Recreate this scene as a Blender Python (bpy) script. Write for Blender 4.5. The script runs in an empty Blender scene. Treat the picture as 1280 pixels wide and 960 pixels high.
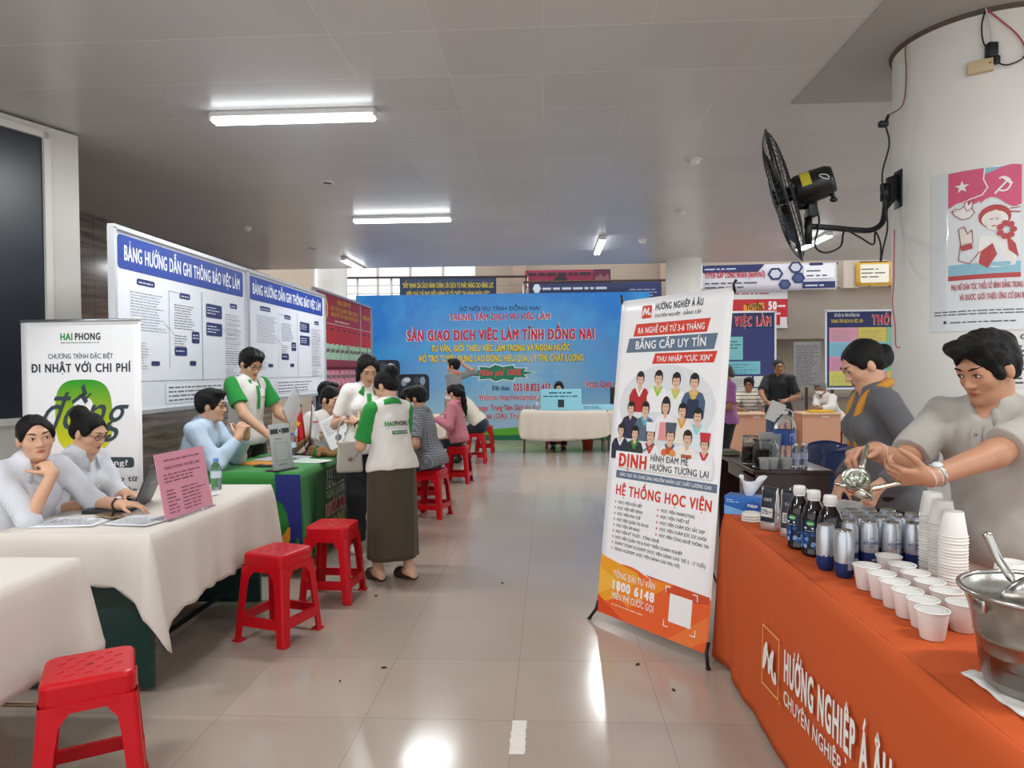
import bpy, bmesh, math, random, unicodedata
import numpy as np
from math import sin, cos, pi, radians, sqrt, atan2
from mathutils import Vector, Matrix

S = bpy.context.scene
COL = S.collection
# ---------------------------------------------------------------- camera
CAM_H = 1.47
cam_data = bpy.data.cameras.new('camera')
cam_data.sensor_fit = 'HORIZONTAL'; cam_data.sensor_width = 36.0
cam_data.lens = 875.0 / 1280.0 * 36.0
cam_data.clip_start = 0.05; cam_data.clip_end = 200
cam = bpy.data.objects.new('camera', cam_data); COL.objects.link(cam)
_yaw, _pitch, _roll = 0.0523, -0.01898, -0.0082
_f = Vector((-sin(_yaw) * cos(_pitch), cos(_yaw) * cos(_pitch), sin(_pitch)))
_r = Vector((cos(_yaw), sin(_yaw), 0)); _u = _r.cross(_f)
_r2 = _r * cos(_roll) + _u * sin(_roll); _u2 = -_r * sin(_roll) + _u * cos(_roll)
_m = Matrix((_r2, _u2, -_f)).transposed().to_4x4(); _m.translation = (0, 0, CAM_H)
cam.matrix_world = _m
S.camera = cam
# ---------------------------------------------------------------- view, world, light
S.view_settings.view_transform = 'Standard'; S.view_settings.look = 'None'
S.view_settings.gamma = 1.0; S.view_settings.use_curve_mapping = False
S.view_settings.exposure = 0.0
S.cycles.use_denoising = True
S.cycles.max_bounces = 8; S.cycles.diffuse_bounces = 4; S.cycles.glossy_bounces = 4
S.cycles.sample_clamp_indirect = 6.0
WORLD_STRENGTH = 1.5
LAMP_POWER = 46.0
world = bpy.data.worlds.new('daylight'); S.world = world; world.use_nodes = True
_nt = world.node_tree; _bg = _nt.nodes['Background']
_bg.inputs['Color'].default_value = (0.97, 0.985, 1.0, 1); _bg.inputs['Strength'].default_value = WORLD_STRENGTH
# ================================================================ helpers
def C(h):
    h = h.lstrip('#'); v = [int(h[i:i + 2], 16) / 255 for i in (0, 2, 4)]
    return tuple(((x + .055) / 1.055) ** 2.4 if x > .04045 else x / 12.92 for x in v) + (1,)
_mats = {}
def M(name, col='#888888', rough=.5, metal=0.0, emit=0, noise=0, nscale=20, bump=0, bscale=60, trans=0, ior=1.45, alpha=1, spec=.5, coat=0, nstretch=None, sheen=0):
    """a procedural principled material; noise varies the colour, bump the surface"""
    if name in _mats: return _mats[name]
    m = bpy.data.materials.new(name); m.use_nodes = True
    nt = m.node_tree; b = nt.nodes['Principled BSDF']
    c = C(col) if isinstance(col, str) else col
    b.inputs['Base Color'].default_value = c; b.inputs['Roughness'].default_value = rough
    b.inputs['Metallic'].default_value = metal; b.inputs['IOR'].default_value = ior
    b.inputs['Transmission Weight'].default_value = trans; b.inputs['Alpha'].default_value = alpha
    b.inputs['Specular IOR Level'].default_value = spec; b.inputs['Coat Weight'].default_value = coat
    b.inputs['Sheen Weight'].default_value = sheen
    m.diffuse_color = c
    if emit:
        b.inputs['Emission Color'].default_value = c; b.inputs['Emission Strength'].default_value = emit
    if noise or bump:
        tc = nt.nodes.new('ShaderNodeTexCoord'); src = tc.outputs['Object']
        if nstretch:
            mp = nt.nodes.new('ShaderNodeMapping'); mp.inputs['Scale'].default_value = nstretch
            nt.links.new(src, mp.inputs[0]); src = mp.outputs[0]
    if noise:
        n = nt.nodes.new('ShaderNodeTexNoise'); n.inputs['Scale'].default_value = nscale; n.inputs['Detail'].default_value = 4
        nt.links.new(src, n.inputs['Vector'])
        mx = nt.nodes.new('ShaderNodeMix'); mx.data_type = 'RGBA'
        mx.inputs[6].default_value = tuple(x * (1 - noise) for x in c[:3]) + (1,)
        mx.inputs[7].default_value = tuple(min(1, x * (1 + noise)) for x in c[:3]) + (1,)
        nt.links.new(n.outputs['Fac'], mx.inputs[0]); nt.links.new(mx.outputs[2], b.inputs['Base Color'])
    if bump:
        n2 = nt.nodes.new('ShaderNodeTexNoise'); n2.inputs['Scale'].default_value = bscale; n2.inputs['Detail'].default_value = 3
        nt.links.new(src, n2.inputs['Vector'])
        bp = nt.nodes.new('ShaderNodeBump'); bp.inputs['Strength'].default_value = bump; bp.inputs['Distance'].default_value = .01
        nt.links.new(n2.outputs['Fac'], bp.inputs['Height']); nt.links.new(bp.outputs[0], b.inputs['Normal'])
    _mats[name] = m
    return m
def node(nt, kind, **kw):
    n = nt.nodes.new(kind)
    for k, v in kw.items(): setattr(n, k, v)
    return n
def stripes(name, c1, c2, axis=0, freq=60, width=.5, axis2=None, freq2=0, rough=.8):
    """woven stripes or checks along object axes"""
    if name in _mats: return _mats[name]
    m = M(name, c1, rough); nt = m.node_tree; b = nt.nodes['Principled BSDF']
    tc = node(nt, 'ShaderNodeTexCoord'); sp = node(nt, 'ShaderNodeSeparateXYZ'); nt.links.new(tc.outputs['Object'], sp.inputs[0])
    def band(ax, fr):
        mu = node(nt, 'ShaderNodeMath', operation='MULTIPLY'); mu.inputs[1].default_value = fr; nt.links.new(sp.outputs[ax], mu.inputs[0])
        fr_ = node(nt, 'ShaderNodeMath', operation='FRACT'); nt.links.new(mu.outputs[0], fr_.inputs[0])
        gt = node(nt, 'ShaderNodeMath', operation='LESS_THAN'); gt.inputs[1].default_value = width; nt.links.new(fr_.outputs[0], gt.inputs[0])
        return gt.outputs[0]
    f = band(axis, freq)
    if axis2 is not None:
        ad = node(nt, 'ShaderNodeMath', operation='ADD'); nt.links.new(f, ad.inputs[0]); nt.links.new(band(axis2, freq2), ad.inputs[1])
        hf = node(nt, 'ShaderNodeMath', operation='MULTIPLY'); hf.inputs[1].default_value = .5; nt.links.new(ad.outputs[0], hf.inputs[0]); f = hf.outputs[0]
    mx = node(nt, 'ShaderNodeMix', data_type='RGBA'); mx.inputs[6].default_value = C(c1); mx.inputs[7].default_value = C(c2)
    nt.links.new(f, mx.inputs[0]); nt.links.new(mx.outputs[2], b.inputs['Base Color'])
    return m

def tag(o, label=None, cat=None, group=None, kind=None):
    if label: o['label'] = label
    if cat: o['category'] = cat
    if group: o['group'] = group
    if kind: o['kind'] = kind
    return o
def thing(name, label, cat, loc=(0, 0, 0), rz=0, group=None):
    o = bpy.data.objects.new(name, None); o.empty_display_size = .1; COL.objects.link(o)
    o.location = loc; o.rotation_euler = (0, 0, rz)
    return tag(o, label, cat, group)
def copy_tree(o, parent=None):
    c = o.copy(); COL.objects.link(c)
    if parent is not None: c.parent = parent
    for ch in list(o.children): copy_tree(ch, c)
    return c
ORD = ('first', 'second', 'third', 'fourth', 'fifth', 'sixth', 'seventh', 'eighth', 'ninth', 'tenth', 'eleventh', 'twelfth', 'thirteenth', 'fourteenth', 'fifteenth', 'sixteenth', 'seventeenth', 'eighteenth', 'nineteenth', 'twentieth', 'twenty-first', 'twenty-second', 'twenty-third', 'twenty-fourth')
def dup(o, loc, rz=0, label=None, group=None):
    c = copy_tree(o); c.location = loc; c.rotation_euler = (o.rotation_euler[0], o.rotation_euler[1], rz)
    if label: c['label'] = label
    if group: c['group'] = group
    return c
def mesh_obj(name, verts, faces, mats, parent=None, smooth=False, mi=None):
    me = bpy.data.meshes.new(name); me.from_pydata([tuple(v) for v in verts], [], [tuple(f) for f in faces])
    mats = mats if isinstance(mats, (list, tuple)) else [mats]
    for m in mats: me.materials.append(m)
    if mi is not None: me.polygons.foreach_set('material_index', np.asarray(mi, dtype=np.int32))
    if smooth: me.polygons.foreach_set('use_smooth', np.ones(len(me.polygons), dtype=bool))
    me.update()
    o = bpy.data.objects.new(name, me); COL.objects.link(o)
    if parent is not None: o.parent = parent
    return o
class MB:
    """collects shapes into one mesh"""
    def __init__(s): s.v = []; s.f = []; s.m = []; s.sm = []
    def add(s, vs, fs, mi=0, smooth=False):
        n = len(s.v); s.v += [tuple(v) for v in vs]; s.f += [tuple(i + n for i in f) for f in fs]
        s.m += [mi] * len(fs); s.sm += [smooth] * len(fs); return s
    def box(s, c, d, mi=0, bevel=0, rz=0, R=None, taper=(1, 1)):
        x, y, z = (q / 2 for q in d); tx, ty = taper
        if R is None: R = Matrix.Rotation(rz, 3, 'Z')
        c = Vector(c)
        if bevel:
            bm = bmesh.new(); bmesh.ops.create_cube(bm, size=1)
            for v in bm.verts:
                k = (tx, ty) if v.co.z > 0 else (1, 1)
                v.co = Vector((v.co.x * d[0] * k[0], v.co.y * d[1] * k[1], v.co.z * d[2]))
            bmesh.ops.bevel(bm, geom=list(bm.edges), offset=bevel, segments=2, affect='EDGES', profile=.6)
            bm.verts.index_update()
            s.add([c + R @ v.co for v in bm.verts], [[v.index for v in f.verts] for f in bm.faces], mi, True); bm.free(); return s
        p = [(-x, -y, -z), (x, -y, -z), (x, y, -z), (-x, y, -z), (-x * tx, -y * ty, z), (x * tx, -y * ty, z), (x * tx, y * ty, z), (-x * tx, y * ty, z)]
        return s.add([c + R @ Vector(q) for q in p], [(0, 3, 2, 1), (4, 5, 6, 7), (0, 1, 5, 4), (1, 2, 6, 5), (2, 3, 7, 6), (3, 0, 4, 7)], mi)
    def tube(s, pts, r, mi=0, seg=10, closed=False, cap=True, smooth=True):
        pts = [Vector(p) for p in pts]; n = len(pts)
        rr = r if isinstance(r, (list, tuple)) else [r] * n
        vs = []; fs = []; prev = None
        for i, p in enumerate(pts):
            a = pts[(i - 1) % n] if (closed or i > 0) else p; b = pts[(i + 1) % n] if (closed or i < n - 1) else p
            t = (b - a).normalized()
            if prev is None:
                u = t.orthogonal().normalized()
            else:
                u = (prev - t * prev.dot(t)); u = u.normalized() if u.length > 1e-6 else t.orthogonal().normalized()
            prev = u; w = t.cross(u)
            vs += [p + (u * cos(2 * pi * k / seg) + w * sin(2 * pi * k / seg)) * rr[i] for k in range(seg)]
        for i in range(n if closed else n - 1):
            j = (i + 1) % n
            for k in range(seg):
                l = (k + 1) % seg; fs.append((i * seg + k, i * seg + l, j * seg + l, j * seg + k))
        if cap and not closed:
            fs.append(tuple(range(seg))[::-1]); fs.append(tuple((n - 1) * seg + k for k in range(seg)))
        return s.add(vs, fs, mi, smooth)
    def lathe(s, prof, c=(0, 0, 0), seg=24, mi=0, R=None, smooth=True, mis=None):
        """prof: list of (radius, z)"""
        R = R or Matrix.Identity(3); c = Vector(c); vs = []; fs = []; ms = []
        for r, z in prof:
            vs += [c + R @ Vector((r * cos(2 * pi * k / seg), r * sin(2 * pi * k / seg), z)) for k in range(seg)]
        for i in range(len(prof) - 1):
            for k in range(seg):
                l = (k + 1) % seg; fs.append((i * seg + k, i * seg + l, (i + 1) * seg + l, (i + 1) * seg + k)); ms.append(mis[i] if mis else mi)
        n0 = len(s.f); s.add(vs, fs, mi, smooth); s.m[n0:] = ms
        return s
    def ell(s, c, r, mi=0, R=None, seg=16, rings=10):
        R = R or Matrix.Identity(3); c = Vector(c); vs = []; fs = []
        for i in range(rings + 1):
            a = pi * i / rings
            for k in range(seg):
                b = 2 * pi * k / seg
                vs.append(c + R @ Vector((r[0] * sin(a) * cos(b), r[1] * sin(a) * sin(b), r[2] * cos(a))))
        for i in range(rings):
            for k in range(seg):
                l = (k + 1) % seg; fs.append((i * seg + k, (i + 1) * seg + k, (i + 1) * seg + l, i * seg + l))
        return s.add(vs, fs, mi, True)
    def prism(s, poly, a, b, mi=0, axes=None):
        """extrude a 2-D polygon (in plane axes e0,e1) from a to b along e2"""
        e0, e1, e2 = axes or (Vector((1, 0, 0)), Vector((0, 1, 0)), Vector((0, 0, 1))); n = len(poly)
        vs = [e0 * p[0] + e1 * p[1] + e2 * a for p in poly] + [e0 * p[0] + e1 * p[1] + e2 * b for p in poly]
        fs = [tuple(range(n))[::-1], tuple(range(n, 2 * n))] + [(i, (i + 1) % n, n + (i + 1) % n, n + i) for i in range(n)]
        return s.add(vs, fs, mi)
    def build(s, name, mats, parent=None):
        o = mesh_obj(name, s.v, s.f, mats, parent, False, s.m)
        o.data.polygons.foreach_set('use_smooth', np.asarray(s.sm, dtype=bool))
        return o
def rrect(w, h, r, seg=4, cx=0, cy=0):
    out = []
    for (sx, sy, a0) in ((1, 1, 0), (-1, 1, 90), (-1, -1, 180), (1, -1, 270)):
        for k in range(seg + 1):
            a = radians(a0 + 90 * k / seg); out.append((cx + sx * (w / 2 - r) + r * cos(a), cy + sy * (h / 2 - r) + r * sin(a)))
    return out
def bez(pts, n=12):
    """Catmull-Rom through the points"""
    P = [Vector(p) for p in pts]; P = [P[0] * 2 - P[1]] + P + [P[-1] * 2 - P[-2]]; out = []
    for i in range(1, len(P) - 2):
        for k in range(n):
            t = k / n; a, b, c, d = P[i - 1:i + 3]
            out.append(.5 * ((2 * b) + (c - a) * t + (2 * a - 5 * b + 4 * c - d) * t * t + (3 * b - a - 3 * c + d) * t ** 3))
    return out + [P[-2]]

# ---------------------------------------------------------------- lettering
_glyph = {}
def _eval_text(body):
    c = bpy.data.curves.new('tmp', 'FONT'); c.body = body; c.size = 1; c.resolution_u = 3
    o = bpy.data.objects.new('tmp', c); COL.objects.link(o)
    dg = bpy.context.evaluated_depsgraph_get(); ev = o.evaluated_get(dg); me = ev.to_mesh()
    v = [(p.co.x, p.co.y) for p in me.vertices]; f = [tuple(p.vertices) for p in me.polygons]
    ev.to_mesh_clear(); bpy.data.objects.remove(o); bpy.data.curves.remove(c)
    return v, f
def _w(body):
    v, _ = _eval_text(body); return max(p[0] for p in v) if v else 0
_HH = None; CAP = .69
def glyph(ch):
    global _HH, CAP
    if _HH is None:
        v, _ = _eval_text('H'); CAP = max(p[1] for p in v); _HH = _w('HH')
    if ch not in _glyph:
        if ch == ' ': _glyph[ch] = ([], [], .3)
        else:
            v, f = _eval_text(ch); _glyph[ch] = (v, f, _w('H' + ch + 'H') - _HH)
    return _glyph[ch]
def _mark(mk, cx, top, up, t):
    """polygons of a Vietnamese diacritic at (cx, top)"""
    q = lambda x0, y0, x1, y1, w: _seg((cx + x0, top + y0), (cx + x1, top + y1), w)
    if mk == '\u0301': return [q(-.04, .05, .09, .2, t)]
    if mk == '\u0300': return [q(.04, .05, -.09, .2, t)]
    if mk == '\u0302': return [q(-.15, .05, 0, .17, t), q(0, .17, .15, .05, t)]
    if mk == '\u0306': return [q(-.14, .17, -.06, .07, t), q(-.06, .07, .06, .07, t), q(.06, .07, .14, .17, t)]
    if mk == '\u0303': return [q(-.15, .08, -.06, .15, t), q(-.06, .15, .06, .08, t), q(.06, .08, .15, .15, t)]
    if mk == '\u0309': return [q(-.05, .2, .05, .2, t), q(.05, .2, .05, .12, t), q(.05, .12, 0, .05, t)]
    if mk == '\u0323': return [[(cx - .055, -.2), (cx + .055, -.2), (cx + .055, -.1), (cx - .055, -.1)]]
    return []
def _seg(a, b, w):
    dx, dy = b[0] - a[0], b[1] - a[1]; l = sqrt(dx * dx + dy * dy) or 1; nx, ny = -dy / l * w / 2, dx / l * w / 2
    ex, ey = dx / l * w * .3, dy / l * w * .3
    return [(a[0] - ex - nx, a[1] - ey - ny), (b[0] + ex - nx, b[1] + ey - ny), (b[0] + ex + nx, b[1] + ey + ny), (a[0] - ex + nx, a[1] - ey + ny)]
def text_polys(body, bold=0.0, track=0.0):
    """(verts, faces, width) at cap height 1"""
    V = []; F = []; x = 0.0
    glyph('H'); k = 1 / CAP
    for ch in body:
        base = ch; marks = ''
        if ch == 'Đ': base = 'D'
        elif ch == 'đ': base = 'd'
        else:
            d = unicodedata.normalize('NFD', ch); base = d[0]; marks = d[1:]
        v, f, adv = glyph(base)
        polys = []
        if v:
            xs = [p[0] for p in v]; ys = [p[1] for p in v]; cx = (min(xs) + max(xs)) / 2; top = max(ys); up = top > .6
            t = .075 + bold * 1.1
            if ch == 'Đ': polys.append([(min(xs) - .08, CAP * .46), (min(xs) + .24, CAP * .46), (min(xs) + .24, CAP * .46 + t), (min(xs) - .08, CAP * .46 + t)])
            if ch == 'đ': polys.append([(max(xs) - .3, .53), (max(xs) + .09, .53), (max(xs) + .09, .53 + t), (max(xs) - .3, .53 + t)])
            tt = top; off = 0
            for mk in ('\u0302', '\u0306'):
                if mk in marks: polys += _mark(mk, cx, tt, up, t); tt += .13; off = .03
            for mk in marks:
                if mk == '\u031b':
                    polys += [_seg((max(xs) - .08, top - .05), (max(xs) + .06, top + .02), t), _seg((max(xs) + .06, top + .02), (max(xs) + .07, top + .13), t)]
                elif mk not in '\u0302\u0306': polys += _mark(mk, cx + off, tt, up, t)
            offs = [(0, 0)]
            if bold: offs = [(-bold, -bold * .5), (bold, -bold * .5), (-bold, bold * .5), (bold, bold * .5), (0, 0)]
            for q_, (ox, oy) in enumerate(offs):
                n = len(V); V += [((x + p[0] + ox + bold) * k, (p[1] + oy) * k, q_) for p in v]; F += [tuple(i + n for i in q) for q in f]
        for pl in polys:
            q_ = 5 + (len(V) % 4); n = len(V); V += [((x + p[0] + bold) * k, p[1] * k, q_) for p in pl]; F.append(tuple(range(n, n + len(pl))))
        x += adv + bold * 2 + track
    return V, F, x * k
class Print:
    """flat printing on a surface: fn(u, v, lift) -> point; u to the right, v up, metres"""
    def __init__(s, fn, step=.0007): s.fn = fn; s.art = MB(); s.txt = MB(); s.mats = []; s.step = step; s.tm = []
    def mi(s, m, text=False):
        L = s.tm if text else s.mats
        if m not in L: L.append(m)
        return L.index(m)
    def poly(s, pts, m, lay=1):
        s.n = (getattr(s, 'n', 0) + 1) % 30; lay += s.n * .018
        s.art.add([s.fn(p[0], p[1], lay * s.step) for p in pts], [tuple(range(len(pts)))], s.mi(m)); return s
    def fan(s, c, pts, m, lay=1):
        s.n = (getattr(s, 'n', 0) + 1) % 30; lay += s.n * .018
        n = len(pts); s.art.add([s.fn(c[0], c[1], lay * s.step)] + [s.fn(p[0], p[1], lay * s.step) for p in pts], [(0, 1 + i, 1 + (i + 1) % n) for i in range(n)], s.mi(m)); return s
    def rect(s, x0, y0, x1, y1, m, lay=1, nx=1, ny=1):
        vs = [s.fn(x0 + (x1 - x0) * i / nx, y0 + (y1 - y0) * j / ny, lay * s.step) for j in range(ny + 1) for i in range(nx + 1)]
        fs = [(j * (nx + 1) + i, j * (nx + 1) + i + 1, (j + 1) * (nx + 1) + i + 1, (j + 1) * (nx + 1) + i) for j in range(ny) for i in range(nx)]
        s.art.add(vs, fs, s.mi(m)); return s
    def rrect(s, x0, y0, x1, y1, r, m, lay=1):
        return s.poly(rrect(x1 - x0, y1 - y0, r, 3, (x0 + x1) / 2, (y0 + y1) / 2), m, lay)
    def ell(s, cx, cy, rx, ry, m, lay=1, seg=18, a0=0, a1=360):
        full = a1 - a0 >= 360; n = seg
        pts = [(cx + rx * cos(radians(a0 + (a1 - a0) * k / n)), cy + ry * sin(radians(a0 + (a1 - a0) * k / n))) for k in range(n if full else n + 1)]
        return s.poly(pts, m, lay)
    def line(s, pts, w, m, lay=1):
        for a, b in zip(pts[:-1], pts[1:]): s.poly(_seg(a, b, w), m, lay)
        return s
    def text(s, body, x, y, h, m, width=None, align='l', bold=.0, lay=2, shear=0, slope=0, xs=1.0, track=0):
        V, F, w = text_polys(body, bold, track)
        kx = (width / w) if width else h * xs
        W = w * kx; ox = x - (W / 2 if align == 'c' else W if align == 'r' else 0)
        pts = []
        for a, b, q_ in V:
            px = a * kx + b * h * shear; pts.append((ox + px, y + b * h + slope * px, q_))
        s.txt.add([s.fn(p[0], p[1], (lay + p[2] * .08) * s.step) for p in pts], F, s.mi(m, True)); return W
    def bars(s, x0, y0, x1, y1, m, lh=.02, fill=.45, seed=1, lay=1, ragged=.35):
        """a block of print too small to read: rows of word-length dashes"""
        rnd = random.Random(seed); y = y1 - lh
        while y > y0:
            x = x0; end = x1 - (x1 - x0) * ragged * rnd.random()
            while x < end - lh * .5:
                w = min(lh * rnd.uniform(.8, 3.2), end - x); s.poly([(x, y), (x + w, y), (x + w, y + lh * fill), (x, y + lh * fill)], m, lay); x += w + lh * .45
            y -= lh
        return s
    def build(s, parent, art='artwork', txt='lettering'):
        if s.art.f: s.art.build(art, s.mats, parent)
        if s.txt.f: s.txt.build(txt, s.tm, parent)
def flat(o, r, u):
    """print mapping onto a plane: origin o, right r, up u"""
    o, r, u = Vector(o), Vector(r).normalized(), Vector(u).normalized(); n = r.cross(u)
    return lambda a, b, l: o + r * a + u * b + n * l
# ================================================================ solid fields: people, clothing, soft things
def vdot(P, v): return P[0] * v[0] + P[1] * v[1] + P[2] * v[2]
class Field:
    def __init__(s, h): s.h = h; s.ops = []
    def e(s, c, r, R=None, k=.02, op='+'):
        c = np.asarray(c, float); R = np.eye(3) if R is None else np.asarray(R, float); r = np.asarray(r, float)
        ext = np.sqrt(((R * r) ** 2).sum(1)); s.ops.append((op, k, c - ext, c + ext, ('e', c, r, R))); return s
    def c(s, a, b, ra, rb, k=.02, op='+', cut0=False, cut1=False, flat=None):
        a = np.asarray(a, float); b = np.asarray(b, float); m = max(ra, rb)
        s.ops.append((op, k, np.minimum(a, b) - m, np.maximum(a, b) + m, ('c', a, b, ra, rb, cut0, cut1))); return s
    def plane(s, p, n, k=.004):
        """keep the side the normal points away from"""
        s.ops.append(('cut', k, None, None, ('p', np.asarray(p, float), np.asarray(n, float)))); return s
    @staticmethod
    def dist(pr, P):
        if pr[0] == 'e':
            _, c, r, R = pr; Q = [P[i] - c[i] for i in range(3)]
            q = [Q[0] * R[0][j] + Q[1] * R[1][j] + Q[2] * R[2][j] for j in range(3)]
            k0 = np.sqrt(sum((q[j] / r[j]) ** 2 for j in range(3))); k1 = np.sqrt(sum((q[j] / r[j] ** 2) ** 2 for j in range(3))) + 1e-9
            return k0 * (k0 - 1) / k1
        if pr[0] == 'c':
            _, a, b, ra, rb, c0, c1 = pr; ab = b - a; L2 = float(ab @ ab) + 1e-12
            Q = [P[i] - a[i] for i in range(3)]; t = vdot(Q, ab) / L2; tc = np.clip(t, 0, 1)
            d = np.sqrt(sum((Q[i] - ab[i] * tc) ** 2 for i in range(3))) - (ra + (rb - ra) * tc)
            L = sqrt(L2)
            if c1: d = np.maximum(d, (t - 1) * L)
            if c0: d = np.maximum(d, -t * L)
            return d
        _, p, n = pr
        return vdot([P[i] - p[i] for i in range(3)], n)
    def at(s, pts):
        P = [pts[:, 0], pts[:, 1], pts[:, 2]]; D = np.full(len(pts), 1e3)
        for op, k, lo, hi, pr in s.ops: D = s.comb(D, s.dist(pr, P), op, k)
        return D
    @staticmethod
    def comb(A, d, op, k):
        if op == '+':
            h = np.maximum(k - np.abs(A - d), 0) / k; return np.minimum(A, d) - h * h * k * .25
        if op == '-': d = -d
        h = np.maximum(k - np.abs(A - d), 0) / k; return np.maximum(A, d) + h * h * k * .25
    def mesh(s, wr=0, wf=28., seed=0):
        h = s.h; add = [o for o in s.ops if o[0] == '+']
        lo = np.min([o[2] for o in add], 0) - 4 * h - 2 * wr; hi = np.max([o[3] for o in add], 0) + 4 * h + 2 * wr
        n = np.ceil((hi - lo) / h).astype(int) + 1
        ax = [(lo[i] + h * np.arange(n[i])).astype(np.float32) for i in range(3)]
        D = np.full(n, 1e3, np.float32)
        for op, k, a, b, pr in s.ops:
            if a is None: sl = [slice(0, n[i]) for i in range(3)]
            else:
                m = k + 3 * h + 2 * wr
                sl = [slice(max(0, int((a[i] - m - lo[i]) / h)), min(n[i], int((b[i] + m - lo[i]) / h) + 2)) for i in range(3)]
                if any(q.stop <= q.start for q in sl): continue
            P = [ax[0][sl[0]][:, None, None], ax[1][sl[1]][None, :, None], ax[2][sl[2]][None, None, :]]
            sub = D[tuple(sl)]; sub[...] = s.comb(sub, s.dist(pr, P), op, k)
        if wr:
            rs = np.random.RandomState(seed); X, Y, Z = ax[0][:, None, None], ax[1][None, :, None], ax[2][None, None, :]
            for q in range(4):
                kv = rs.normal(size=3) * wf * (1, .9, .55); ph = rs.uniform(0, 6.28, 2); kv2 = rs.normal(size=3) * wf * .45
                D += wr * .25 * (-1 + np.sin(kv[0] * X + kv[1] * Y + kv[2] * Z + ph[0] + 1.6 * np.sin(kv2[0] * X + kv2[1] * Y + kv2[2] * Z + ph[1]))).astype(np.float32)
        return nets(D, lo, h)
def nets(D, lo, h):
    """naive surface nets"""
    I = D < 0; n = np.array(D.shape)
    cs = np.zeros(n - 1, np.int8)
    for dx in (0, 1):
        for dy in (0, 1):
            for dz in (0, 1): cs += I[dx:n[0] - 1 + dx, dy:n[1] - 1 + dy, dz:n[2] - 1 + dz]
    act = np.argwhere((cs > 0) & (cs < 8)); idx = np.full(n - 1, -1, np.int32); idx[tuple(act.T)] = np.arange(len(act))
    acc = np.zeros((len(act), 3)); cnt = np.zeros(len(act))
    for a in range(3):
        o1, o2 = [i for i in range(3) if i != a]
        for i in (0, 1):
            for j in (0, 1):
                p = act.copy(); p[:, o1] += i; p[:, o2] += j; q = p.copy(); q[:, a] += 1
                d0 = D[tuple(p.T)]; d1 = D[tuple(q.T)]; m = (d0 < 0) != (d1 < 0)
                t = np.where(m, d0 / np.where(m, d0 - d1, 1), 0); pos = p.astype(float); pos[:, a] += t
                acc[m] += pos[m]; cnt[m] += 1
    V = lo + h * acc / cnt[:, None]
    F = []
    for a in range(3):
        o1, o2 = [i for i in range(3) if i != a]
        s0 = [slice(None)] * 3; s1 = [slice(None)] * 3; s0[a] = slice(0, n[a] - 1); s1[a] = slice(1, n[a])
        A, B = I[tuple(s0)], I[tuple(s1)]
        e = np.argwhere(A != B); keep = (e[:, o1] > 0) & (e[:, o2] > 0) & (e[:, o1] < n[o1] - 1) & (e[:, o2] < n[o2] - 1); e = e[keep]
        ins = A[tuple(e.T)]
        c = []
        for di, dj in ((-1, -1), (0, -1), (0, 0), (-1, 0)):
            q = e.copy(); q[:, o1] += di; q[:, o2] += dj; c.append(idx[tuple(q.T)])
        c = np.stack(c, 1); flip = ins if a != 1 else ~ins
        c = np.where(flip[:, None], c, c[:, ::-1]); F.append(c)
    F = np.concatenate(F)
    # one relaxing pass
    for _ in range(1):
        sm = np.zeros_like(V); ct = np.zeros(len(V))
        for i in range(4):
            np.add.at(sm, F[:, i], V[F[:, (i + 1) % 4]]); np.add.at(ct, F[:, i], 1)
        V = V * .5 + .5 * sm / np.maximum(ct, 1)[:, None]
    return V, F
def np_mesh(name, V, F, mats, parent=None, mi=None):
    me = bpy.data.meshes.new(name)
    me.vertices.add(len(V)); me.vertices.foreach_set('co', np.asarray(V, np.float32).ravel())
    me.loops.add(F.size); me.loops.foreach_set('vertex_index', F.astype(np.int32).ravel())
    me.polygons.add(len(F)); me.polygons.foreach_set('loop_start', np.arange(0, F.size, 4, dtype=np.int32))
    me.polygons.foreach_set('loop_total', np.full(len(F), 4, np.int32)); me.update(calc_edges=True); me.validate()
    for m in (mats if isinstance(mats, (list, tuple)) else [mats]): me.materials.append(m)
    if mi is not None: me.polygons.foreach_set('material_index', np.asarray(mi, np.int32))
    me.polygons.foreach_set('use_smooth', np.ones(len(me.polygons), bool))
    o = bpy.data.objects.new(name, me); COL.objects.link(o)
    if parent is not None: o.parent = parent
    return o
def rot(ax, deg):
    return np.array(Matrix.Rotation(radians(deg), 3, ax))
def unit(v): v = np.asarray(v, float); return v / (np.linalg.norm(v) + 1e-12)
def ik(a, t, l1, l2, pole):
    a = np.asarray(a, float); t = np.asarray(t, float); d = t - a; L = np.linalg.norm(d)
    if L > (l1 + l2) * .998: t = a + d / L * (l1 + l2) * .998; d = t - a; L = np.linalg.norm(d)
    x = (l1 * l1 - l2 * l2 + L * L) / (2 * L); h = sqrt(max(l1 * l1 - x * x, 0)); n = d / L
    p = np.asarray(pole, float); p = unit(p - n * (p @ n)); return a + n * x + p * h, t
SKIN = {'light': '#cfa183', 'mid': '#b58467', 'tan': '#95684d'}
def skin_mat(k):
    n = 'skin_' + k
    if n in _mats: return _mats[n]
    m = M(n, SKIN[k], .45, noise=.07, nscale=14, bump=.05, bscale=180); nt = m.node_tree; b = nt.nodes['Principled BSDF']
    src = b.inputs['Base Color'].links[0].from_socket; at = node(nt, 'ShaderNodeAttribute', attribute_name='lip')
    mx = node(nt, 'ShaderNodeMix', data_type='RGBA'); mx.inputs[7].default_value = C('#9c4a44')
    nt.links.new(at.outputs['Fac'], mx.inputs[0]); nt.links.new(src, mx.inputs[6]); nt.links.new(mx.outputs[2], b.inputs['Base Color'])
    return m
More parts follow.
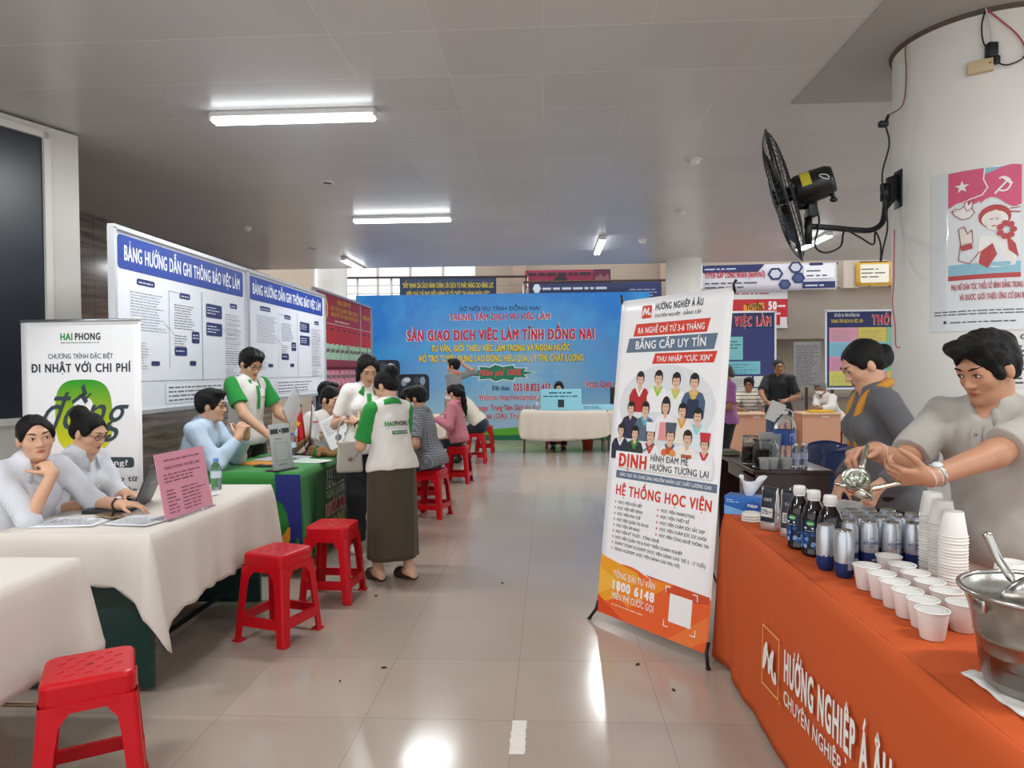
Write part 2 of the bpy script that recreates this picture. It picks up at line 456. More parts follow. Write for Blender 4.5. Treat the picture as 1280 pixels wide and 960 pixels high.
def head_ops(F, hc, R, s, female):
    """a head with brow, eye sockets, nose, lips, chin, ears"""
    hc = np.asarray(hc); w = lambda p: hc + R @ (np.asarray(p, float) * s)
    E = lambda c, r, k=.012, op='+': F.e(w(c), np.asarray(r) * s, R, k, op)
    E((0, -.018, .033), (.073, .092, .082)); E((0, .022, -.022), (.062, .066, .08), .03)
    E((0, .04, -.078), (.038 if female else .043, .042, .033), .035)
    for q in (-1, 1):
        E((q * .038, .05, -.022), (.022, .024, .024), .02)
        E((q * .033, .094, .010), (.019, .016, .012), .014, '-')
        E((q * .076, -.006, -.008), (.010, .019, .031), .008)
        E((q * .031, .071, .010), (.0165, .012, .0125), .004)
    F.c(w((-.034, .074, .031)), w((.034, .074, .031)), .011 * s, .011 * s, .02)
    F.c(w((0, .084, .008)), w((0, .101, -.022)), .0065 * s, .0105 * s, .012)
    for q in (-1, 1): E((q * .012, .091, -.026), (.009, .010, .008), .008)
    E((0, .083, -.051), (.023, .011, .0055), .006); E((0, .082, -.061), (.020, .011, .0065), .004)
    E((0, .078, -.088), (.018, .014, .014), .016)
def hand_ops(F, wr, d, n, curl, side, s, spread=.3, thumb=None):
    """palm, four fingers of unequal length and a thumb. d: finger direction, n: out of the palm"""
    d = unit(d); n = unit(np.asarray(n, float) - d * (np.asarray(n, float) @ d)); t = np.cross(d, n) * side   # t: towards the thumb
    P = lambda a, b, c: wr + (d * a + t * b + n * c) * s
    for b in (-.026, -.009, .009, .026): F.c(P(.012, b * .55, 0), P(.082, b, 0), .014 * s, .0115 * s, .012)
    L = ((.042, .025, .021), (.047, .029, .023), (.043, .027, .022), (.033, .020, .019))
    for i, b in enumerate((.028, .0095, -.009, -.027)):
        p = P(.083 - (.004 if i in (0, 2) else .012 if i == 3 else 0), b, 0); ang = 0
        for j in range(3):
            ang += radians(curl * (.75, 1.0, .7)[j] + i * 2)
            v = d * cos(ang) + n * sin(ang) + t * (spread * (.14, .04, -.06, -.16)[i]) * cos(ang)
            q = p + unit(v) * L[i][j] * s * .98
            F.c(p, q, (.0092, .0085, .0078)[j] * s, (.0085, .0078, .0068)[j] * s, .003); p = q
    tc = radians(curl * .35)
    p = P(.022, .022, .006); v = d * .62 + t * .75 + n * .25 if thumb is None else d * thumb[0] + t * thumb[1] + n * thumb[2]
    for L_, r0, r1, kk in ((.045, .0135, .0108, .014), (.032, .0105, .0095, .004), (.026, .0095, .0075, .003)):
        q = p + unit(v) * L_ * s; F.c(p, q, r0 * s, r1 * s, kk); p = q; v = v * cos(tc) + n * .35 * sin(tc) + d * .35
def human(label, loc, heading, h=1.62, female=False, vox=.009, skin='light', pz=None, lean=0, twist=0, side=0, head=(0, 0, 0), fat=1.0,
          rh=None, lh=None, rf=None, lf=None, hair='short', top=None, bottom=None, shoes='#2a2522', face=True, extras=None, seed=0, group=None, haircol='#0d0b0a', sw=None, knee=None, look=0, sandals=False, neckfwd=0.0, world=False):
    """a clothed person; local +Y is forward. rh/lh: (wrist target, elbow pole, finger direction, palm normal, curl)"""
    if world:
        Rw = rot('Z', -heading); W = lambda q: Rw @ (np.asarray(q, float) - np.asarray(loc, float)); D = lambda q: Rw @ np.asarray(q, float)
        rh, lh = [None if q is None else (W(q[0]), D(q[1]), D(q[2]), D(q[3])) + tuple(q[4:]) for q in (rh, lh)]
    s = h / 1.66; root = thing('person', label, 'person', loc, radians(heading), group)
    sit = pz is not None
    if pz is None: pz = .87 * s
    sw = (.148 if female else .170) * s if sw is None else sw
    RT = rot('X', -lean) @ rot('Y', side); RS = RT @ rot('Z', twist)
    pel = np.array([0, 0, pz]); T = lambda x, y, z: pel + (RT if z < .25 else RS) @ (np.array([x, y, z]) * s)
    neck = T(0, -.01, .475); hR = rot('Z', head[0]) @ rot('X', -head[1]) @ rot('Y', head[2])
    up = RS @ np.array([0, 0, 1.]); fw = unit(RS @ np.array([0, 1., 0]) * (1, 1, 0))
    hc = neck + unit(up * .55 + np.array([0, 0, .45])) * .125 * s + fw * (.02 + .035 * sin(radians(max(0, head[1]))) + neckfwd) * s
    sh = {q: T(q * sw / s, -.005, .425) for q in (1, -1)}
    arms = {}
    for q, hd in ((1, rh), (-1, lh)):
        if hd is None:
            a0 = T(q * (sw / s + .045), .02, .425 - .50); hd = (a0, (q * .4, -1, 0), (0, .05, -1), (-q, 0, 0), 18)
        el, wr = ik(sh[q], hd[0], .285 * s, .245 * s, hd[1]); arms[q] = (el, wr, hd)
    legs = {}; hip = {q: T(q * .088, 0, -.01) for q in (1, -1)}
    for q, ft in ((1, rf), (-1, lf)):
        if ft is None: ft = (q * .10 * s, .40 * s if sit else 0.0, .075 * s)
        ft = np.asarray(ft, float)
        kn, an = ik(hip[q], ft[:3], .40 * s, .40 * s, (q * .12, 1, .15) if knee is None else knee); legs[q] = (kn, an, ft[3] if len(ft) > 3 else q * -8)
    fm = fat
    tor = [((0, 0, .01), (.168, .12 * fm, .12)), ((0, .003, .16), (.138 * fm, .103 * fm, .15)), ((0, .0, .32), (.152, .112, .16))] if not female else \
          [((0, -.005, .0), (.172, .122, .125)), ((0, .0, .16), (.122 * fm, .092 * fm, .15)), ((0, .0, .32), (.136, .1, .15))]
    def torso(F, o, k=.06, lo=0):
        for c, r in tor[lo:]: F.e(T(*c), np.array(r) * s + o, RT if c[2] < .25 else RS, k)
        if female:
            for q in (-1, 1): F.e(T(q * .065, .085, .31), np.array((.058, .05, .058)) * s + o, RS, .04)
        for q in (-1, 1): F.c(T(0, -.012, .462), sh[q] * .9 + T(0, -.01, .42) * .1, .046 * s + o, .05 * s + o, .05)
    ar = (.047, .037, .038, .026) if female else (.054, .042, .044, .029)
    # --- body
    F = Field(vox); torso(F, 0)
    F.c(T(0, -.012, .44), hc + hR @ np.array([0, -.02, -.045]) * s, (.05 if female else .058) * s, (.05 if female else .056) * s, .03)
    for q in (1, -1):
        el, wr, hd = arms[q]
        F.c(sh[q], el, ar[0] * s, ar[1] * s, .03); F.c(el, wr, ar[2] * s, ar[3] * s, .02)
        F.c(wr, wr + unit(hd[2]) * .03 * s, ar[3] * .95 * s, .022 * s, .015)
        kn, an, fy = legs[q]
        F.c(hip[q], kn, .082 * s, .056 * s, .05); F.c(kn, an, .054 * s, .036 * s, .02)
        cf = kn + (an - kn) * .3; bk = unit(np.cross(np.cross(an - kn, np.array([0, 1., 0])), an - kn)) if abs(an[2] - kn[2]) > .1 else np.zeros(3)
        F.e(cf - bk * .012 * s, np.array((.05, .052, .10)) * s, None, .03)
        fd = rot('Z', fy) @ np.array([0, 1., 0]); hl = an + fd * -.035 * s; hl[2] = an[2] - .045 * s; to = an + fd * .13 * s; to[2] = an[2] - .055 * s
        F.c(an, hl, .036 * s, .03 * s, .02); F.c(hl, to, .03 * s, .026 * s, .03); F.c(an, to, .034 * s, .022 * s, .03)
    head_ops(F, hc, hR, s, female)
    for q in (1, -1):
        el, wr, hd = arms[q]; hand_ops(F, wr, hd[2], hd[3], hd[4], q, s * (.93 if female else 1), *(hd[5:]))
    V, Fc = F.mesh()
    Vl = (V - hc) @ hR / s
    lipv = np.clip(1.6 - np.sqrt((Vl[:, 0] / .0215) ** 2 + ((Vl[:, 2] + .056) / .0105) ** 2) * 1.35, 0, 1) * (Vl[:, 1] > .065) * (Vl[:, 1] < .108)
    bo = np_mesh('body', V, Fc, [skin_mat(skin)], root)
    at_ = bo.data.attributes.new('lip', 'FLOAT', 'POINT'); at_.data.foreach_set('value', lipv.astype(np.float32))
    w = lambda p: hc + hR @ (np.asarray(p, float) * s)
    if face:
        def surf(x, z):
            y = np.linspace(.12, .03, 200); d = F.at(np.stack([w((x, yy, z)) for yy in y])); k = np.argmax(d < 0); return y[k]
        Rm = Matrix(hR.tolist())
        for q in (-1, 1):
            ye = surf(q * .031, .010); mb = MB()
            mb.ell(w((q * .031, ye - .0022, .0095)), (.0128 * s, .005 * s, .0052 * s), 0, Rm, 14, 8)
            mb.ell(w((q * .031 + look * .004, ye + .0012, .0098)), (.0054 * s, .0028 * s, .0054 * s), 1, Rm, 12, 8)
            lid = [w((q * .031 + u * .0145, surf(q * .031 + u * .0145, .0135) + .0006, .0155 - abs(u) ** 2 * .006)) for u in np.linspace(-1, 1, 7)]
            mb.tube(lid, .0017 * s, 1, 6)
            mb.build('eye', [M('eye_white', '#d8d0c8', .2), M('eye_dark', '#150c08', .15)], root)
            br = [w((q * (.012 + .036 * u), surf(q * (.012 + .036 * u), .033) + .001, .030 + .008 * sin(u * 2.2) )) for u in np.linspace(0, 1, 7)]
            MB().tube(br, [.0015 * s, .003 * s, .0035 * s, .0034 * s, .003 * s, .0022 * s, .001 * s], 0, 6).build('eyebrow', M('brow', '#1d1512', .8), root)
    # --- hair
    H = Field(max(vox * .8, .004)); E = lambda c, r, k=.015, op='+': H.e(w(c), np.asarray(r) * s, hR, k, op)
    hm = M('hair_' + haircol[1:], haircol, .45, bump=.7, bscale=35, nstretch=(9, 9, 1.2), spec=.25)
    if hair in ('short', 'crew', 'tall'):
        t = {'short': .008, 'crew': .004, 'tall': .009}[hair]
        E((0, -.02, .04), (.073 + t, .092 + t, .078 + t)); E((0, -.045, -.01), (.066 + t * .4, .056, .058), .02)
        if hair != 'crew': E((.01, .045, .098), (.058, .045, .022), .02)
        if hair == 'tall': E((0, .03, .106), (.060, .055, .018), .02); E((.008, .062, .095), (.055, .026, .015), .015)
        E((0, .114, .004), (.064, .078, .086), .008, '-'); E((0, .06, -.06), (.09, .07, .068), .008, '-')
        for q in (-1, 1): E((q * .082, .012, -.03), (.03, .03, .05), .006, '-'); E((q * .066, .03, .0), (.010, .014, .022), .006)
        H.plane(w((0, -.07, -.062)), hR @ np.array([0, -.2, -1.]))
    else:
        t = .004 if hair in ('pulled', 'bun', 'pony', 'lowbun') else .008
        E((0, -.02, .038), (.073 + t, .092 + t, .078 + t)); E((0, -.055, -.005), (.07, .058, .062), .02)
        E((0, .122, .008), (.068, .09, .094), .012, '-'); E((0, .07, -.07), (.1, .075, .07), .01, '-')
        for q in (-1, 1):
            E((q * .069, .02, .028), (.010, .03, .034), .012)
            if hair != 'curtain': E((q * .084, .004, -.03), (.022, .026, .035), .006, '-')
        if hair == 'bun': E((0, -.095, .092), (.046, .044, .04), .012); E((.015, -.11, .07), (.03, .03, .03), .01)
        if hair == 'lowbun': E((0, -.118, .005), (.036, .032, .035), .012); E((.012, -.13, -.008), (.026, .022, .028), .01); E((0, -.1, -.02), (.05, .04, .045), .02)
        if hair == 'pulled': E((0, -.105, -.03), (.035, .03, .05), .02)
        if hair == 'bob':
            E((0, -.07, -.05), (.074, .045, .07), .03)
            for q in (-1, 1): H.c(w((q * .068, .012, .05)), w((q * .074, .015, -.085)), .02 * s, .016 * s, .03)
        if hair == 'pony':
            pts = [w((0, -.10, .03)), w((.01, -.135, -.02)), w((.02, -.13, -.13)), w((.025, -.12, -.24)), w((.03, -.115, -.33))]
            for a, b, r0, r1 in zip(pts[:-1], pts[1:], (.03, .036, .036, .03), (.036, .036, .03, .012)): H.c(a, b, r0 * s, r1 * s, .02)
        if hair == 'curtain':
            for q in (-1, 1): H.c(w((q * .07, -.01, .03)), w((q * .078, .0, -.09)), .022 * s, .014 * s, .03)
            H.c(w((0, -.09, 0)), w((0, -.11, -.2)), .06 * s, .04 * s, .03)
    if hair != 'bald':
        V2, F2 = H.mesh(wr=.006 if hair in ('short', 'tall') else .003, wf=85, seed=seed); np_mesh('hair', V2, F2, hm, root)
    # --- clothing
    ctx = dict(root=root, s=s, T=T, RT=RT, RS=RS, arms=arms, legs=legs, sh=sh, hip=hip, hc=hc, hR=hR, w=w, neck=neck, head=F, vox=vox, female=female, ar=ar, torso=torso, up=up)
    if top: shirt(ctx, seed=seed, **top)
    if bottom: trousers(ctx, seed=seed, **bottom)
    if shoes: footwear(ctx, shoes, sandals)
    for fn in (extras or []): fn(ctx)
    return root, ctx
def shirt(x, mat, sleeve=.62, hem=-.06, o=.004, sleeve_mat=None, collar=None, placket=None, flare=.006, seed=0, name='shirt', wr=.008, open_v=0, buttons=None, cuff=None, hood=0):
    s, T, vox = x['s'], x['T'], max(x['vox'], .006); root = x['root']
    F = Field(vox); x['torso'](F, o)
    F.e(T(0, .0, hem + .03), np.array((.162, .118, .10)) * s + o + flare, x['RT'], .08)
    if x['female']: F.e(T(0, .0, .14), np.array((.132, .10, .17)) * s + o + flare, x['RT'], .06)
    def sl(G):
        for q in (1, -1):
            el, wr, _ = x['arms'][q]; a0 = x['sh'][q]; r = x['ar']
            f = sleeve
            if f <= 1:
                e = a0 + (el - a0) * f; G.c(a0, e, r[0] * s + o + .003, (r[0] + (r[1] - r[0]) * f) * s + o + .012, .035, cut1=True)
            else:
                G.c(a0, el, r[0] * s + o + .004, r[1] * s + o + .008, .03)
                e = el + (wr - el) * (f - 1); G.c(el, e, r[2] * s + o + .006, (r[2] + (r[3] - r[2]) * (f - 1)) * s + o + .004, .025, cut1=True)
    if sleeve_mat is None: sl(F)
    F.plane(T(0, 0, hem), x['RT'] @ np.array([0, 0, -1.]))
    F.c(T(0, -.012, .44), T(0, -.004, .505), .06 * s + o, .057 * s + o * .5, .02, cut1=True)
    F.c(T(0, .03, .515), T(0, .085, .475), .03 * s, .03 * s, .02, '-')
    if open_v: F.c(T(0, .05, .50), T(0, .135, .46 - open_v), .05 * s, .012 * s, .01, '-')
    V, Fc = F.mesh(wr=wr, seed=seed + 3); np_mesh(name, V, Fc, mat, root)
    if sleeve_mat is not None:
        for q in (1, -1):
            G = Field(vox); el, wr_, _ = x['arms'][q]; a0 = x['sh'][q]; r = x['ar']; e = a0 + (el - a0) * sleeve
            ou = unit(a0 - T(0, 0, .425)); G.c(a0 - ou * .012, e, r[0] * s + o + .006, (r[0] + (r[1] - r[0]) * sleeve) * s + o + .013, .03, cut1=True)
            G.plane(T(0, 0, 0) + ou * (abs(np.dot(ou, a0 - T(0, 0, .425))) - .022), -ou, .006)
            V, Fc = G.mesh(wr=wr, seed=seed + 5); np_mesh('sleeve', V, Fc, sleeve_mat, root)
    def front(u, v, ext=.0):
        """a point on the shirt front: u across, v up the torso (metres/s)"""
        ys = np.linspace(.26, .0, 120); pts = np.stack([T(u, yy, v) for yy in ys]); d = F.at(pts) - wr * 1.5; k = int(np.argmax(d < 0)); return T(u, ys[max(k - 1, 0)] + .003 + ext, v)
    x['front'] = front; x['shirtfield'] = F; x['wr'] = wr
    if collar is not None: collar_mesh(x, collar)
    if placket is not None:
        lo, hi, wd, pm = placket
        vv = np.linspace(hi, lo, 7); vs = []; fs = []
        for v in vv:
            for u in (-wd / 2, wd / 2): vs.append(front(u, v, .003))
        for i in range(len(vv) - 1): fs.append((2 * i, 2 * i + 2, 2 * i + 3, 2 * i + 1))
        mesh_obj('placket', vs, fs, pm, root, True)
    if buttons:
        for v in buttons[0]:
            MB().ell(front(0, v, .003), (.006 * s, .006 * s, .006 * s), 0, None, 8, 6).build('button', buttons[1], root)
def collar_mesh(x, mat, r0=.074, h=.042, drop=.05):
    """a folded shirt collar with two points"""
    s, w = x['s'], x['RS']; base = x['T'](0, -.006, .474); vs = []; fs = []; n = 28
    for i in range(n + 1):
        a = radians(-158 + 316 * i / n) - pi / 2                 # opening at the front (+Y)
        fr = abs(i / n - .5) * 2
        k = np.array([cos(a), sin(a), 0]); tip = max(0, (fr - .72) / .28)
        rows = ((r0 - .004, .018 - .030 * fr), (r0 + .002, .026 + h - .03 - .034 * fr), (r0 + .012, .026 + h - .034 - .038 * fr), (r0 + .030 + .012 * tip, -.006 - drop * tip * .7 - .03 * fr), (r0 + .026 + .012 * tip, -.008 - drop * tip * .7 - .03 * fr))
        for r, z in rows: vs.append(base + w @ (np.array([k[0] * r * 1.02, k[1] * r * .98, z]) * s))
    m = 5
    for i in range(n):
        for j in range(m - 1): fs.append((i * m + j, i * m + j + 1, (i + 1) * m + j + 1, (i + 1) * m + j))
    o = mesh_obj('collar', vs, fs, mat, x['root'], True)
    md = o.modifiers.new('thick', 'SOLIDIFY'); md.thickness = .003
    return o
def trousers(x, mat, leg=.94, waist=-.01, o=.008, wide=.0, seed=0, name='trousers', skirt=None, belt=None):
    s, T, vox = x['s'], x['T'], max(x['vox'], .007); root = x['root']
    if skirt:
        hem, r = skirt; vs = []; fs = []; n = 64; rows = 22; c0 = T(0, 0, waist)
        for j in range(rows + 1):
            v = j / rows; z = c0[2] + (hem - c0[2]) * v
            a = (.145 + .047 * min(1, v * 8) ** .7) * s + (r - .192) * max(0, v - .15); b = (.112 + .036 * min(1, v * 8) ** .7) * s + (r * .82 - .148) * max(0, v - .15)
            for k in range(n):
                t = 2 * pi * k / n; f = 1 + v * (.045 * sin(5 * t + 1 + v) + .02 * sin(11 * t + 2 * v + seed))
                vs.append((c0[0] * (1 - v * .6) + a * f * cos(t), c0[1] * (1 - v * .6) + b * f * sin(t), z))
        for j in range(rows):
            for k in range(n): fs.append((j * n + k, (j + 1) * n + k, (j + 1) * n + (k + 1) % n, j * n + (k + 1) % n))
        ob = mesh_obj('skirt', vs, fs, mat, root, True); md = ob.modifiers.new('thick', 'SOLIDIFY'); md.thickness = .004
        return
    F = Field(vox)
    F.e(T(0, -.003, .01), np.array((.168, .12, .12)) * s + o, x['RT'], .04); F.e(T(0, 0, .1), np.array((.142, .105, .08)) * s + o * .6, x['RT'], .05) if waist > .05 else None
    for q in (1, -1):
        kn, an, _ = x['legs'][q]; e = kn + (an - kn) * leg
        F.c(x['hip'][q], kn, .084 * s + o, (.057 + wide * .6) * s + o, .05); F.c(kn, e, (.056 + wide * .7) * s + o, (.044 + wide) * s + o, .03, cut1=True)
    F.plane(T(0, 0, waist), x['RT'] @ np.array([0, 0, 1.]))
    V, Fc = F.mesh(wr=.007, seed=seed + 9); np_mesh(name, V, Fc, mat, root)
def footwear(x, col, sandals=False):
    s = x['s']; m = M('shoe_' + col[1:], col, .45)
    for q in (1, -1):
        kn, an, fy = x['legs'][q]; R = rot('Z', fy); g = an[2] - .075 * s; P = lambda y, z, u=0: np.array([an[0], an[1], g]) + R @ np.array([u, y, z]) * s
        F = Field(.006)
        F.c(P(-.045, .036), P(.10, .03), .041 * s, .038 * s, .02); F.e(P(.105, .026), np.array((.043, .06, .03)) * s, R, .03)
        if not sandals: F.c(P(-.015, .06), P(.05, .045), .042 * s, .036 * s, .03)
        else: F.c(P(-.038, .03), P(.04, .03), .006, .006, .01); F.e(P(.085, .05), np.array((.045, .055, .028)) * s, R, .02); F.c(P(-.06, .062), P(.035, .062), .046 * s, .036 * s, .008, '-')
        F.plane(P(0, .002), (0, 0, -1))
        V, Fc = F.mesh(); np_mesh('shoe', V, Fc, m, x['root'])
def glasses(col='#1a1512', r=(.021, .016)):
    def fn(x):
        w, s = x['w'], x['s']; mb = MB(); y = .094
        for q in (-1, 1):
            mb.tube([w((q * .031 + r[0] * cos(a), y - abs(q * .031 + r[0] * cos(a)) * .12, .008 + r[1] * sin(a))) for a in np.linspace(0, 2 * pi, 21)[:-1]], .0017 * s, 0, 6, closed=True)
            mb.tube([w((q * .052, y - .006, .012)), w((q * .074, .05, .014)), w((q * .08, -.005, .012))], .0016 * s, 0, 6)
        mb.tube([w((-.010, y, .011)), w((0, y + .003, .014)), w((.010, y, .011))], .0015 * s, 0, 6)
        mb.build('glasses', M('spectacle_frame', col, .35), x['root'])
    return fn
def mask(col='#cfe0ea'):
    def fn(x):
        w, s, R = x['w'], x['s'], x['hR']; F = Field(max(.004, x['vox'] * .6))
        F.e(w((0, .028, -.045)), np.array((.064, .076, .062)) * s, R, .01); F.e(w((0, .088, -.03)), np.array((.03, .026, .03)) * s, R, .03)
        F.plane(w((0, .03, -.008)), R @ np.array([0, .15, 1.]), .004); F.plane(w((0, .02, 0)), R @ np.array([0, -1., 0]), .004)
        V, Fc = F.mesh(); o = np_mesh('face_mask', V, Fc, M('mask_' + col[1:], col, .8), x['root'])
        mb = MB()
        for q in (-1, 1): mb.tube([w((q * .06, .03, -.02)), w((q * .078, -.002, .01)), w((q * .078, -.018, -.01)), w((q * .062, .025, -.065))], .0015 * s, 0, 5)
        mb.build('strap', M('mask_' + col[1:], col, .8), o)
    return fn
# ================================================================ the hall
def floor_mat():
    m = M('floor_tiles', '#a89c90', .13, spec=.6); nt = m.node_tree; b = nt.nodes['Principled BSDF']
    tc = node(nt, 'ShaderNodeTexCoord'); sp = node(nt, 'ShaderNodeSeparateXYZ'); nt.links.new(tc.outputs['Object'], sp.inputs[0])
    def math_(op, a, v=None, b2=None):
        n = node(nt, 'ShaderNodeMath', operation=op); nt.links.new(a, n.inputs[0])
        if b2 is not None: nt.links.new(b2, n.inputs[1])
        elif v is not None: n.inputs[1].default_value = v
        return n.outputs[0]
    ux = math_('DIVIDE', math_('ADD', sp.outputs[0], .158 + .631 * 20), .631); uy = math_('DIVIDE', math_('ADD', sp.outputs[1], -2.91 + .612 * 20), .612)
    fx = math_('FRACT', ux); fy = math_('FRACT', uy)
    gx = math_('MINIMUM', fx, b2=math_('SUBTRACT', fx, 1.0)); 
    ax = math_('ABSOLUTE', math_('SUBTRACT', fx, .5)); ay = math_('ABSOLUTE', math_('SUBTRACT', fy, .5))
    line = math_('GREATER_THAN', math_('MAXIMUM', ax, b2=ay), .4955)
    cb = node(nt, 'ShaderNodeCombineXYZ'); nt.links.new(math_('FLOOR', ux), cb.inputs[0]); nt.links.new(math_('FLOOR', uy), cb.inputs[1])
    wn = node(nt, 'ShaderNodeTexWhiteNoise', noise_dimensions='3D'); nt.links.new(cb.outputs[0], wn.inputs['Vector'])
    ns = node(nt, 'ShaderNodeTexNoise'); ns.inputs['Scale'].default_value = 2.2; ns.inputs['Detail'].default_value = 5; nt.links.new(tc.outputs['Object'], ns.inputs['Vector'])
    mix = node(nt, 'ShaderNodeMix', data_type='RGBA'); mix.inputs[6].default_value = C('#a09285'); mix.inputs[7].default_value = C('#ad9f91')
    av = math_('MULTIPLY', math_('ADD', wn.outputs['Value'], b2=ns.outputs['Fac']), .5); nt.links.new(av, mix.inputs[0])
    m2 = node(nt, 'ShaderNodeMix', data_type='RGBA'); m2.inputs[7].default_value = C('#978a7f'); nt.links.new(mix.outputs[2], m2.inputs[6]); nt.links.new(line, m2.inputs[0])
    nt.links.new(m2.outputs[2], b.inputs['Base Color'])
    n3 = node(nt, 'ShaderNodeTexNoise'); n3.inputs['Scale'].default_value = 5; n3.inputs['Detail'].default_value = 6; nt.links.new(tc.outputs['Object'], n3.inputs['Vector'])
    rr = node(nt, 'ShaderNodeMapRange'); rr.inputs[3].default_value = .09; rr.inputs[4].default_value = .22; nt.links.new(n3.outputs['Fac'], rr.inputs[0]); nt.links.new(rr.outputs[0], b.inputs['Roughness'])
    return m
def ceiling_mat():
    m = M('ceiling_panels', '#b5b4b2', .3, spec=.45); nt = m.node_tree; b = nt.nodes['Principled BSDF']
    tc = node(nt, 'ShaderNodeTexCoord'); sp = node(nt, 'ShaderNodeSeparateXYZ'); nt.links.new(tc.outputs['Object'], sp.inputs[0])
    def math_(op, a, v=None, b2=None):
        n = node(nt, 'ShaderNodeMath', operation=op); nt.links.new(a, n.inputs[0])
        if b2 is not None: nt.links.new(b2, n.inputs[1])
        elif v is not None: n.inputs[1].default_value = v
        return n.outputs[0]
    ux = math_('DIVIDE', math_('ADD', sp.outputs[0], 1.22 + .6 * 30), .6); uy = math_('DIVIDE', math_('ADD', sp.outputs[1], -3.915 + .605 * 30), .605)
    ax = math_('ABSOLUTE', math_('SUBTRACT', math_('FRACT', ux), .5)); ay = math_('ABSOLUTE', math_('SUBTRACT', math_('FRACT', uy), .5))
    cb = node(nt, 'ShaderNodeCombineXYZ'); nt.links.new(math_('FLOOR', ux), cb.inputs[0]); nt.links.new(math_('FLOOR', uy), cb.inputs[1])
    wn = node(nt, 'ShaderNodeTexWhiteNoise', noise_dimensions='3D'); nt.links.new(cb.outputs[0], wn.inputs['Vector'])
    lx = math_('MULTIPLY', math_('GREATER_THAN', ax, .495), b2=math_('GREATER_THAN', wn.outputs['Value'], .72)); ly = math_('GREATER_THAN', ay, .495)
    line = math_('MAXIMUM', lx, b2=ly)
    ns = node(nt, 'ShaderNodeTexNoise'); ns.inputs['Scale'].default_value = 1.1; ns.inputs['Detail'].default_value = 6; nt.links.new(tc.outputs['Object'], ns.inputs['Vector'])
    mix = node(nt, 'ShaderNodeMix', data_type='RGBA'); mix.inputs[6].default_value = C('#c3c3c3'); mix.inputs[7].default_value = C('#d4d4d4')
    nt.links.new(math_('ADD', math_('MULTIPLY', wn.outputs['Value'], .4), b2=math_('MULTIPLY', ns.outputs['Fac'], .6)), mix.inputs[0])
    m2 = node(nt, 'ShaderNodeMix', data_type='RGBA'); m2.inputs[7].default_value = C('#e6e6e5'); nt.links.new(mix.outputs[2], m2.inputs[6]); nt.links.new(line, m2.inputs[0])
    # grime: one smudged panel and the corner round the column
    n4 = node(nt, 'ShaderNodeTexNoise'); n4.inputs['Scale'].default_value = 9; n4.inputs['Detail'].default_value = 5; nt.links.new(tc.outputs['Object'], n4.inputs['Vector'])
    prev = m2.outputs[2]
    for cx, cy, r in ((.16, 4.62, .26), (1.75, 4.45, .35), (-3.6, 5.1, .5), (1.0, 5.0, .2)):
        vm = node(nt, 'ShaderNodeVectorMath', operation='DISTANCE'); vm.inputs[1].default_value = (cx, cy, 0); nt.links.new(tc.outputs['Object'], vm.inputs[0])
        q = node(nt, 'ShaderNodeMapRange'); q.inputs[1].default_value = r; q.inputs[2].default_value = r * .3; nt.links.new(vm.outputs['Value'], q.inputs[0])
        th = node(nt, 'ShaderNodeMapRange'); th.inputs[1].default_value = .5; th.inputs[2].default_value = .68; th.inputs[4].default_value = .55; nt.links.new(n4.outputs['Fac'], th.inputs[0])
        k = math_('MULTIPLY', q.outputs[0], b2=th.outputs[0]); m3 = node(nt, 'ShaderNodeMix', data_type='RGBA'); m3.inputs[7].default_value = C('#4a443c')
        nt.links.new(prev, m3.inputs[6]); nt.links.new(k, m3.inputs[0]); prev = m3.outputs[2]
    nt.links.new(prev, b.inputs['Base Color'])
    bp = node(nt, 'ShaderNodeBump'); bp.inputs['Strength'].default_value = .25; bp.inputs['Distance'].default_value = .012
    n5 = node(nt, 'ShaderNodeTexNoise'); n5.inputs['Scale'].default_value = 1.6; nt.links.new(tc.outputs['Object'], n5.inputs['Vector']); nt.links.new(n5.outputs['Fac'], bp.inputs['Height']); nt.links.new(bp.outputs[0], b.inputs['Normal'])
    return m
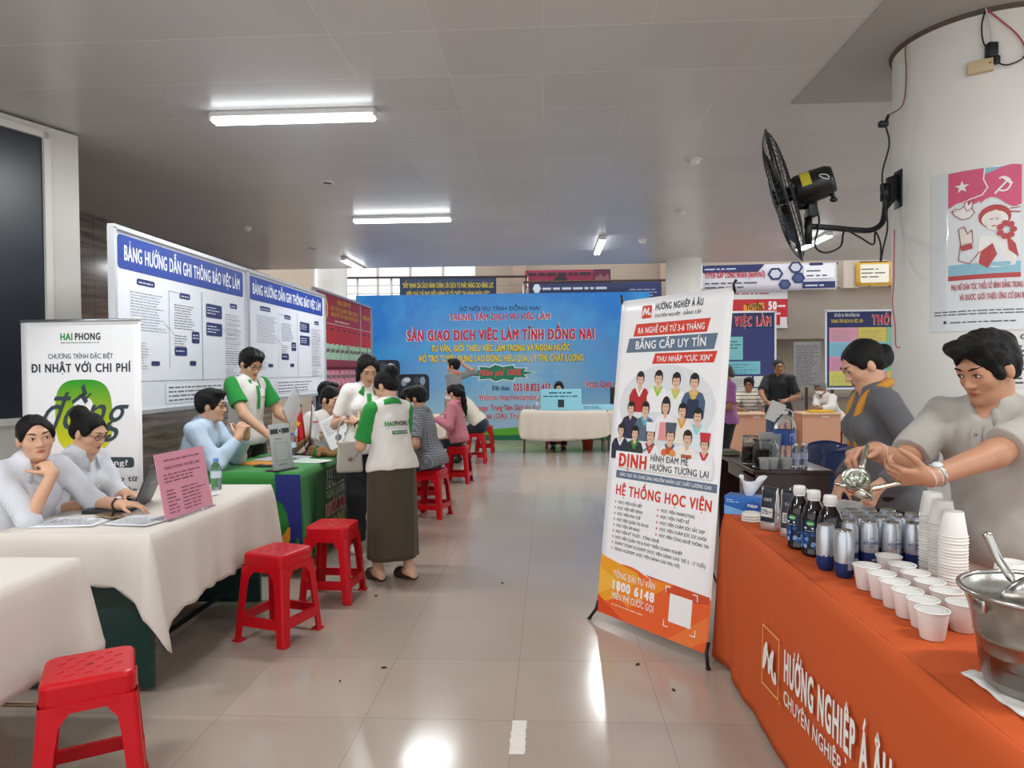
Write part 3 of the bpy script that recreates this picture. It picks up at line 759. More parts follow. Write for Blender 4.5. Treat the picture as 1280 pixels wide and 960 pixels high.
def marble_mat():
    m = M('brown_marble', '#7d6f63', .16, spec=.55); nt = m.node_tree; b = nt.nodes['Principled BSDF']
    tc = node(nt, 'ShaderNodeTexCoord'); mp = node(nt, 'ShaderNodeMapping'); mp.inputs['Scale'].default_value = (.6, .5, 5.5); nt.links.new(tc.outputs['Object'], mp.inputs[0])
    ns = node(nt, 'ShaderNodeTexNoise'); ns.inputs['Scale'].default_value = 2.2; ns.inputs['Detail'].default_value = 7; ns.inputs['Distortion'].default_value = .5; nt.links.new(mp.outputs[0], ns.inputs['Vector'])
    cr = node(nt, 'ShaderNodeValToRGB'); e = cr.color_ramp.elements; e[0].position = .3; e[0].color = C('#5d5148'); e[1].position = .7; e[1].color = C('#a39486')
    nt.links.new(ns.outputs['Fac'], cr.inputs[0])
    br = node(nt, 'ShaderNodeTexBrick'); br.inputs['Scale'].default_value = 1; br.inputs['Mortar Size'].default_value = .004; br.inputs['Brick Width'].default_value = .9; br.inputs['Row Height'].default_value = .6; br.offset = 0
    br.inputs['Color1'].default_value = (1, 1, 1, 1); br.inputs['Color2'].default_value = (.86, .86, .86, 1); br.inputs['Mortar'].default_value = (.35, .33, .3, 1)
    sp = node(nt, 'ShaderNodeSeparateXYZ'); nt.links.new(tc.outputs['Object'], sp.inputs[0]); cb = node(nt, 'ShaderNodeCombineXYZ')
    ad = node(nt, 'ShaderNodeMath', operation='ADD'); nt.links.new(sp.outputs[0], ad.inputs[0]); nt.links.new(sp.outputs[1], ad.inputs[1]); nt.links.new(ad.outputs[0], cb.inputs[0]); nt.links.new(sp.outputs[2], cb.inputs[1]); nt.links.new(cb.outputs[0], br.inputs['Vector'])
    mx = node(nt, 'ShaderNodeMix', data_type='RGBA', blend_type='MULTIPLY'); mx.inputs[0].default_value = 1; nt.links.new(cr.outputs[0], mx.inputs[6]); nt.links.new(br.outputs['Color'], mx.inputs[7]); nt.links.new(mx.outputs[2], b.inputs['Base Color'])
    return m
def struct(o): o['kind'] = 'structure'; return o
WHITE = M('white_paint', '#d9d7d0', .6, noise=.03, nscale=3)
CREAM = M('cream_wall', '#b7a897', .7, noise=.04, nscale=2)
TAUPE = M('taupe_wall', '#9c8f81', .6, noise=.05, nscale=2)
STEEL = M('steel', '#b9b7b2', .22, 1.0); CHROME = M('chrome', '#d5d4d0', .12, 1.0); BLACKM = M('black_metal', '#141414', .4, .3); BLACKP = M('black_plastic', '#121315', .45)
CH = 3.37
struct(mesh_obj('floor', [(-9, -5, 0), (9, -5, 0), (9, 22, 0), (-9, 22, 0)], [(0, 1, 2, 3)], floor_mat()))
mb = MB(); mb.box((0, 5.05, CH + .075), (18, 15.3, .15)); struct(mb.build('ceiling', ceiling_mat()))
mb = MB(); mb.box((-5.5, 7.6, CH / 2), (.2, 11.6, CH)); struct(mb.build('wall_left', marble_mat()))
# far hall: two storeys, windows open to the day
mb = MB()
for x0, x1, z0, z1 in ((-9, -6.3, 0, 6), (-6.3, -1.9, 0, 2.9), (-6.3, -1.9, 4.3, 6), (-1.9, -1.3, 0, 6), (-1.3, 3.2, 0, 6), (3.2, 4.2, 0, 2.6), (3.2, 4.2, 4.2, 6), (4.2, 9, 0, 6)):
    mb.box(((x0 + x1) / 2, 18.6, (z0 + z1) / 2), (x1 - x0, .2, z1 - z0))
struct(mb.build('wall_back', CREAM))
for wn, (x0, x1, z0, z1) in enumerate(((-6.3, -1.9, 2.9, 4.3), (3.2, 4.2, 2.6, 4.2)), 1):
    mb = MB(); n = max(2, int((x1 - x0) / .75))
    for k in range(n + 1): mb.box((x0 + (x1 - x0) * k / n, 18.55, (z0 + z1) / 2), (.06, .08, z1 - z0))
    for z in (z0, z0 + (z1 - z0) * .35, z1): mb.box(((x0 + x1) / 2, 18.55, z), (x1 - x0, .07, .05))
    w_ = struct(mb.build('window_%d' % wn, M('window_frame', '#c9c2b6', .5)))
    g = MB(); g.box(((x0 + x1) / 2, 18.6, (z0 + z1) / 2), (x1 - x0, .01, z1 - z0)); g.build('pane', M('window_glass', '#f4f8fa', .02, trans=1, ior=1.1), w_)
mb = MB(); mb.box((-.72, 17.9, 3), (.34, .5, 6)); mb.box((3.0, 17.9, 3), (.4, .5, 6)); struct(mb.build('trim_1', M('pink_tan_pier', '#b39a88', .6)))
# upper walkway with parapet on the right, over a low soffit
mb = MB(); mb.box((5.9, 15.35, 2.7), (6.0, .2, 1.0)); mb.box((5.9, 16.1, 2.15), (6.0, 1.7, .1)); struct(mb.build('trim_2', TAUPE))
mb = MB(); mb.box((5.9, 15.9, 1.05), (6.0, .2, 2.1)); struct(mb.build('wall_right', M('beige_stone', '#a0937f', .35, noise=.1, nscale=1.5)))
mb = MB(); mb.box((5.9, 15.76, .42), (6.0, .08, .84)); mb.box((5.9, 15.72, .86), (6.0, .14, .05)); struct(mb.build('trim_3', M('grey_stone_rail', '#86796b', .3)))
mb = MB()
for x in (6.35, 7.4): mb.box((x, 15.2, 3.6), (.32, .3, .9))
struct(mb.build('trim_4', M('pale_pier', '#c5b8a8', .6)))
# ---- round columns
def column(x, y, r, h, name):
    mb = MB(); mb.lathe([(r, 0), (r, h)], (x, y, 0), 64); mb.lathe([(r + .02, 0), (r + .02, .12), (r, .13)], (x, y, 0), 64, 0)
    return struct(mb.build(name, M('column_paint', '#e2e1db', .55, noise=.04, nscale=2.5, bump=.05, bscale=8)))
NC = (2.56, 4.277); NR = .473
column(NC[0], NC[1], NR, CH, 'column'); column(2.36, 12.35, .305, CH, 'column'); column(-4.42, 14.2, .30, 4.2, 'column')
mb = MB()
mb.box((NC[0], NC[1], CH - .004), (1.62, 1.75, .008)); pn = M('perforated_panel', '#adaaa7', .55, noise=.12, nscale=160); struct(mb.build('trim_5', pn))
mb = MB(); mb.lathe([(NR + .001, CH - .03), (NR + .012, CH - .02), (NR + .02, CH - .006)], (NC[0], NC[1], 0), 64); struct(mb.build('trim_6', M('dusty_seal', '#5a5148', .8, noise=.5, nscale=25)))
# ---- pier with the dark board at the left
pA = Vector((-3.70, 5.38, 0)); pd = Vector((-.198, -.506, 0)).normalized(); pn_ = Vector((pd.y, -pd.x, 0)); pn_ = -pn_ if pn_.x < 0 else pn_
R3 = Matrix((pd, Vector((-pd.y, pd.x, 0)), (0, 0, 1))).transposed()
mb = MB(); mb.box(pA + pd * 1.0 - pn_ * .15 + Vector((0, 0, 1.675)), (2.0, .3, 3.35), R=R3); struct(mb.build('trim_7', M('pier_panel', '#d5d3cb', .5, noise=.04, nscale=4)))
# ---- ceiling lamps
def lamp(x, y, along, label, power=LAMP_POWER):
    t = thing('ceiling_lamp', label, 'lamp', (x, y, CH), 0 if along == 'x' else pi / 2, 'fluorescent ceiling lamps')
    mb = MB(); mb.box((0, 0, -.02), (1.2, .10, .04), 0, .006); mb.box((.6, 0, -.035), (.02, .09, .05)); mb.box((-.6, 0, -.035), (.02, .09, .05)); mb.build('housing', M('lamp_housing', '#dcdcda', .4), t)
    for q in (-.026, .026):
        mb = MB(); mb.tube([(-.59, q, -.058), (.59, q, -.058)], .021, 0, 10); mb.build('tube', M('lamp_tube', '#f6fbff', .3, emit=9.0), t)
    l = bpy.data.lights.new('lamp_light', 'AREA'); l.shape = 'RECTANGLE'; l.size = 1.15; l.size_y = .1; l.energy = power; l.color = (.95, .98, 1.0)
    o = bpy.data.objects.new('lamp_light', l); COL.objects.link(o); o.parent = t; o.location = (0, 0, -.082)
    return t
lamp(-1.84, 5.04, 'x', 'long fluorescent ceiling lamp over the white table with the laptop, the largest lit one')
lamp(-1.77, 8.5, 'x', 'fluorescent ceiling lamp second along the hall, lit above the row of red stools')
lamp(-3.36, 12.0, 'y', 'fluorescent ceiling lamp at far left near the grey column, seen end on')
lamp(.78, 10.6, 'y', 'fluorescent ceiling lamp running lengthways above the far end of the aisle')
lamp(3.92, 10.6, 'y', 'fluorescent ceiling lamp seen behind the wire cage of the wall fan')
for x, y in ((-1.8, .9), (1.9, .9), (0, -2.2), (-4.2, 1.9), (4.4, 2.2)): lamp(x, y, 'x', 'added unseen ceiling lamp out of view, brightening the hall')  # unseen lamps, added outside the frame to brighten the hall
def disc(x, y, name, label, cat, dark=False, group=None):
    t = thing(name, label, cat, (x, y, CH), 0, group); mb = MB()
    if dark:
        mb.lathe([(.07, 0), (.07, -.008), (.05, -.012), (.05, -.004)], (0, 0, 0), 24); mb.build('trim_ring', M('lamp_housing', '#dcdcda', .4), t)
        MB().lathe([(.05, -.004), (.03, -.002), (.001, -.002)], (0, 0, 0), 20).build('reflector', M('dark_recess', '#3a3a3a', .3), t)
    else:
        mb.lathe([(.065, 0), (.065, -.012), (.055, -.018)], (0, 0, 0), 24); mb.build('base', M('lamp_housing', '#dcdcda', .4), t)
        MB().lathe([(.05, -.016), (.045, -.04), (.025, -.05), (.001, -.052)], (0, 0, 0), 24).build('sensor_head', M('white_plastic', '#e6e5e0', .4), t)
disc(-2.2, 6.94, 'downlight', 'small round unlit downlight between the two long ceiling lamps', 'light', True)
disc(1.33, 6.45, 'smoke_detector', 'round white ceiling detector above the fan, nearest of the detectors', 'detector')
disc(1.6, 8.55, 'smoke_detector', 'small white ceiling detector above the tall banner and short of the far column', 'detector')
disc(-3.92, 8.98, 'smoke_detector', 'small white ceiling detector above the blue headed notice boards', 'detector')
disc(1.39, 10.4, 'smoke_detector', 'tiny white ceiling detector beside the lengthways lamp at the far end', 'detector')
disc(-3.6, 10.6, 'downlight', 'small round unlit downlight far off above the second notice board', 'light', True)
# ================================================================ boards, banners, posters
INK = {}
def ink(h, rough=.5): return M('ink_' + h.lstrip('#'), h, rough)
VW = M('vinyl_white', '#f3f3f4', .35, bump=.25, bscale=5)
# ---- dark board on the pier
t = thing('blackboard', 'large dark grey board in a white frame at the far left edge', 'board', pA + pd * 1.07 + pn_ * .012 + Vector((0, 0, 2.2)), 0)
mb = MB(); mb.box((0, 0, 0), (1.55, .02, 2.10), R=R3); mb.build('panel', M('slate_panel', '#2b3138', .35), t)
mb = MB()
for s_, c_, d_ in ((0, (0, 0, 1.07), (1.63, .05, .05)), (0, (0, 0, -1.07), (1.63, .05, .05)), (0, (-.80, 0, 0), (.05, .05, 2.18)), (0, (.80, 0, 0), (.05, .05, 2.18))):
    mb.box(R3 @ Vector(c_) + pn_ * .012, d_, R=R3)
mb.build('frame', WHITE, t)
# ---- the two guide boards
def guide_board(y0, y1, label, k):
    z0, z1 = 1.195, 2.485; w = y1 - y0; h = z1 - z0
    t = thing('notice_board', label, 'notice board', (-3.0, y0, 0), 0, 'blue headed guide boards')
    mb = MB(); mb.box((-.02, w / 2, (z0 + z1) / 2), (.03, w, h)); mb.build('panel', M('board_white', '#dde1e8', .3), t)
    mb = MB()
    for a, b in (((-.005, w / 2, z1 + .008), (.05, w + .04, .03)), ((-.005, w / 2, z0 - .008), (.05, w + .04, .03)), ((-.005, -.008, (z0 + z1) / 2), (.05, .03, h)), ((-.005, w + .008, (z0 + z1) / 2), (.05, .03, h))): mb.box(a, b)
    mb.build('frame', M('aluminium_frame', '#c9ccd0', .35, .6), t)
    for y in (.12, w - .12):
        mb = MB(); mb.box((-.06, y, z1 / 2 - .1), (.035, .035, z1 - .25)); mb.box((-.06, y, .02), (.5, .04, .035)); mb.build('leg', M('board_leg', '#3a3835', .4, .5), t)
    p = Print(flat((-.003, 0, z0), (0, 1, 0), (0, 0, 1))); blue = ink('#1e3f96'); nv = ink('#1f2c60'); gr = ink('#8b9099'); dk = ink('#4a4f5a')
    p.rrect(.05, h - .27, w - .05, h - .03, .03, blue)
    p.text('BẢNG HƯỚNG DẪN GHI THÔNG BÁO VIỆC LÀM', .12, h - .205, .105, ink('#eef1f6'), width=w - .24, bold=.022)
    X = lambda f: f * w
    pill = lambda x0, y0_, x1, y1_: p.rrect(X(x0), y0_, X(x1), y1_, .015, nv, 2)
    wl = ink('#c8d0e4')
    for x0, y, x1 in ((.13, h - .33, .24), (.41, h - .37, .49), (.84, h - .37, .91)): pill(x0, y - .03, x1, y + .015); p.bars(X(x0) + .02, y - .02, X(x1) - .01, y + .006, wl, .022, .4, 3, 3)
    for x0, y0_, x1, y1_ in ((.62, h - .52, .76, h - .40), (.62, h - .68, .76, h - .565), (.50, h - .76, .56, h - .66), (.37, h - .87, .46, h - .80), (.48, h - .95, .53, h - .91), (.21, h - .955, .265, h - .92), (.93, .05, .965, .09)):
        pill(x0, y0_, x1, y1_)
        if y1_ - y0_ > .04: p.bars(X(x0) + .015, y0_ + .015, X(x1) - .01, y1_ - .012, wl, .025, .35, int(x0 * 100), 3)
    for x0, y0_, x1, y1_, sd in ((.09, .58, .32, h - .40, 1), (.37, .62, .54, h - .44, 2), (.37, .44, .47, .60, 4), (.79, .50, .95, h - .45, 5), (.79, .34, .96, .50, 6), (.09, .30, .20, .52, 7), (.79, .22, .9, .33, 9)):
        p.bars(X(x0), y0_, X(x1), y1_, gr if sd % 2 else dk, .021, .22, sd + k * 10, 2, .3)
    p.line([(X(.585), .22), (X(.585), h - .31)], .006, dk); p.line([(X(.335), .32), (X(.335), h - .36), (X(.40), h - .36)], .004, gr); p.line([(X(.06), .22), (X(.96), .22)], .004, gr)
    for q in range(14): p.line([(X(.80), .24 + q * .045), (X(.95), .235 + q * .045)], .002, gr)
    p.line([(X(.30), h - .62), (X(.37), h - .70)], .003, dk); p.line([(X(.76), h - .6), (X(.84), h - .66), (X(.92), h - .6)], .003, gr)
    p.rrect(X(.30), .035, X(.90), .20, .02, ink('#c9cfdb')); p.rrect(X(.303), .04, X(.897), .195, .018, ink('#e2e6ed'), 2); p.bars(X(.32), .05, X(.80), .19, ink('#6d727c'), .034, .38, 11 + k, 3, .2)
    p.build(t)
guide_board(4.71, 6.82, 'white guide board with blue heading, first and larger looking, beside the tall white programme banner', 1)
guide_board(6.87, 9.25, 'white guide board with blue heading, second one, next to the red brochure board', 2)
# ---- red brochure board with racks
t = thing('brochure_board', 'red board with yellow heading and booklet racks beyond the guide boards', 'board', (-3.3, 9.75, 0), 0)
mb = MB(); mb.box((-.02, 1.56, 1.80), (.04, 3.12, 1.7)); mb.build('panel', M('red_board', '#a82634', .45), t)
mb = MB()
for a, b in (((0, 1.56, 2.66), (.06, 3.16, .03)), ((0, -.01, 1.8), (.06, .03, 1.72)), ((0, 3.13, 1.8), (.06, .03, 1.72)), ((0, 2.42, 1.9), (.03, .015, 1.5))): mb.box(a, b)
mb.build('frame', M('aluminium_frame'), t)
for z in (1.56, 1.17): mb = MB(); mb.box((.05, 1.5, z), (.12, 3.0, .02)); mb.box((.11, 1.5, z + .05), (.012, 3.0, .09)); mb.build('rack_shelf', M('rack_red', '#8e2230', .4), t)
for y in (.15, 2.97): mb = MB(); mb.box((-.05, y, .48), (.04, .04, .96)); mb.box((-.05, y, .02), (.5, .05, .035)); mb.build('leg', M('board_leg'), t)
p = Print(flat((.002, 0, 0), (0, 1, 0), (0, 0, 1))); ye = ink('#e2b23c')
p.rect(0, 1.86, 3.12, 2.18, ink('#c22b2d')); p.rect(0, 2.2, 3.12, 2.215, ink('#d9a9a0'))
for k in range(10): p.rect(.12 + k * .31, 2.115, .26 + k * .31, 2.14, ink('#3b2a33'), 2)
p.ell(.42, 2.42, .2, .2, ye); p.ell(.42, 2.42, .13, .13, ink('#a82634'), 2)
p.poly([(.42 + (.12 if i % 2 == 0 else .05) * cos(pi / 2 + i * pi / 5), 2.42 + (.12 if i % 2 == 0 else .05) * sin(pi / 2 + i * pi / 5)) for i in range(10)], ink('#cf3a30'), 3)
p.text('BẢNG NIÊM YẾT', 1.45, 2.53, .07, ye, width=.75, align='c', bold=.03)
p.text('CÁC THỦ TỤC HÀNH CHÍNH THUỘC', 1.5, 2.42, .06, ye, width=1.5, align='c', bold=.03); p.text('GIẢI QUYẾT CỦA TRUNG TÂM VIỆC LÀM', 1.5, 2.33, .06, ye, width=1.5, align='c', bold=.03)
p.bars(.95, 2.24, 2.1, 2.29, ink('#e8d9d5'), .04, .5, 2); p.text('THÔNG BÁO', 2.55, 2.40, .07, ye, width=.5, bold=.03)
p.build(t)
def booklet(name, col, label, cat, y, z, tilt, group):
    mb = MB(); mb.box((0, 0, .16), (.02, .205, .32), R=Matrix.Rotation(-.1, 3, 'Y')); mb.box((.012, 0, .22), (.004, .15, .05), 1, R=Matrix.Rotation(-.1, 3, 'Y'))
    o = mb.build(name, [M('paper_' + col[1:], col, .7), M('paper_print', '#6f6a68', .7)]); o.location = (-3.24, y, z); o.rotation_euler = (tilt, 0, 0); return tag(o, label, cat, group)
rnd = random.Random(5)
for k in range(12): booklet('booklet', '#a9cdb4', 'pale green booklet, %s from the guide boards in the upper rack of the red board' % ORD[k], 'booklet', 9.9 + k * .24, 1.575, rnd.uniform(-.14, .14), 'green booklets in the upper rack')
for k in range(12): booklet('booklet', '#d68ea4', 'pink booklet, %s from the guide boards in the lower rack of the red board' % ORD[k], 'booklet', 9.9 + k * .24, 1.185, rnd.uniform(-.05, .05), 'pink booklets in the lower rack')
# ---- HAI PHONG roll-up banner
t = thing('roll_up_banner', 'tall white roll-up banner with a huge green 0 behind two seated women', 'banner', (-3.56, 4.56, 0), radians(-3))
w_, h_ = .86, 1.83
vs = []; fs = []; n = 16
bow = lambda u: .0
for j in range(2):
    for i in range(n + 1): u = w_ * i / n; vs.append((u, -bow(u), .06 + j * (h_ - .06)))
for i in range(n): fs.append((i, i + 1, n + 2 + i, n + 1 + i))
o = mesh_obj('sheet', vs, fs, VW, t, True); md = o.modifiers.new('t', 'SOLIDIFY'); md.thickness = .002; md.offset = 1
mb = MB(); mb.box((w_ / 2, 0, .035), (w_ + .02, .09, .07), 0, .01); mb.build('base', M('alu_base', '#b9bcbf', .3, .8), t)
mb = MB(); mb.tube([(w_ / 2, .03, .05), (w_ / 2, .03, h_)], .01); mb.tube([(0, .0, h_), (w_, .0, h_)], .011); mb.build('pole', M('alu_base'), t)
p = Print(lambda u, v, l: (u, -bow(u) - .003 - l, v)); dk = ink('#34414a'); gn = ink('#2f9a3e')
p.text('HAI', .285, 1.70, .045, gn, width=.095, bold=.04); p.text('PHONG', .39, 1.70, .045, dk, width=.19, bold=.04); p.bars(.29, 1.668, .58, 1.69, ink('#9aa39a'), .012, .6, 1)
p.text('CHƯƠNG TRÌNH ĐẶC BIỆT', .43, 1.575, .032, dk, width=.47, align='c', bold=.005); p.text('ĐI NHẬT VỚI CHI PHÍ', .43, 1.485, .055, dk, width=.72, align='c', bold=.035)
# the big 0 graded from green to yellow
g0 = bpy.data.materials.new('zero_green'); g0.use_nodes = True; nt = g0.node_tree; b = nt.nodes['Principled BSDF']; b.inputs['Roughness'].default_value = .4
tc = node(nt, 'ShaderNodeTexCoord'); sp = node(nt, 'ShaderNodeSeparateXYZ'); nt.links.new(tc.outputs['Object'], sp.inputs[0]); mr = node(nt, 'ShaderNodeMapRange'); mr.inputs[1].default_value = 1.0; mr.inputs[2].default_value = 1.42; nt.links.new(sp.outputs[2], mr.inputs[0])
cr = node(nt, 'ShaderNodeValToRGB'); e = cr.color_ramp.elements; e[0].color = C('#d9d400'); e[1].color = C('#2aa41c'); nt.links.new(mr.outputs[0], cr.inputs[0]); nt.links.new(cr.outputs[0], b.inputs['Base Color'])
def ringshape(cx, cy, ro, ri, n=40):
    def pt(r, k):
        a = 2 * pi * k / n; c, s_ = cos(a), sin(a); ex = .62
        return (cx + r[0] * math.copysign(abs(c) ** ex, c), cy + r[1] * math.copysign(abs(s_) ** ex, s_))
    for k in range(n): p.poly([pt(ro, k), pt(ro, k + 1), pt(ri, k + 1), pt(ri, k)], g0, 1)
ringshape(.445, 1.19, (.205, .245), (.075, .125))
p.text('đồng', .105, 1.10, .25, ink('#33444d'), width=.60, bold=.0, lay=4, shear=.42)
p.line([(.42, 1.33), (.47, 1.31), (.5, 1.34)], .012, ink('#33444d'), 3)
p.line([(.86 * .74, 1.06), (.56, 1.02)], .014, ink('#33444d'), 3)
p.rrect(.25, .845, .80, .915, .02, dk, 2); p.text('chỉ là 0 đồng?', .30, .862, .034, ink('#f2f2f2'), width=.46, bold=.02, lay=4)
for k, tx in enumerate(('được đài thọ từ', 'công ty, tập đoàn', 'chi phí cho', 'học và làm')): p.text(tx, .82, .755 - k * .075, .036, dk, width=(.50, .55, .40, .38)[k], align='r', bold=.02)
p.build(t)
# ---- X banner
P0, P1 = Vector((.292, 4.11, .05)), Vector((.773, 3.46, .062)); T0, T1 = Vector((.43, 4.27, 1.888)), Vector((.946, 3.655, 1.886))
er = ((P1 - P0) + (T1 - T0)).normalized(); eu = ((T0 - P0) + (T1 - P1)); eu = (eu - er * eu.dot(er)).normalized(); en = er.cross(eu)
BW, BH = .808, 1.845
BO = (P0 + P1 + T0 + T1) / 4 - er * BW / 2 - eu * BH / 2
root = thing('x_banner', 'tall leaning white and orange banner with rows of workers beside the orange table', 'banner', (BO.x, BO.y, 0), 0)
L = lambda v: v - Vector((BO.x, BO.y, 0))
def bf(u, v, l):
    return L(BO + er * u + eu * v + en * l)
vs = []; fs = []; nu, nv = 16, 24
for j in range(nv + 1):
    for i in range(nu + 1): vs.append(bf(BW * i / nu, BH * j / nv, 0))
for j in range(nv):
    for i in range(nu): a = j * (nu + 1) + i; fs.append((a, a + 1, a + nu + 2, a + nu + 1))
o = mesh_obj('sheet', vs, fs, VW, root, True); md = o.modifiers.new('t', 'SOLIDIFY'); md.thickness = .0015; md.offset = -1
bk = M('black_rod', '#101010', .35)
ctr = BO + er * BW / 2 + eu * (BH * .48) - en * .09
for a, b in ((BO + eu * .02, BO + er * BW + eu * BH), (BO + er * BW + eu * .02, BO + eu * BH)):
    mb = MB(); mb.tube([L(a - en * .005), L((a * .5 + ctr * .5) - en * .02), L(ctr), L((b * .5 + ctr * .5) - en * .02), L(b - en * .005)], .006, 0, 8); mb.build('cross_rod', bk, root)
for s_, a in ((-1, BO), (1, BO + er * BW)):
    f = a + er * s_ * .03 + en * .03; f.z = .008
    mb = MB(); mb.tube([L(a + eu * .06 - en * .004), L(a + eu * .01 + en * .006), L(f)], .009, 0, 8); mb.ell(L(f), (.014, .014, .008), 0, None, 10, 6); mb.build('foot', bk, root)
    mb = MB(); q = a + eu * BH; mb.tube([L(q - en * .01 - eu * .03), L(q + en * .006 + eu * .012), L(q + er * s_ * .012 + eu * .035)], .0075, 0, 8); mb.build('clip', bk, root)
fr = ctr - en * .5; fr.z = .01
mb = MB(); mb.tube([L(ctr), L(fr)], .006, 0, 8); mb.ell(L(ctr), (.03, .03, .03), 0, None, 12, 8); mb.build('rear_strut', bk, root)
p = Print(bf, .00035); rd = ink('#d63a24'); sl = ink('#62748a'); bl = ink('#2c2f38'); wh = ink('#f3f3f3'); orr = ink('#e8622c'); amb = ink('#f0a227')
def emblem(p, x, y, s_, mbg, mfg, lay=2):
    """the square orange emblem with the flowing M stroke"""
    if mbg: p.rrect(x, y, x + s_, y + s_, s_ * .1, mbg, lay)
    for pts, w0 in ((((.10, .26), (.17, .62), (.30, .80), (.26, .50), (.14, .30)), .10), (((.24, .78), (.40, .60), (.47, .30), (.55, .62), (.70, .80)), .08), (((.70, .80), (.66, .55), (.70, .32), (.88, .28), (.84, .42)), .10), (((.50, .30), (.60, .55), (.42, .55)), .05)):
        q = [tuple(v_[:2]) for v_ in bez([(a, b, 0) for a, b in pts], 5)]
        p.line([(x + a * s_, y + b * s_) for a, b in q], s_ * w0, mfg, lay + 1)
emblem(p, .175, 1.725, .075, rd, wh)
p.text('HƯỚNG NGHIỆP Á ÂU', .275, 1.768, .036, bl, width=.345, bold=.045); p.text('CHUYÊN NGHIỆP - ĐẲNG CẤP', .275, 1.725, .017, bl, width=.335, bold=.03)
def slab(x0, x1, y0, y1, m, sk=.018): p.poly([(x0, y0), (x1 - sk, y0), (x1, y1), (x0 + sk, y1)], m, 1)
slab(.118, .675, 1.622, 1.695, rd); p.text('RA NGHỀ CHỈ TỪ 3-6 THÁNG', .397, 1.638, .034, wh, width=.49, align='c', bold=.02)
slab(.07, .73, 1.528, 1.612, sl); p.text('BẰNG CẤP UY TÍN', .40, 1.547, .046, wh, width=.52, align='c', bold=.022)
slab(.285, .735, 1.458, 1.518, rd); p.text('THU NHẬP “CỰC XỊN”', .51, 1.470, .03, wh, width=.39, align='c', bold=.02)
SK = ink('#dfb79a')
def fig(x, y, s_, hair, top, hat=None, apron=None, lapel=None, lay=2, long=False):
    """a printed portrait: shoulders, neck, face, hair"""
    H_ = ink(hair); Tm = ink(top)
    if long: p.ell(x, y + .008 * s_, .026 * s_, .045 * s_, H_, lay)
    p.poly([(x - .058 * s_, y - .14 * s_), (x + .058 * s_, y - .14 * s_), (x + .062 * s_, y - .07 * s_), (x + .045 * s_, y - .038 * s_), (x + .012 * s_, y - .026 * s_), (x - .012 * s_, y - .026 * s_), (x - .045 * s_, y - .038 * s_), (x - .062 * s_, y - .07 * s_)], Tm, lay)
    p.poly([(x - .011 * s_, y - .034 * s_), (x, y - .05 * s_), (x + .011 * s_, y - .034 * s_), (x + .009 * s_, y - .01 * s_), (x - .009 * s_, y - .01 * s_)], SK, lay + 1)
    if lapel: p.line([(x - .02 * s_, y - .03 * s_), (x, y - .065 * s_), (x + .02 * s_, y - .03 * s_)], .012 * s_, ink(lapel), lay + 2)
    p.ell(x, y + .012 * s_, .0245 * s_, .034 * s_, H_, lay + 1); p.ell(x, y + .003 * s_, .0195 * s_, .028 * s_, SK, lay + 2)
    p.ell(x, y + .030 * s_, .022 * s_, .012 * s_, H_, lay + 3, 10)
    p.rect(x - .012 * s_, y + .006 * s_, x - .004 * s_, y + .009 * s_, H_, lay + 3); p.rect(x + .004 * s_, y + .006 * s_, x + .012 * s_, y + .009 * s_, H_, lay + 3); p.rect(x - .006 * s_, y - .012 * s_, x + .006 * s_, y - .009 * s_, ink('#a5524a'), lay + 3)
    if hat: p.poly([(x - .024 * s_, y + .022 * s_), (x + .024 * s_, y + .022 * s_), (x + .03 * s_, y + .062 * s_), (x - .03 * s_, y + .062 * s_)], ink(hat), lay + 4)
    if apron: p.poly([(x - .032 * s_, y - .14 * s_), (x + .032 * s_, y - .14 * s_), (x + .028 * s_, y - .062 * s_), (x - .028 * s_, y - .062 * s_)], ink(apron), lay + 2)
p.ell(.4, 1.22, .35, .23, ink('#dfe1e4'), .5, 30)
for a in ((.205, 1.36, 1.05, '#2a2320', '#b52a2c', None, None, '#efeae6'), (.345, 1.365, 1.05, '#1d1815', '#f0f0ee', None, None, '#9cc83a'), (.475, 1.352, 1.05, '#201a17', '#e8ebec', None, None, '#c3c94a'), (.60, 1.345, 1.08, '#191512', '#4c5f7d', None, '#27334d', '#dfb94a')): fig(a[0], a[1], a[2] * 1.22, *a[3:], lay=2)
for a in ((.15, 1.19, .98, '#2a2320', '#31324c'), (.265, 1.19, 1.02, '#1b1613', '#5b6d80', None, None, '#55b3c4'), (.415, 1.21, 1.05, '#221b17', '#efeef0', None, '#e59a97'), (.535, 1.19, 1.0, '#1b1613', '#ece7dd', None, None, '#dba23a'), (.64, 1.165, 1.04, '#1d1714', '#dfeaec', None, None, '#8fd0d8')): fig(a[0], a[1], a[2] * 1.2, *a[3:], lay=7, long=a[0] == .415)
for a in ((.085, 1.06, .98, '#2c2420', '#2b3147', None, None, '#e8e8ea'), (.20, 1.05, 1.02, '#1b1613', '#2f3a34', None, None, '#4f8f4c'), (.32, 1.045, 1.16, '#1b1613', '#eceded', '#ecedef', None, '#c64438'), (.465, 1.05, 1.16, '#1b1613', '#eaecee', '#545a68', None, '#5a6272'), (.585, 1.045, 1.08, '#2c211b', '#efe9e2', None, '#b5623c', '#efe9e2'), (.70, 1.02, 1.0, '#2a1e1a', '#eceeef', '#c8333a', None, '#c8333a')): fig(a[0], a[1], a[2] * 1.15, *a[3:], lay=12)
for k, (dx, cc) in enumerate(((-.03, '#d8743c'), (0, '#c9512e'), (.03, '#e0954f'))): p.ell(.46 + dx, .968 + (k % 2) * .012, .022, .02, ink(cc), 20, 12)
p.line([(.28, .965), (.35, 1.01)], .008, ink('#5b6068'), 20)
p.rect(.06, .855, .76, .948, ink('#f3f3f4'), 18)
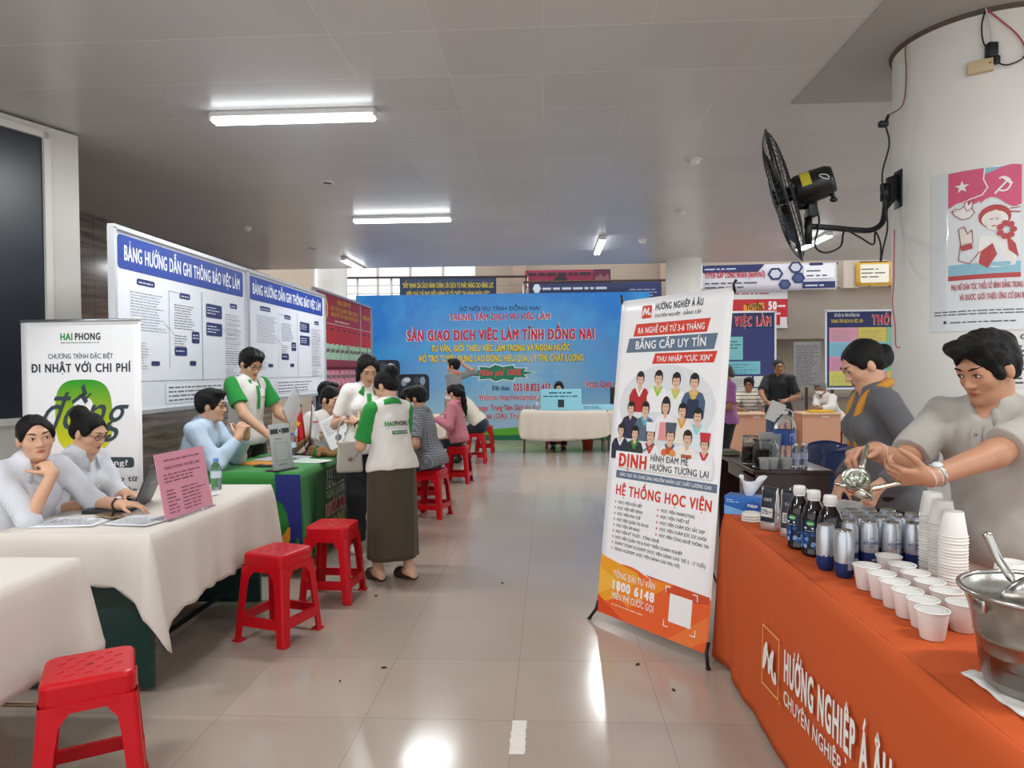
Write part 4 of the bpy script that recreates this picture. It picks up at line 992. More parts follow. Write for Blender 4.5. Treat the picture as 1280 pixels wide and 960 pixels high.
p.text('ĐỊNH', .085, .862, .072, rd, width=.23, bold=.045, lay=22); p.text('HÌNH ĐAM MÊ', .335, .912, .034, bl, width=.27, bold=.012, lay=22); p.text('HƯỚNG TƯƠNG LAI', .335, .862, .034, bl, width=.41, bold=.012, lay=22)
p.rect(.07, .792, .795, .836, sl, 2); p.text('ĐÀO TẠO VÀ CUNG ỨNG NGUỒN NHÂN LỰC CHẤT LƯỢNG CAO', .432, .805, .018, wh, width=.66, align='c', bold=.02, lay=4)
p.text('HỆ THỐNG HỌC VIỆN', .075, .695, .056, rd, width=.70, bold=.035)
LL = ('HỌC VIỆN ĐẦU BẾP', 'HỌC VIỆN BẾP BÁNH', 'HỌC VIỆN PHA CHẾ', 'HỌC VIỆN QUẢN TRỊ NH-KS', 'HỌC VIỆN ÂM NHẠC', 'HỌC VIỆN KỸ THUẬT - CÔNG NGHỆ', 'HỌC VIỆN QUẢN TRỊ & PHÁT TRIỂN DOANH NGHIỆP', 'SUNNY STEAM ACADEMY (HỌC VIỆN DÀNH CHO TRẺ 3 - 17 TUỔI)', 'VENUS ACADEMY (HỌC VIỆN DÀNH CHO PHỤ NỮ)')
LWD = (.19, .20, .185, .25, .19, .335, .50, .655, .49)
for k, (tx, wd) in enumerate(zip(LL, LWD)): y = .645 - k * .0335; p.text(tx, .105, y, .0165, bl, width=wd, bold=.02); p.poly([(.08, y), (.092, y + .008), (.08, y + .016)], rd)
for k, (tx, wd) in enumerate(zip(('HỌC VIỆN MARKETING', 'HỌC VIỆN THIẾT KẾ', 'HỌC VIỆN CHĂM SÓC SẮC ĐẸP', 'HỌC VIỆN CHĂM SÓC SỨC KHỎE', 'HỌC VIỆN CÔNG NGHỆ THÔNG TIN'), (.235, .2, .305, .32, .335))): y = .645 - k * .0335; p.text(tx, .435, y, .0165, bl, width=wd, bold=.02); p.poly([(.41, y), (.422, y + .008), (.41, y + .016)], rd)
wave = [(BW * k / 16, .335 - .05 * sin(k / 16 * 2.2) - .02 * (k / 16) - (.012 * sin(k * .9))) for k in range(17)]
p.poly([(0, 0)] + [(BW, 0)] + wave[::-1], orr, 1); p.poly([(0, .05), (.38, .20), (.30, .285), (0, .332)], amb, 2); p.poly([(.0, .10), (.18, .2), (.0, .26)], ink('#f3b443'), 3); p.poly([(.25, .08), (.56, .28), (.42, .28), (.12, .14)], ink('#ef8a2a'), 3); p.poly([(.55, .0), (.8, .18), (.8, .06), (.7, .0)], ink('#ee7a3a'), 2); p.poly([(0, 0), (.22, .0), (0, .10)], ink('#d94a22'), 2); p.poly([(.36, .29), (.8, .275), (.8, .24), (.6, .2)], ink('#cf4f26'), 2)
p.text('TỔNG ĐÀI TƯ VẤN', .115, .225, .036, wh, width=.325, lay=5, bold=.004); p.text('1800 6148', .105, .158, .048, wh, width=.335, lay=5, bold=.05); p.text('MIỄN PHÍ CƯỚC GỌI', .115, .105, .036, wh, width=.325, lay=5, bold=.004); p.bars(.12, .06, .4, .085, ink('#f6c9a8'), .016, .4, 4, 5)
p.rect(.545, .09, .695, .235, ink('#f1efec'), 4)
for (x, y, a, b) in ((.515, .06, 1, 1), (.725, .06, -1, 1), (.515, .265, 1, -1), (.725, .265, -1, -1)): p.line([(x, y + b * .03), (x, y), (x + a * .03, y)], .005, wh, 4)
p.build(root)
# ---- blue backdrop
BX0, BX1, BY, BZ1 = -4.1, 2.12, 14.8, 3.10
t = thing('backdrop_banner', 'wide blue printed backdrop of the job exchange across the far end of the hall', 'banner', (BX0, BY, 0))
bw = BX1 - BX0
bm_ = M('backdrop_blue', '#2a86c8', .4); nt = bm_.node_tree; b = nt.nodes['Principled BSDF']
tc = node(nt, 'ShaderNodeTexCoord'); sp = node(nt, 'ShaderNodeSeparateXYZ'); nt.links.new(tc.outputs['Object'], sp.inputs[0])
def _mr(sock, a, b2): q = node(nt, 'ShaderNodeMapRange'); q.inputs[1].default_value = a; q.inputs[2].default_value = b2; nt.links.new(sock, q.inputs[0]); return q.outputs[0]
def _mx(f, a, b2):
    q = node(nt, 'ShaderNodeMix', data_type='RGBA'); nt.links.new(f, q.inputs[0])
    for i, s_ in ((6, a), (7, b2)):
        if isinstance(s_, str): q.inputs[i].default_value = C(s_)
        else: nt.links.new(s_, q.inputs[i])
    return q.outputs[2]
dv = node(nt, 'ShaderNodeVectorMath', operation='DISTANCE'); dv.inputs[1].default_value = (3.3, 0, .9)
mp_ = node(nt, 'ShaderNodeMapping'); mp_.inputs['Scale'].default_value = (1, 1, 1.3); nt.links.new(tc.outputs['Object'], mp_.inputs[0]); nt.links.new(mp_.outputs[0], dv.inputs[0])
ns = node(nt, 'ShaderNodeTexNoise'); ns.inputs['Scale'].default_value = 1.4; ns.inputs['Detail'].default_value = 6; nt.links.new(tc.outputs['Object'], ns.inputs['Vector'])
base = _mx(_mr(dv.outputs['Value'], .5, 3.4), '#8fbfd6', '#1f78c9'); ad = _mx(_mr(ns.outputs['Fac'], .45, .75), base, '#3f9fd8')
sk = node(nt, 'ShaderNodeTexBrick'); sk.inputs['Scale'].default_value = 1; sk.inputs['Brick Width'].default_value = .5; sk.inputs['Row Height'].default_value = .16; sk.inputs['Color1'].default_value = (0, 0, 0, 1); sk.inputs['Color2'].default_value = (.5, .5, .5, 1); sk.inputs['Mortar'].default_value = (1, 1, 1, 1); sk.inputs['Mortar Size'].default_value = .015
cb = node(nt, 'ShaderNodeCombineXYZ'); nt.links.new(sp.outputs[0], cb.inputs[0]); nt.links.new(sp.outputs[2], cb.inputs[1]); nt.links.new(cb.outputs[0], sk.inputs['Vector'])
def _mul(a, b2):
    q = node(nt, 'ShaderNodeMath', operation='MULTIPLY'); nt.links.new(a, q.inputs[0])
    if isinstance(b2, float): q.inputs[1].default_value = b2
    else: nt.links.new(b2, q.inputs[1])
    return q.outputs[0]
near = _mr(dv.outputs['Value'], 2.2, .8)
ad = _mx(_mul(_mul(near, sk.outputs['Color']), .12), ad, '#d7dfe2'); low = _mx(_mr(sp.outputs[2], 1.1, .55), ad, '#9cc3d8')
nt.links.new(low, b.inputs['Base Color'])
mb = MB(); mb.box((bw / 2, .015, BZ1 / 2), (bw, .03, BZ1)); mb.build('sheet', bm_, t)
mb = MB()
for x in (.05, bw * .33, bw * .66, bw - .05): mb.box((x, .06, BZ1 / 2), (.04, .05, BZ1)); mb.box((x, .35, .02), (.04, .7, .04))
mb.build('frame', M('alu_base'), t)
p = Print(flat((0, 0, 0), (1, 0, 0), (0, 0, 1)), .0015)
px = lambda x: (x - 445) * bw / 367.0; py = lambda y, x=640: (547.5 - (x - 640) * .008 - y) * .01695
rd2 = ink('#c41f3a'); w2 = ink('#f2f4f6'); yl = ink('#f0d51a'); nv = ink('#20305c'); olive = ink('#5a5a12')
def outl(tx, x0, x1, yb, h, m, om, bo=.05, b=.03): p.text(tx, px(x0) - .01, py(yb) - .006, h * 1.03, om, width=px(x1) - px(x0) + .02, bold=bo, lay=3); p.text(tx, px(x0), py(yb), h, m, width=px(x1) - px(x0), bold=b, lay=5)
p.text('SỞ NỘI VỤ TỈNH ĐỒNG NAI', px(576), py(385.5), .085, nv, width=px(677) - px(576), bold=.01)
outl('TRUNG TÂM DỊCH VỤ VIỆC LÀM', 563, 690, 397, .125, rd2, w2)
outl('SÀN GIAO DỊCH VIỆC LÀM TỈNH ĐỒNG NAI', 509, 745, 422, .21, rd2, w2, .075, .05)
outl('TƯ VẤN, GIỚI THIỆU VIỆC LÀM TRONG VÀ NGOÀI NƯỚC', 540, 714, 436, .125, yl, olive, .05, .03); outl('HỖ TRỢ TUYỂN DỤNG LAO ĐỘNG HIỆU QUẢ, UY TÍN, CHẤT LƯỢNG', 524, 731, 449, .13, yl, olive, .05, .03)
cx, cy = px(626), py(463.5); pts = []; n = 22
for k in range(n): a = 2 * pi * k / n; r = 1.0 if k % 2 == 0 else .72; pts.append((cx + .68 * r * cos(a) * (1.08 if abs(sin(a)) < .3 else 1), cy + .18 * r * sin(a)))
big = [(cx + (a - cx) * 1.05, cy + (b2 - cy) * 1.12) for a, b2 in pts]
p.fan((cx, cy), big, w2, 2); p.fan((cx, cy), pts, ink('#167a5c'), 3); p.text('Miễn phí 100%', cx, cy - .05, .12, ink('#e24a4a'), width=.9, align='c', bold=.03, lay=5, shear=.15)
p.text('Điện thoại:', px(616), py(485), .10, nv, width=px(639) - px(616), bold=.03); outl('02518.823.452', 642.5, 690, 486, .15, rd2, w2, .06, .04)
outl('Website: http://vieclamdongnai', 599, 684, 497, .11, rd2, w2, .04, .02); outl('Fanpage: Trung Tâm Dịch Vụ Việc Làm', 590, 690, 510, .11, rd2, w2, .05, .03); outl('Zalo Official (OA): Trung Tâm', 578, 672, 520.5, .11, rd2, w2, .04, .02); outl('Hoặc Quét mã', 733, 776, 482, .13, rd2, w2, .05, .03)
g1, g2 = ink('#5aab2e'), ink('#136b45')
p.poly([(0, 0), (bw, 0)] + [(bw * k / 20, .26 + .05 * sin(k * .5 + 1)) for k in range(20, -1, -1)], g1, 1); p.poly([(0, 0), (bw, 0)] + [(bw * k / 20, .15 + .05 * sin(k * .45 + .3)) for k in range(20, -1, -1)], g2, 2)
for (x0, x1, y0, y1, sd) in ((497, 537, 464, 499, 1), (463, 500, 446, 468, 2), (470, 496, 470, 500, 3)):
    p.rrect(px(x0), py(y1), px(x1), py(y0), .1, ink('#1c2530'), 2); r_ = random.Random(sd)
    for k in range(9):
        a, c_ = r_.uniform(px(x0) + .12, px(x1) - .12), r_.uniform(py(y1) + .12, py(y0) - .12); p.ell(a, c_, r_.uniform(.04, .09), r_.uniform(.05, .1), ink(r_.choice(('#8d97a3', '#5b6671', '#c9ced2', '#3c4653'))), 3, 8)
p.build(t)
# ---- poster wrapped on the near column
t = thing('poster', 'plastic sleeved poster with pink flags and a woman in a round hat on the column', 'poster', (NC[0], NC[1], 0))
A0 = radians(-151)
def pf(u, v, l): a = A0 + u / NR; r = NR + .004 + l; return (r * cos(a), r * sin(a), 1.665 + v)
pw, ph_ = .50, .865
vs = []; fs = []; n = 20
for j in range(2):
    for i in range(n + 1): vs.append(pf(pw * i / n, ph_ * j, 0))
for i in range(n): fs.append((i, i + 1, n + 2 + i, n + 1 + i))
mesh_obj('sheet', vs, fs, M('poster_paper', '#d9dde0', .12, coat=.6, bump=.12, bscale=14), t, True)
p = Print(pf, .0012); pk = ink('#d4587c'); pr_ = ink('#b9484a'); lb = ink('#8fbfd0'); wht = ink('#eceae4'); ln = ink('#9a4a44')
def grid(x0, y0, x1, y1, m, lay): p.rect(x0, y0, x1, y1, m, lay, nx=12)
grid(.09, .29, .415, .86, ink('#dfe4e6'), 1); grid(.09, .275, .415, .30, pr_, 2); grid(.09, .30, .415, .36, lb, 2); grid(.25, .80, .415, .86, lb, 1.5)
for q in range(8):
    x0 = .09 + q * .0206; y0 = .66 + .05 * (q / 8) + .02 * sin(q * .8); p.poly([(x0, y0), (x0 + .0207, .66 + .05 * ((q + 1) / 8) + .02 * sin((q + 1) * .8)), (x0 + .0207, .86), (x0, .86)], pk, 3)
    x1 = .235 + q * .0226; y1 = .675 + .03 * sin(q * .7); p.poly([(x1, y1), (x1 + .0227, .675 + .03 * sin((q + 1) * .7)), (x1 + .0227, .845 - .02 * cos((q + 1) * .5)), (x1, .845 - .02 * cos(q * .5))], pk, 4)
p.line([(.255, .86), (.25, .80), (.268, .755), (.245, .72), (.18, .70), (.09, .665)], .006, wht, 6)
st = lambda cx, cy, r, m, lay: p.fan((cx, cy), [(cx + (r if i % 2 == 0 else r * .4) * cos(pi / 2 + i * pi / 5), cy + (r if i % 2 == 0 else r * .4) * sin(pi / 2 + i * pi / 5)) for i in range(10)], m, lay)
st(.155, .775, .035, wht, 6)
for k in range(12):
    a = radians(-120 + k * 20); b2 = radians(-100 + k * 20); p.line([(.335 + .032 * cos(a), .765 + .036 * sin(a)), (.335 + .032 * cos(b2), .765 + .036 * sin(b2))], .009, wht, 6)
p.line([(.30, .72), (.355, .785)], .009, wht, 7); p.line([(.335, .80), (.37, .765)], .014, wht, 7)
# woman in a round hat, dove, raised hands
p.ell(.30, .60, .072, .062, pr_, 3, 20); p.ell(.30, .585, .058, .045, wht, 4, 18); p.ell(.295, .575, .038, .05, ink('#e6e0da'), 5, 16); p.line([(.28, .585), (.29, .588)], .004, ln, 7); p.line([(.303, .588), (.314, .585)], .004, ln, 7); p.line([(.288, .55), (.303, .55)], .005, pr_, 7)
p.poly([(.235, .50), (.345, .50), (.40, .43), (.39, .34), (.30, .33), (.22, .36)], wht, 4); p.poly([(.35, .50), (.39, .45), (.405, .38), (.36, .42)], pr_, 5); p.poly([(.24, .42), (.29, .46), (.31, .40), (.27, .33), (.23, .36)], pr_, 5)
for k in range(7): a = 2 * pi * k / 7; p.ell(.35 + .03 * cos(a), .525 + .035 * sin(a), .016, .016, pr_, 7, 9)
p.poly([(.15, .46), (.20, .47), (.205, .44), (.155, .43)], pr_, 5); p.line([(.15, .47), (.14, .38), (.19, .36), (.235, .42)], .004, ln, 6); p.line([(.15, .47), (.14, .55), (.165, .56), (.18, .52), (.20, .54), (.205, .47)], .004, ln, 6)
dv_ = [(.108, .648), (.125, .625), (.155, .60), (.19, .605), (.212, .63), (.20, .655), (.205, .70), (.185, .675), (.178, .71), (.165, .67), (.145, .655), (.125, .662)]; p.fan((.165, .635), dv_, wht, 5); p.line(dv_ + dv_[:1], .0035, ln, 6); p.ell(.112, .65, .006, .005, pr_, 7, 8); p.ell(.128, .65, .003, .003, ln, 7, 6); p.line([(.165, .67), (.18, .64), (.20, .655)], .003, ln, 7)
hd_ = [(.15, .47), (.14, .52), (.148, .56), (.158, .53), (.165, .575), (.174, .53), (.185, .57), (.19, .525), (.205, .545), (.205, .47)]; p.fan((.178, .50), hd_, ink('#e6dfd8'), 5)
p.line([(.36, .62), (.41, .615)], .006, pr_, 5); p.line([(.365, .635), (.412, .64)], .004, ln, 5)
p.text('PHỤ NỮ DÂN TỘC THIỂU SỐ BÌNH ĐẲNG TRONG BẦU CỬ', .105, .222, .03, ink('#c0565c'), width=.375, bold=.03, lay=3); p.text('VÀ ĐƯỢC GIỚI THIỆU ỨNG CỬ ĐẠI BIỂU', .145, .165, .03, ink('#c0565c'), width=.31, bold=.03, lay=3)
p.bars(.02, .085, .49, .12, ink('#55585a'), .016, .35, 3, 2, .15); p.bars(.10, .04, .40, .06, ink('#55585a'), .016, .4, 8, 2, .1); p.ell(.075, .05, .008, .009, ink('#404448'), 2, 10)
p.build(t)
t = thing('paper_notice', 'small white printed notice taped to the column below the poster behind the juice maker', 'notice', (NC[0], NC[1], 0))
def pf2(u, v, l): a = radians(-119) + u / NR; r = NR + .003 + l; return (r * cos(a), r * sin(a), 1.36 + v)
vs = []; fs = []
for j in range(2):
    for i in range(9): vs.append(pf2(.21 * i / 8, .297 * j, 0))
for i in range(8): fs.append((i, i + 1, 10 + i, 9 + i))
mesh_obj('sheet', vs, fs, M('paper', '#dedddb', .7), t, True); p = Print(pf2, .001); p.bars(.02, .02, .19, .26, ink('#4a4c50'), .024, .4, 2); p.text('C', .15, .255, .024, ink('#333539'), bold=.03); p.build(t)
# ---- bulletin boards and notices at the far right
def bulletin(x0, x1, label, kind):
    z0, z1 = 1.09, 2.53; w = x1 - x0; h = z1 - z0; t = thing('bulletin_board', label, 'notice board', (x0, 13.3, z0))
    mb = MB(); mb.box((w / 2, .02, h / 2), (w, .03, h)); mb.build('panel', M('bulletin_blue', '#27306f', .3), t)
    mb = MB()
    for a, b in (((w / 2, 0, h), (w + .05, .05, .035)), ((w / 2, 0, 0), (w + .05, .05, .035)), ((0, 0, h / 2), (.035, .05, h)), ((w, 0, h / 2), (.035, .05, h))): mb.box(a, b)
    mb.build('frame', M('aluminium_frame'), t)
    for x in (.15, w - .15): mb = MB(); mb.box((x, .06, -.54), (.04, .04, 1.1)); mb.box((x, .06, -1.07), (.05, .5, .03)); mb.build('leg', M('board_leg'), t)
    p = Print(flat((0, .003, 0), (1, 0, 0), (0, 0, 1)), .0012)
    p.rect(.03, h - .3, w - .03, h - .03, ink('#232c5e'), 1)
    if kind == 1:
        p.text('TIN VIỆC LÀM', w - .06, h - .26, .17, ink('#f0f0f0'), width=1.0, align='r', bold=.07, lay=2); p.text('TIN VIỆC LÀM', w - .065, h - .256, .165, ink('#c42a34'), width=.99, align='r', bold=.045, lay=4)
        p.rect(.1, .55, .3, .98, ink('#c7a648'), 2); p.text('5', .17, .6, .14, ink('#2a2a2a'), bold=.04, lay=3); p.rect(.3, .55, .58, .98, ink('#7ec6cc'), 2); p.bars(.34, .75, .55, .94, ink('#2f5560'), .06, .3, 2, 3); p.rect(.02, .28, .9, .52, ink('#79c3d0'), 2); p.bars(.06, .3, .86, .5, ink('#4c8b99'), .05, .3, 5, 3); p.rect(.02, .02, .74, .24, ink('#d5d4d2'), 2); p.bars(.05, .04, .7, .22, ink('#8d8c8c'), .03, .35, 7, 3); p.rect(.78, .04, 1.0, .24, ink('#e4e3e1'), 2)
    else:
        p.text('SỞ NỘI VỤ TỈNH ĐỒNG NAI', .16, h - .11, .055, ink('#e6e6ea'), width=.46, bold=.02, lay=2); p.text('TRUNG TÂM DỊCH VỤ VIỆC LÀM', .10, h - .22, .06, ink('#d9c23e'), width=.58, bold=.03, lay=2)
        p.text('THÔNG TIN', .84, h - .26, .17, ink('#f0f0f0'), width=.9, bold=.07, lay=2); p.text('THÔNG TIN', .845, h - .256, .165, ink('#c42a34'), width=.89, bold=.045, lay=4)
        cols = ('#d79aae', '#d8c45a', '#8cc79c', '#7fc4d2', '#7fb9d8', '#cdd76a', '#d98fae', '#7cc6cf', '#86c48a', '#d6cf63')
        for r_ in range(4):
            for c_ in range(3):
                q = ink(cols[(r_ * 3 + c_ * (1 if r_ else 1) + (r_ == 1) * 1) % len(cols)]) if r_ != 1 else ink(('#7fc0d8', '#7fc0d8', '#86c4c0')[c_])
                x0_ = .07 + c_ * .52; y1_ = h - .31 - r_ * .27; p.rect(x0_, y1_ - .27, x0_ + .515, y1_, q, 2); p.bars(x0_ + .04, y1_ - .25, x0_ + .48, y1_ - .03, ink('#6f8790'), .035, .18, r_ * 5 + c_, 3)
    p.build(t)
bulletin(3.05, 4.22, 'blue bulletin board with red heading behind the tall banner and the man in black', 1)
bulletin(5.14, 6.75, 'blue framed bulletin board of coloured sheets headed in red, behind the woman in grey', 2)
t = thing('wall_notice', 'grey printed notice sheet on the wall between the two bulletin boards', 'notice', (4.62, 13.32, 1.12)); mb = MB(); mb.box((.2, .01, .42), (.5, .015, .85)); mb.build('sheet', M('grey_notice', '#8d8c8d', .4), t)
p = Print(flat((-.05, 0, 0), (1, 0, 0), (0, 0, 1)), .001); p.bars(.04, .03, .46, .8, ink('#5f5f63'), .04, .35, 3); p.build(t)
mb = MB(); mb.box((.2, .05, -.55), (.04, .04, 1.14)); mb.box((.2, .05, -1.105), (.3, .3, .02)); mb.build('stand', M('board_leg'), t)
# ---- banners on the upper walkways
def hang(label, x0, y0, x1, y1, z0, z1, bg, draw, cat='banner'):
    a, b = Vector((x0, y0, z0)), Vector((x1, y1, z0)); w = (b - a).length; t = thing('hanging_banner', label, cat, a, atan2(y1 - y0, x1 - x0)); h = z1 - z0
    mb = MB(); n = 12; vs = []; fs = []
    for j in range(5):
        for i in range(n + 1): vs.append((w * i / n, .008 * sin(i * 1.7 + j), h * j / 4))
    for j in range(4):
        for i in range(n): q = j * (n + 1) + i; fs.append((q, q + 1, q + n + 2, q + n + 1))
    o = mesh_obj('sheet', vs, fs, bg, t, True); md = o.modifiers.new('t', 'SOLIDIFY'); md.thickness = .004
    p = Print(lambda u, v, l: (u, -.014 - l, v), .002); draw(p, w, h); p.build(t)
def d1(p, w, h):
    p.text('“ĐẨY MẠNH CẢI CÁCH HÀNH CHÍNH, CẢI CÁCH TƯ PHÁP, NÂNG CAO NĂNG LỰC', w / 2, h * .56, .115, ink('#d8bd4a'), width=w * .94, align='c', bold=.03); p.text('HIỆU QUẢ CHỈ ĐẠO ĐIỀU HÀNH VÀ TỔ CHỨC THI HÀNH PHÁP LUẬT”', w / 2, h * .18, .115, ink('#d8bd4a'), width=w * .86, align='c', bold=.03)
hang('navy banner with two lines of yellow slogan hung above the blue backdrop', -3.6, 16.9, -1.26, 17.1, 3.2, 3.74, M('vinyl_navy', '#1f3450', .5), d1)
def d2(p, w, h):
    p.bars(w * .03, h * .7, w * .8, h * .93, ink('#3a2230'), .1, .7, 3, 2, .05); p.text('HỌC NGHỀ, CÓ LƯƠNG', w * .4, h * .08, .09, ink('#d4a49a'), width=w * .6, align='c', bold=.02); p.ell(w * .42, h * .48, .16, .1, ink('#2b2226'), 1); p.rect(w * .8, 0, w, h, ink('#5c2440'), 1)
    for k in range(4): p.ell(w * (.84 + k * .04), h * (.4 + .1 * (k % 2)), .05, .12, ink('#8d5a5a'), 2, 8)
hang('dark pink banner hung high behind the middle of the blue backdrop', -.56, 17.6, 1.56, 17.6, 3.52, 3.98, M('vinyl_magenta', '#8f2746', .5), d2)
def d3(p, w, h):
    p.ell(.18, h * .8, .1, .12, ink('#d8dde2'), 1, 6); p.bars(w * .1, h * .68, w * .6, h * .9, ink('#c6cbd6'), .1, .55, 3, 2, .1); p.rrect(w * .52, h * .32, w * .73, h * .55, .03, ink('#c9ccd2')); p.text('THƯƠNG HIỆU', w * .625, h * .37, .07, nv, width=w * .17, align='c', bold=.02); p.rect(w * .74, 0, w, h, ink('#2a3566'), 1); p.bars(w * .76, .04, w * .97, h * .8, ink('#9aa3bd'), .07, .35, 3, 2)
hang('dark navy company banner on the railing just above the right of the blue backdrop', -.45, 17.02, 2.72, 17.02, 2.95, 3.58, M('vinyl_dark_navy', '#232a52', .5), d3)
def d4(p, w, h):
    p.poly([(0, h * .72), (w * .42, h * .72), (w * .47, h), (0, h)], ink('#252f63'), 1); p.bars(.05, h * .78, w * .38, h * .95, ink('#c3c9dc'), .07, .4, 2, 2); p.text('TUYỂN GẤP CÔNG NHÂN (NAM/NỮ)', .04, h * .52, .11, rd2, width=w * .46, bold=.04)
    for (cx, cy, r) in ((.55, .62, .16), (.70, .85, .15), (.72, .45, .14), (.62, .22, .13)): q = [(w * cx + r * cos(k * pi / 3), h * cy + r * .9 * sin(k * pi / 3)) for k in range(6)]; p.poly(q, ink('#2a3568'), 2); p.poly([(w * cx + r * .7 * cos(k * pi / 3 + .1), h * cy + r * .6 * sin(k * pi / 3 + .1)) for k in range(6)], ink('#c9cfd8' if r > .14 else '#48537f'), 3)
    p.bars(.05, .04, w * .45, h * .45, ink('#494c58'), .09, .3, 4, 2); p.rrect(w * .76, h * .42, w * .985, h * .93, .04, ink('#f0eff4'), 1); p.bars(w * .78, h * .46, w * .96, h * .85, ink('#5a5d6a'), .1, .3, 6, 2); p.rect(w * .75, .03, w * .99, h * .3, ink('#252f63'), 1); p.bars(w * .77, .05, w * .92, h * .27, ink('#c9cede'), .08, .4, 8, 2); p.rrect(w * .8, h * .9, w * .9, h * 1.0, .02, ink('#252f63'), 3)
hang('white recruiting banner with navy hexagons on the walkway parapet above the bulletin boards', 3.3, 15.22, 6.02, 15.0, 3.12, 3.68, M('vinyl_pale', '#d9d6dd', .45), d4)
def d5(p, w, h):
    p.rect(0, h * .08, w, h * .74, ink('#c5262f'), 1); p.rect(0, h * .74, w, h, ink('#dcdcdc'), 1); p.bars(.1, h * .8, w * .85, h * .95, ink('#b0505a'), .07, .4, 3, 2); p.poly([(w * .42, h * .42), (w * .7, h * .5), (w * .68, h * .66), (w * .42, h * .6)], ink('#e09a3c'), 2); p.text('TUYỂN', w * .45, h * .48, .11, ink('#2b2320'), width=w * .22, bold=.05, lay=3); p.poly([(w * .45, h * .22), (w * .72, h * .24), (w * .72, h * .42), (w * .45, h * .4)], ink('#2b2320'), 2); p.text('DỤNG', w * .49, h * .26, .1, ink('#f0efe9'), width=w * .2, bold=.05, lay=3)
    p.text('50', w * .74, h * .48, .16, ink('#f3f0ef'), width=w * .12, bold=.07, lay=3); p.bars(w * .87, h * .48, w * .98, h * .64, ink('#f0dcdc'), .09, .5, 2, 2, .1); p.bars(w * .74, h * .3, w * .95, h * .44, ink('#f0dcdc'), .08, .5, 4, 2, .1); p.rect(w * .9, h * .0, w * .99, h * .28, ink('#e3e1df'), 3); p.rect(0, 0, w, h * .08, ink('#d8d6d4'), 1)
hang('red and white hiring banner reading 50 above the bulletin board behind the tall banner', 3.5, 15.225, 5.09, 15.225, 2.33, 3.17, M('vinyl_pale'), d5)
def d6(p, w, h): p.rrect(.08, .06, w * .5, h * .92, .03, ink('#efe9d8')); p.bars(.1, .1, w * .47, h * .85, ink('#6b6455'), .08, .3, 2, 2); p.rrect(w * .53, .15, w * .72, h * .8, .02, ink('#efe9d8')); p.ell(w * .95, h * .7, .2, .25, ink('#c7392f'), 1); p.poly([(w * .78, 0), (w, .1), (w, 0)], ink('#c8862a'), 1)
hang('yellow banner high on the wall just to the side of the near white column', 6.42, 15.0, 7.7, 14.9, 3.18, 3.66, M('vinyl_yellow', '#d9a83a', .45), d6)
# railings of the upper walkway
def railing(label, x0, y0, x1, y1, z0, z1, n):
    a, b = Vector((x0, y0, 0)), Vector((x1, y1, 0)); w = (b - a).length; t = thing('railing', label, 'railing', a, atan2(y1 - y0, x1 - x0))
    mb = MB(); mb.tube([(0, 0, z1), (w, 0, z1)], .03); mb.build('handrail', M('dark_handrail', '#4a3a34', .4), t)
    for k in range(n + 1): mb = MB(); mb.tube([(w * k / n, 0, z0), (w * k / n, 0, z1)], .025, 0, 8); mb.build('post', STEEL, t)
    for k in range(3): mb = MB(); z = z0 + (z1 - z0) * (k + 1) / 4; mb.tube([(0, 0, z), (w, 0, z)], .012, 0, 8); mb.build('rail', STEEL, t)
mb = MB(); mb.box((-3.1, 17.9, 2.85), (6.6, 1.5, .3)); mb.box((1.4, 17.65, 2.75), (4.4, 1.2, .3)); struct(mb.build('trim_8', CREAM))
railing('steel railing with dark handrail behind the navy slogan banner', -5.5, 16.95, -.5, 17.22, 3.0, 3.78, 6)
railing('steel railing behind the dark navy company banner', -.6, 17.06, 3.0, 17.06, 2.9, 3.62, 4)
railing('short steel railing above the bulletin boards at far right', 5.9, 15.4, 8.8, 15.4, 3.2, 3.72, 3)
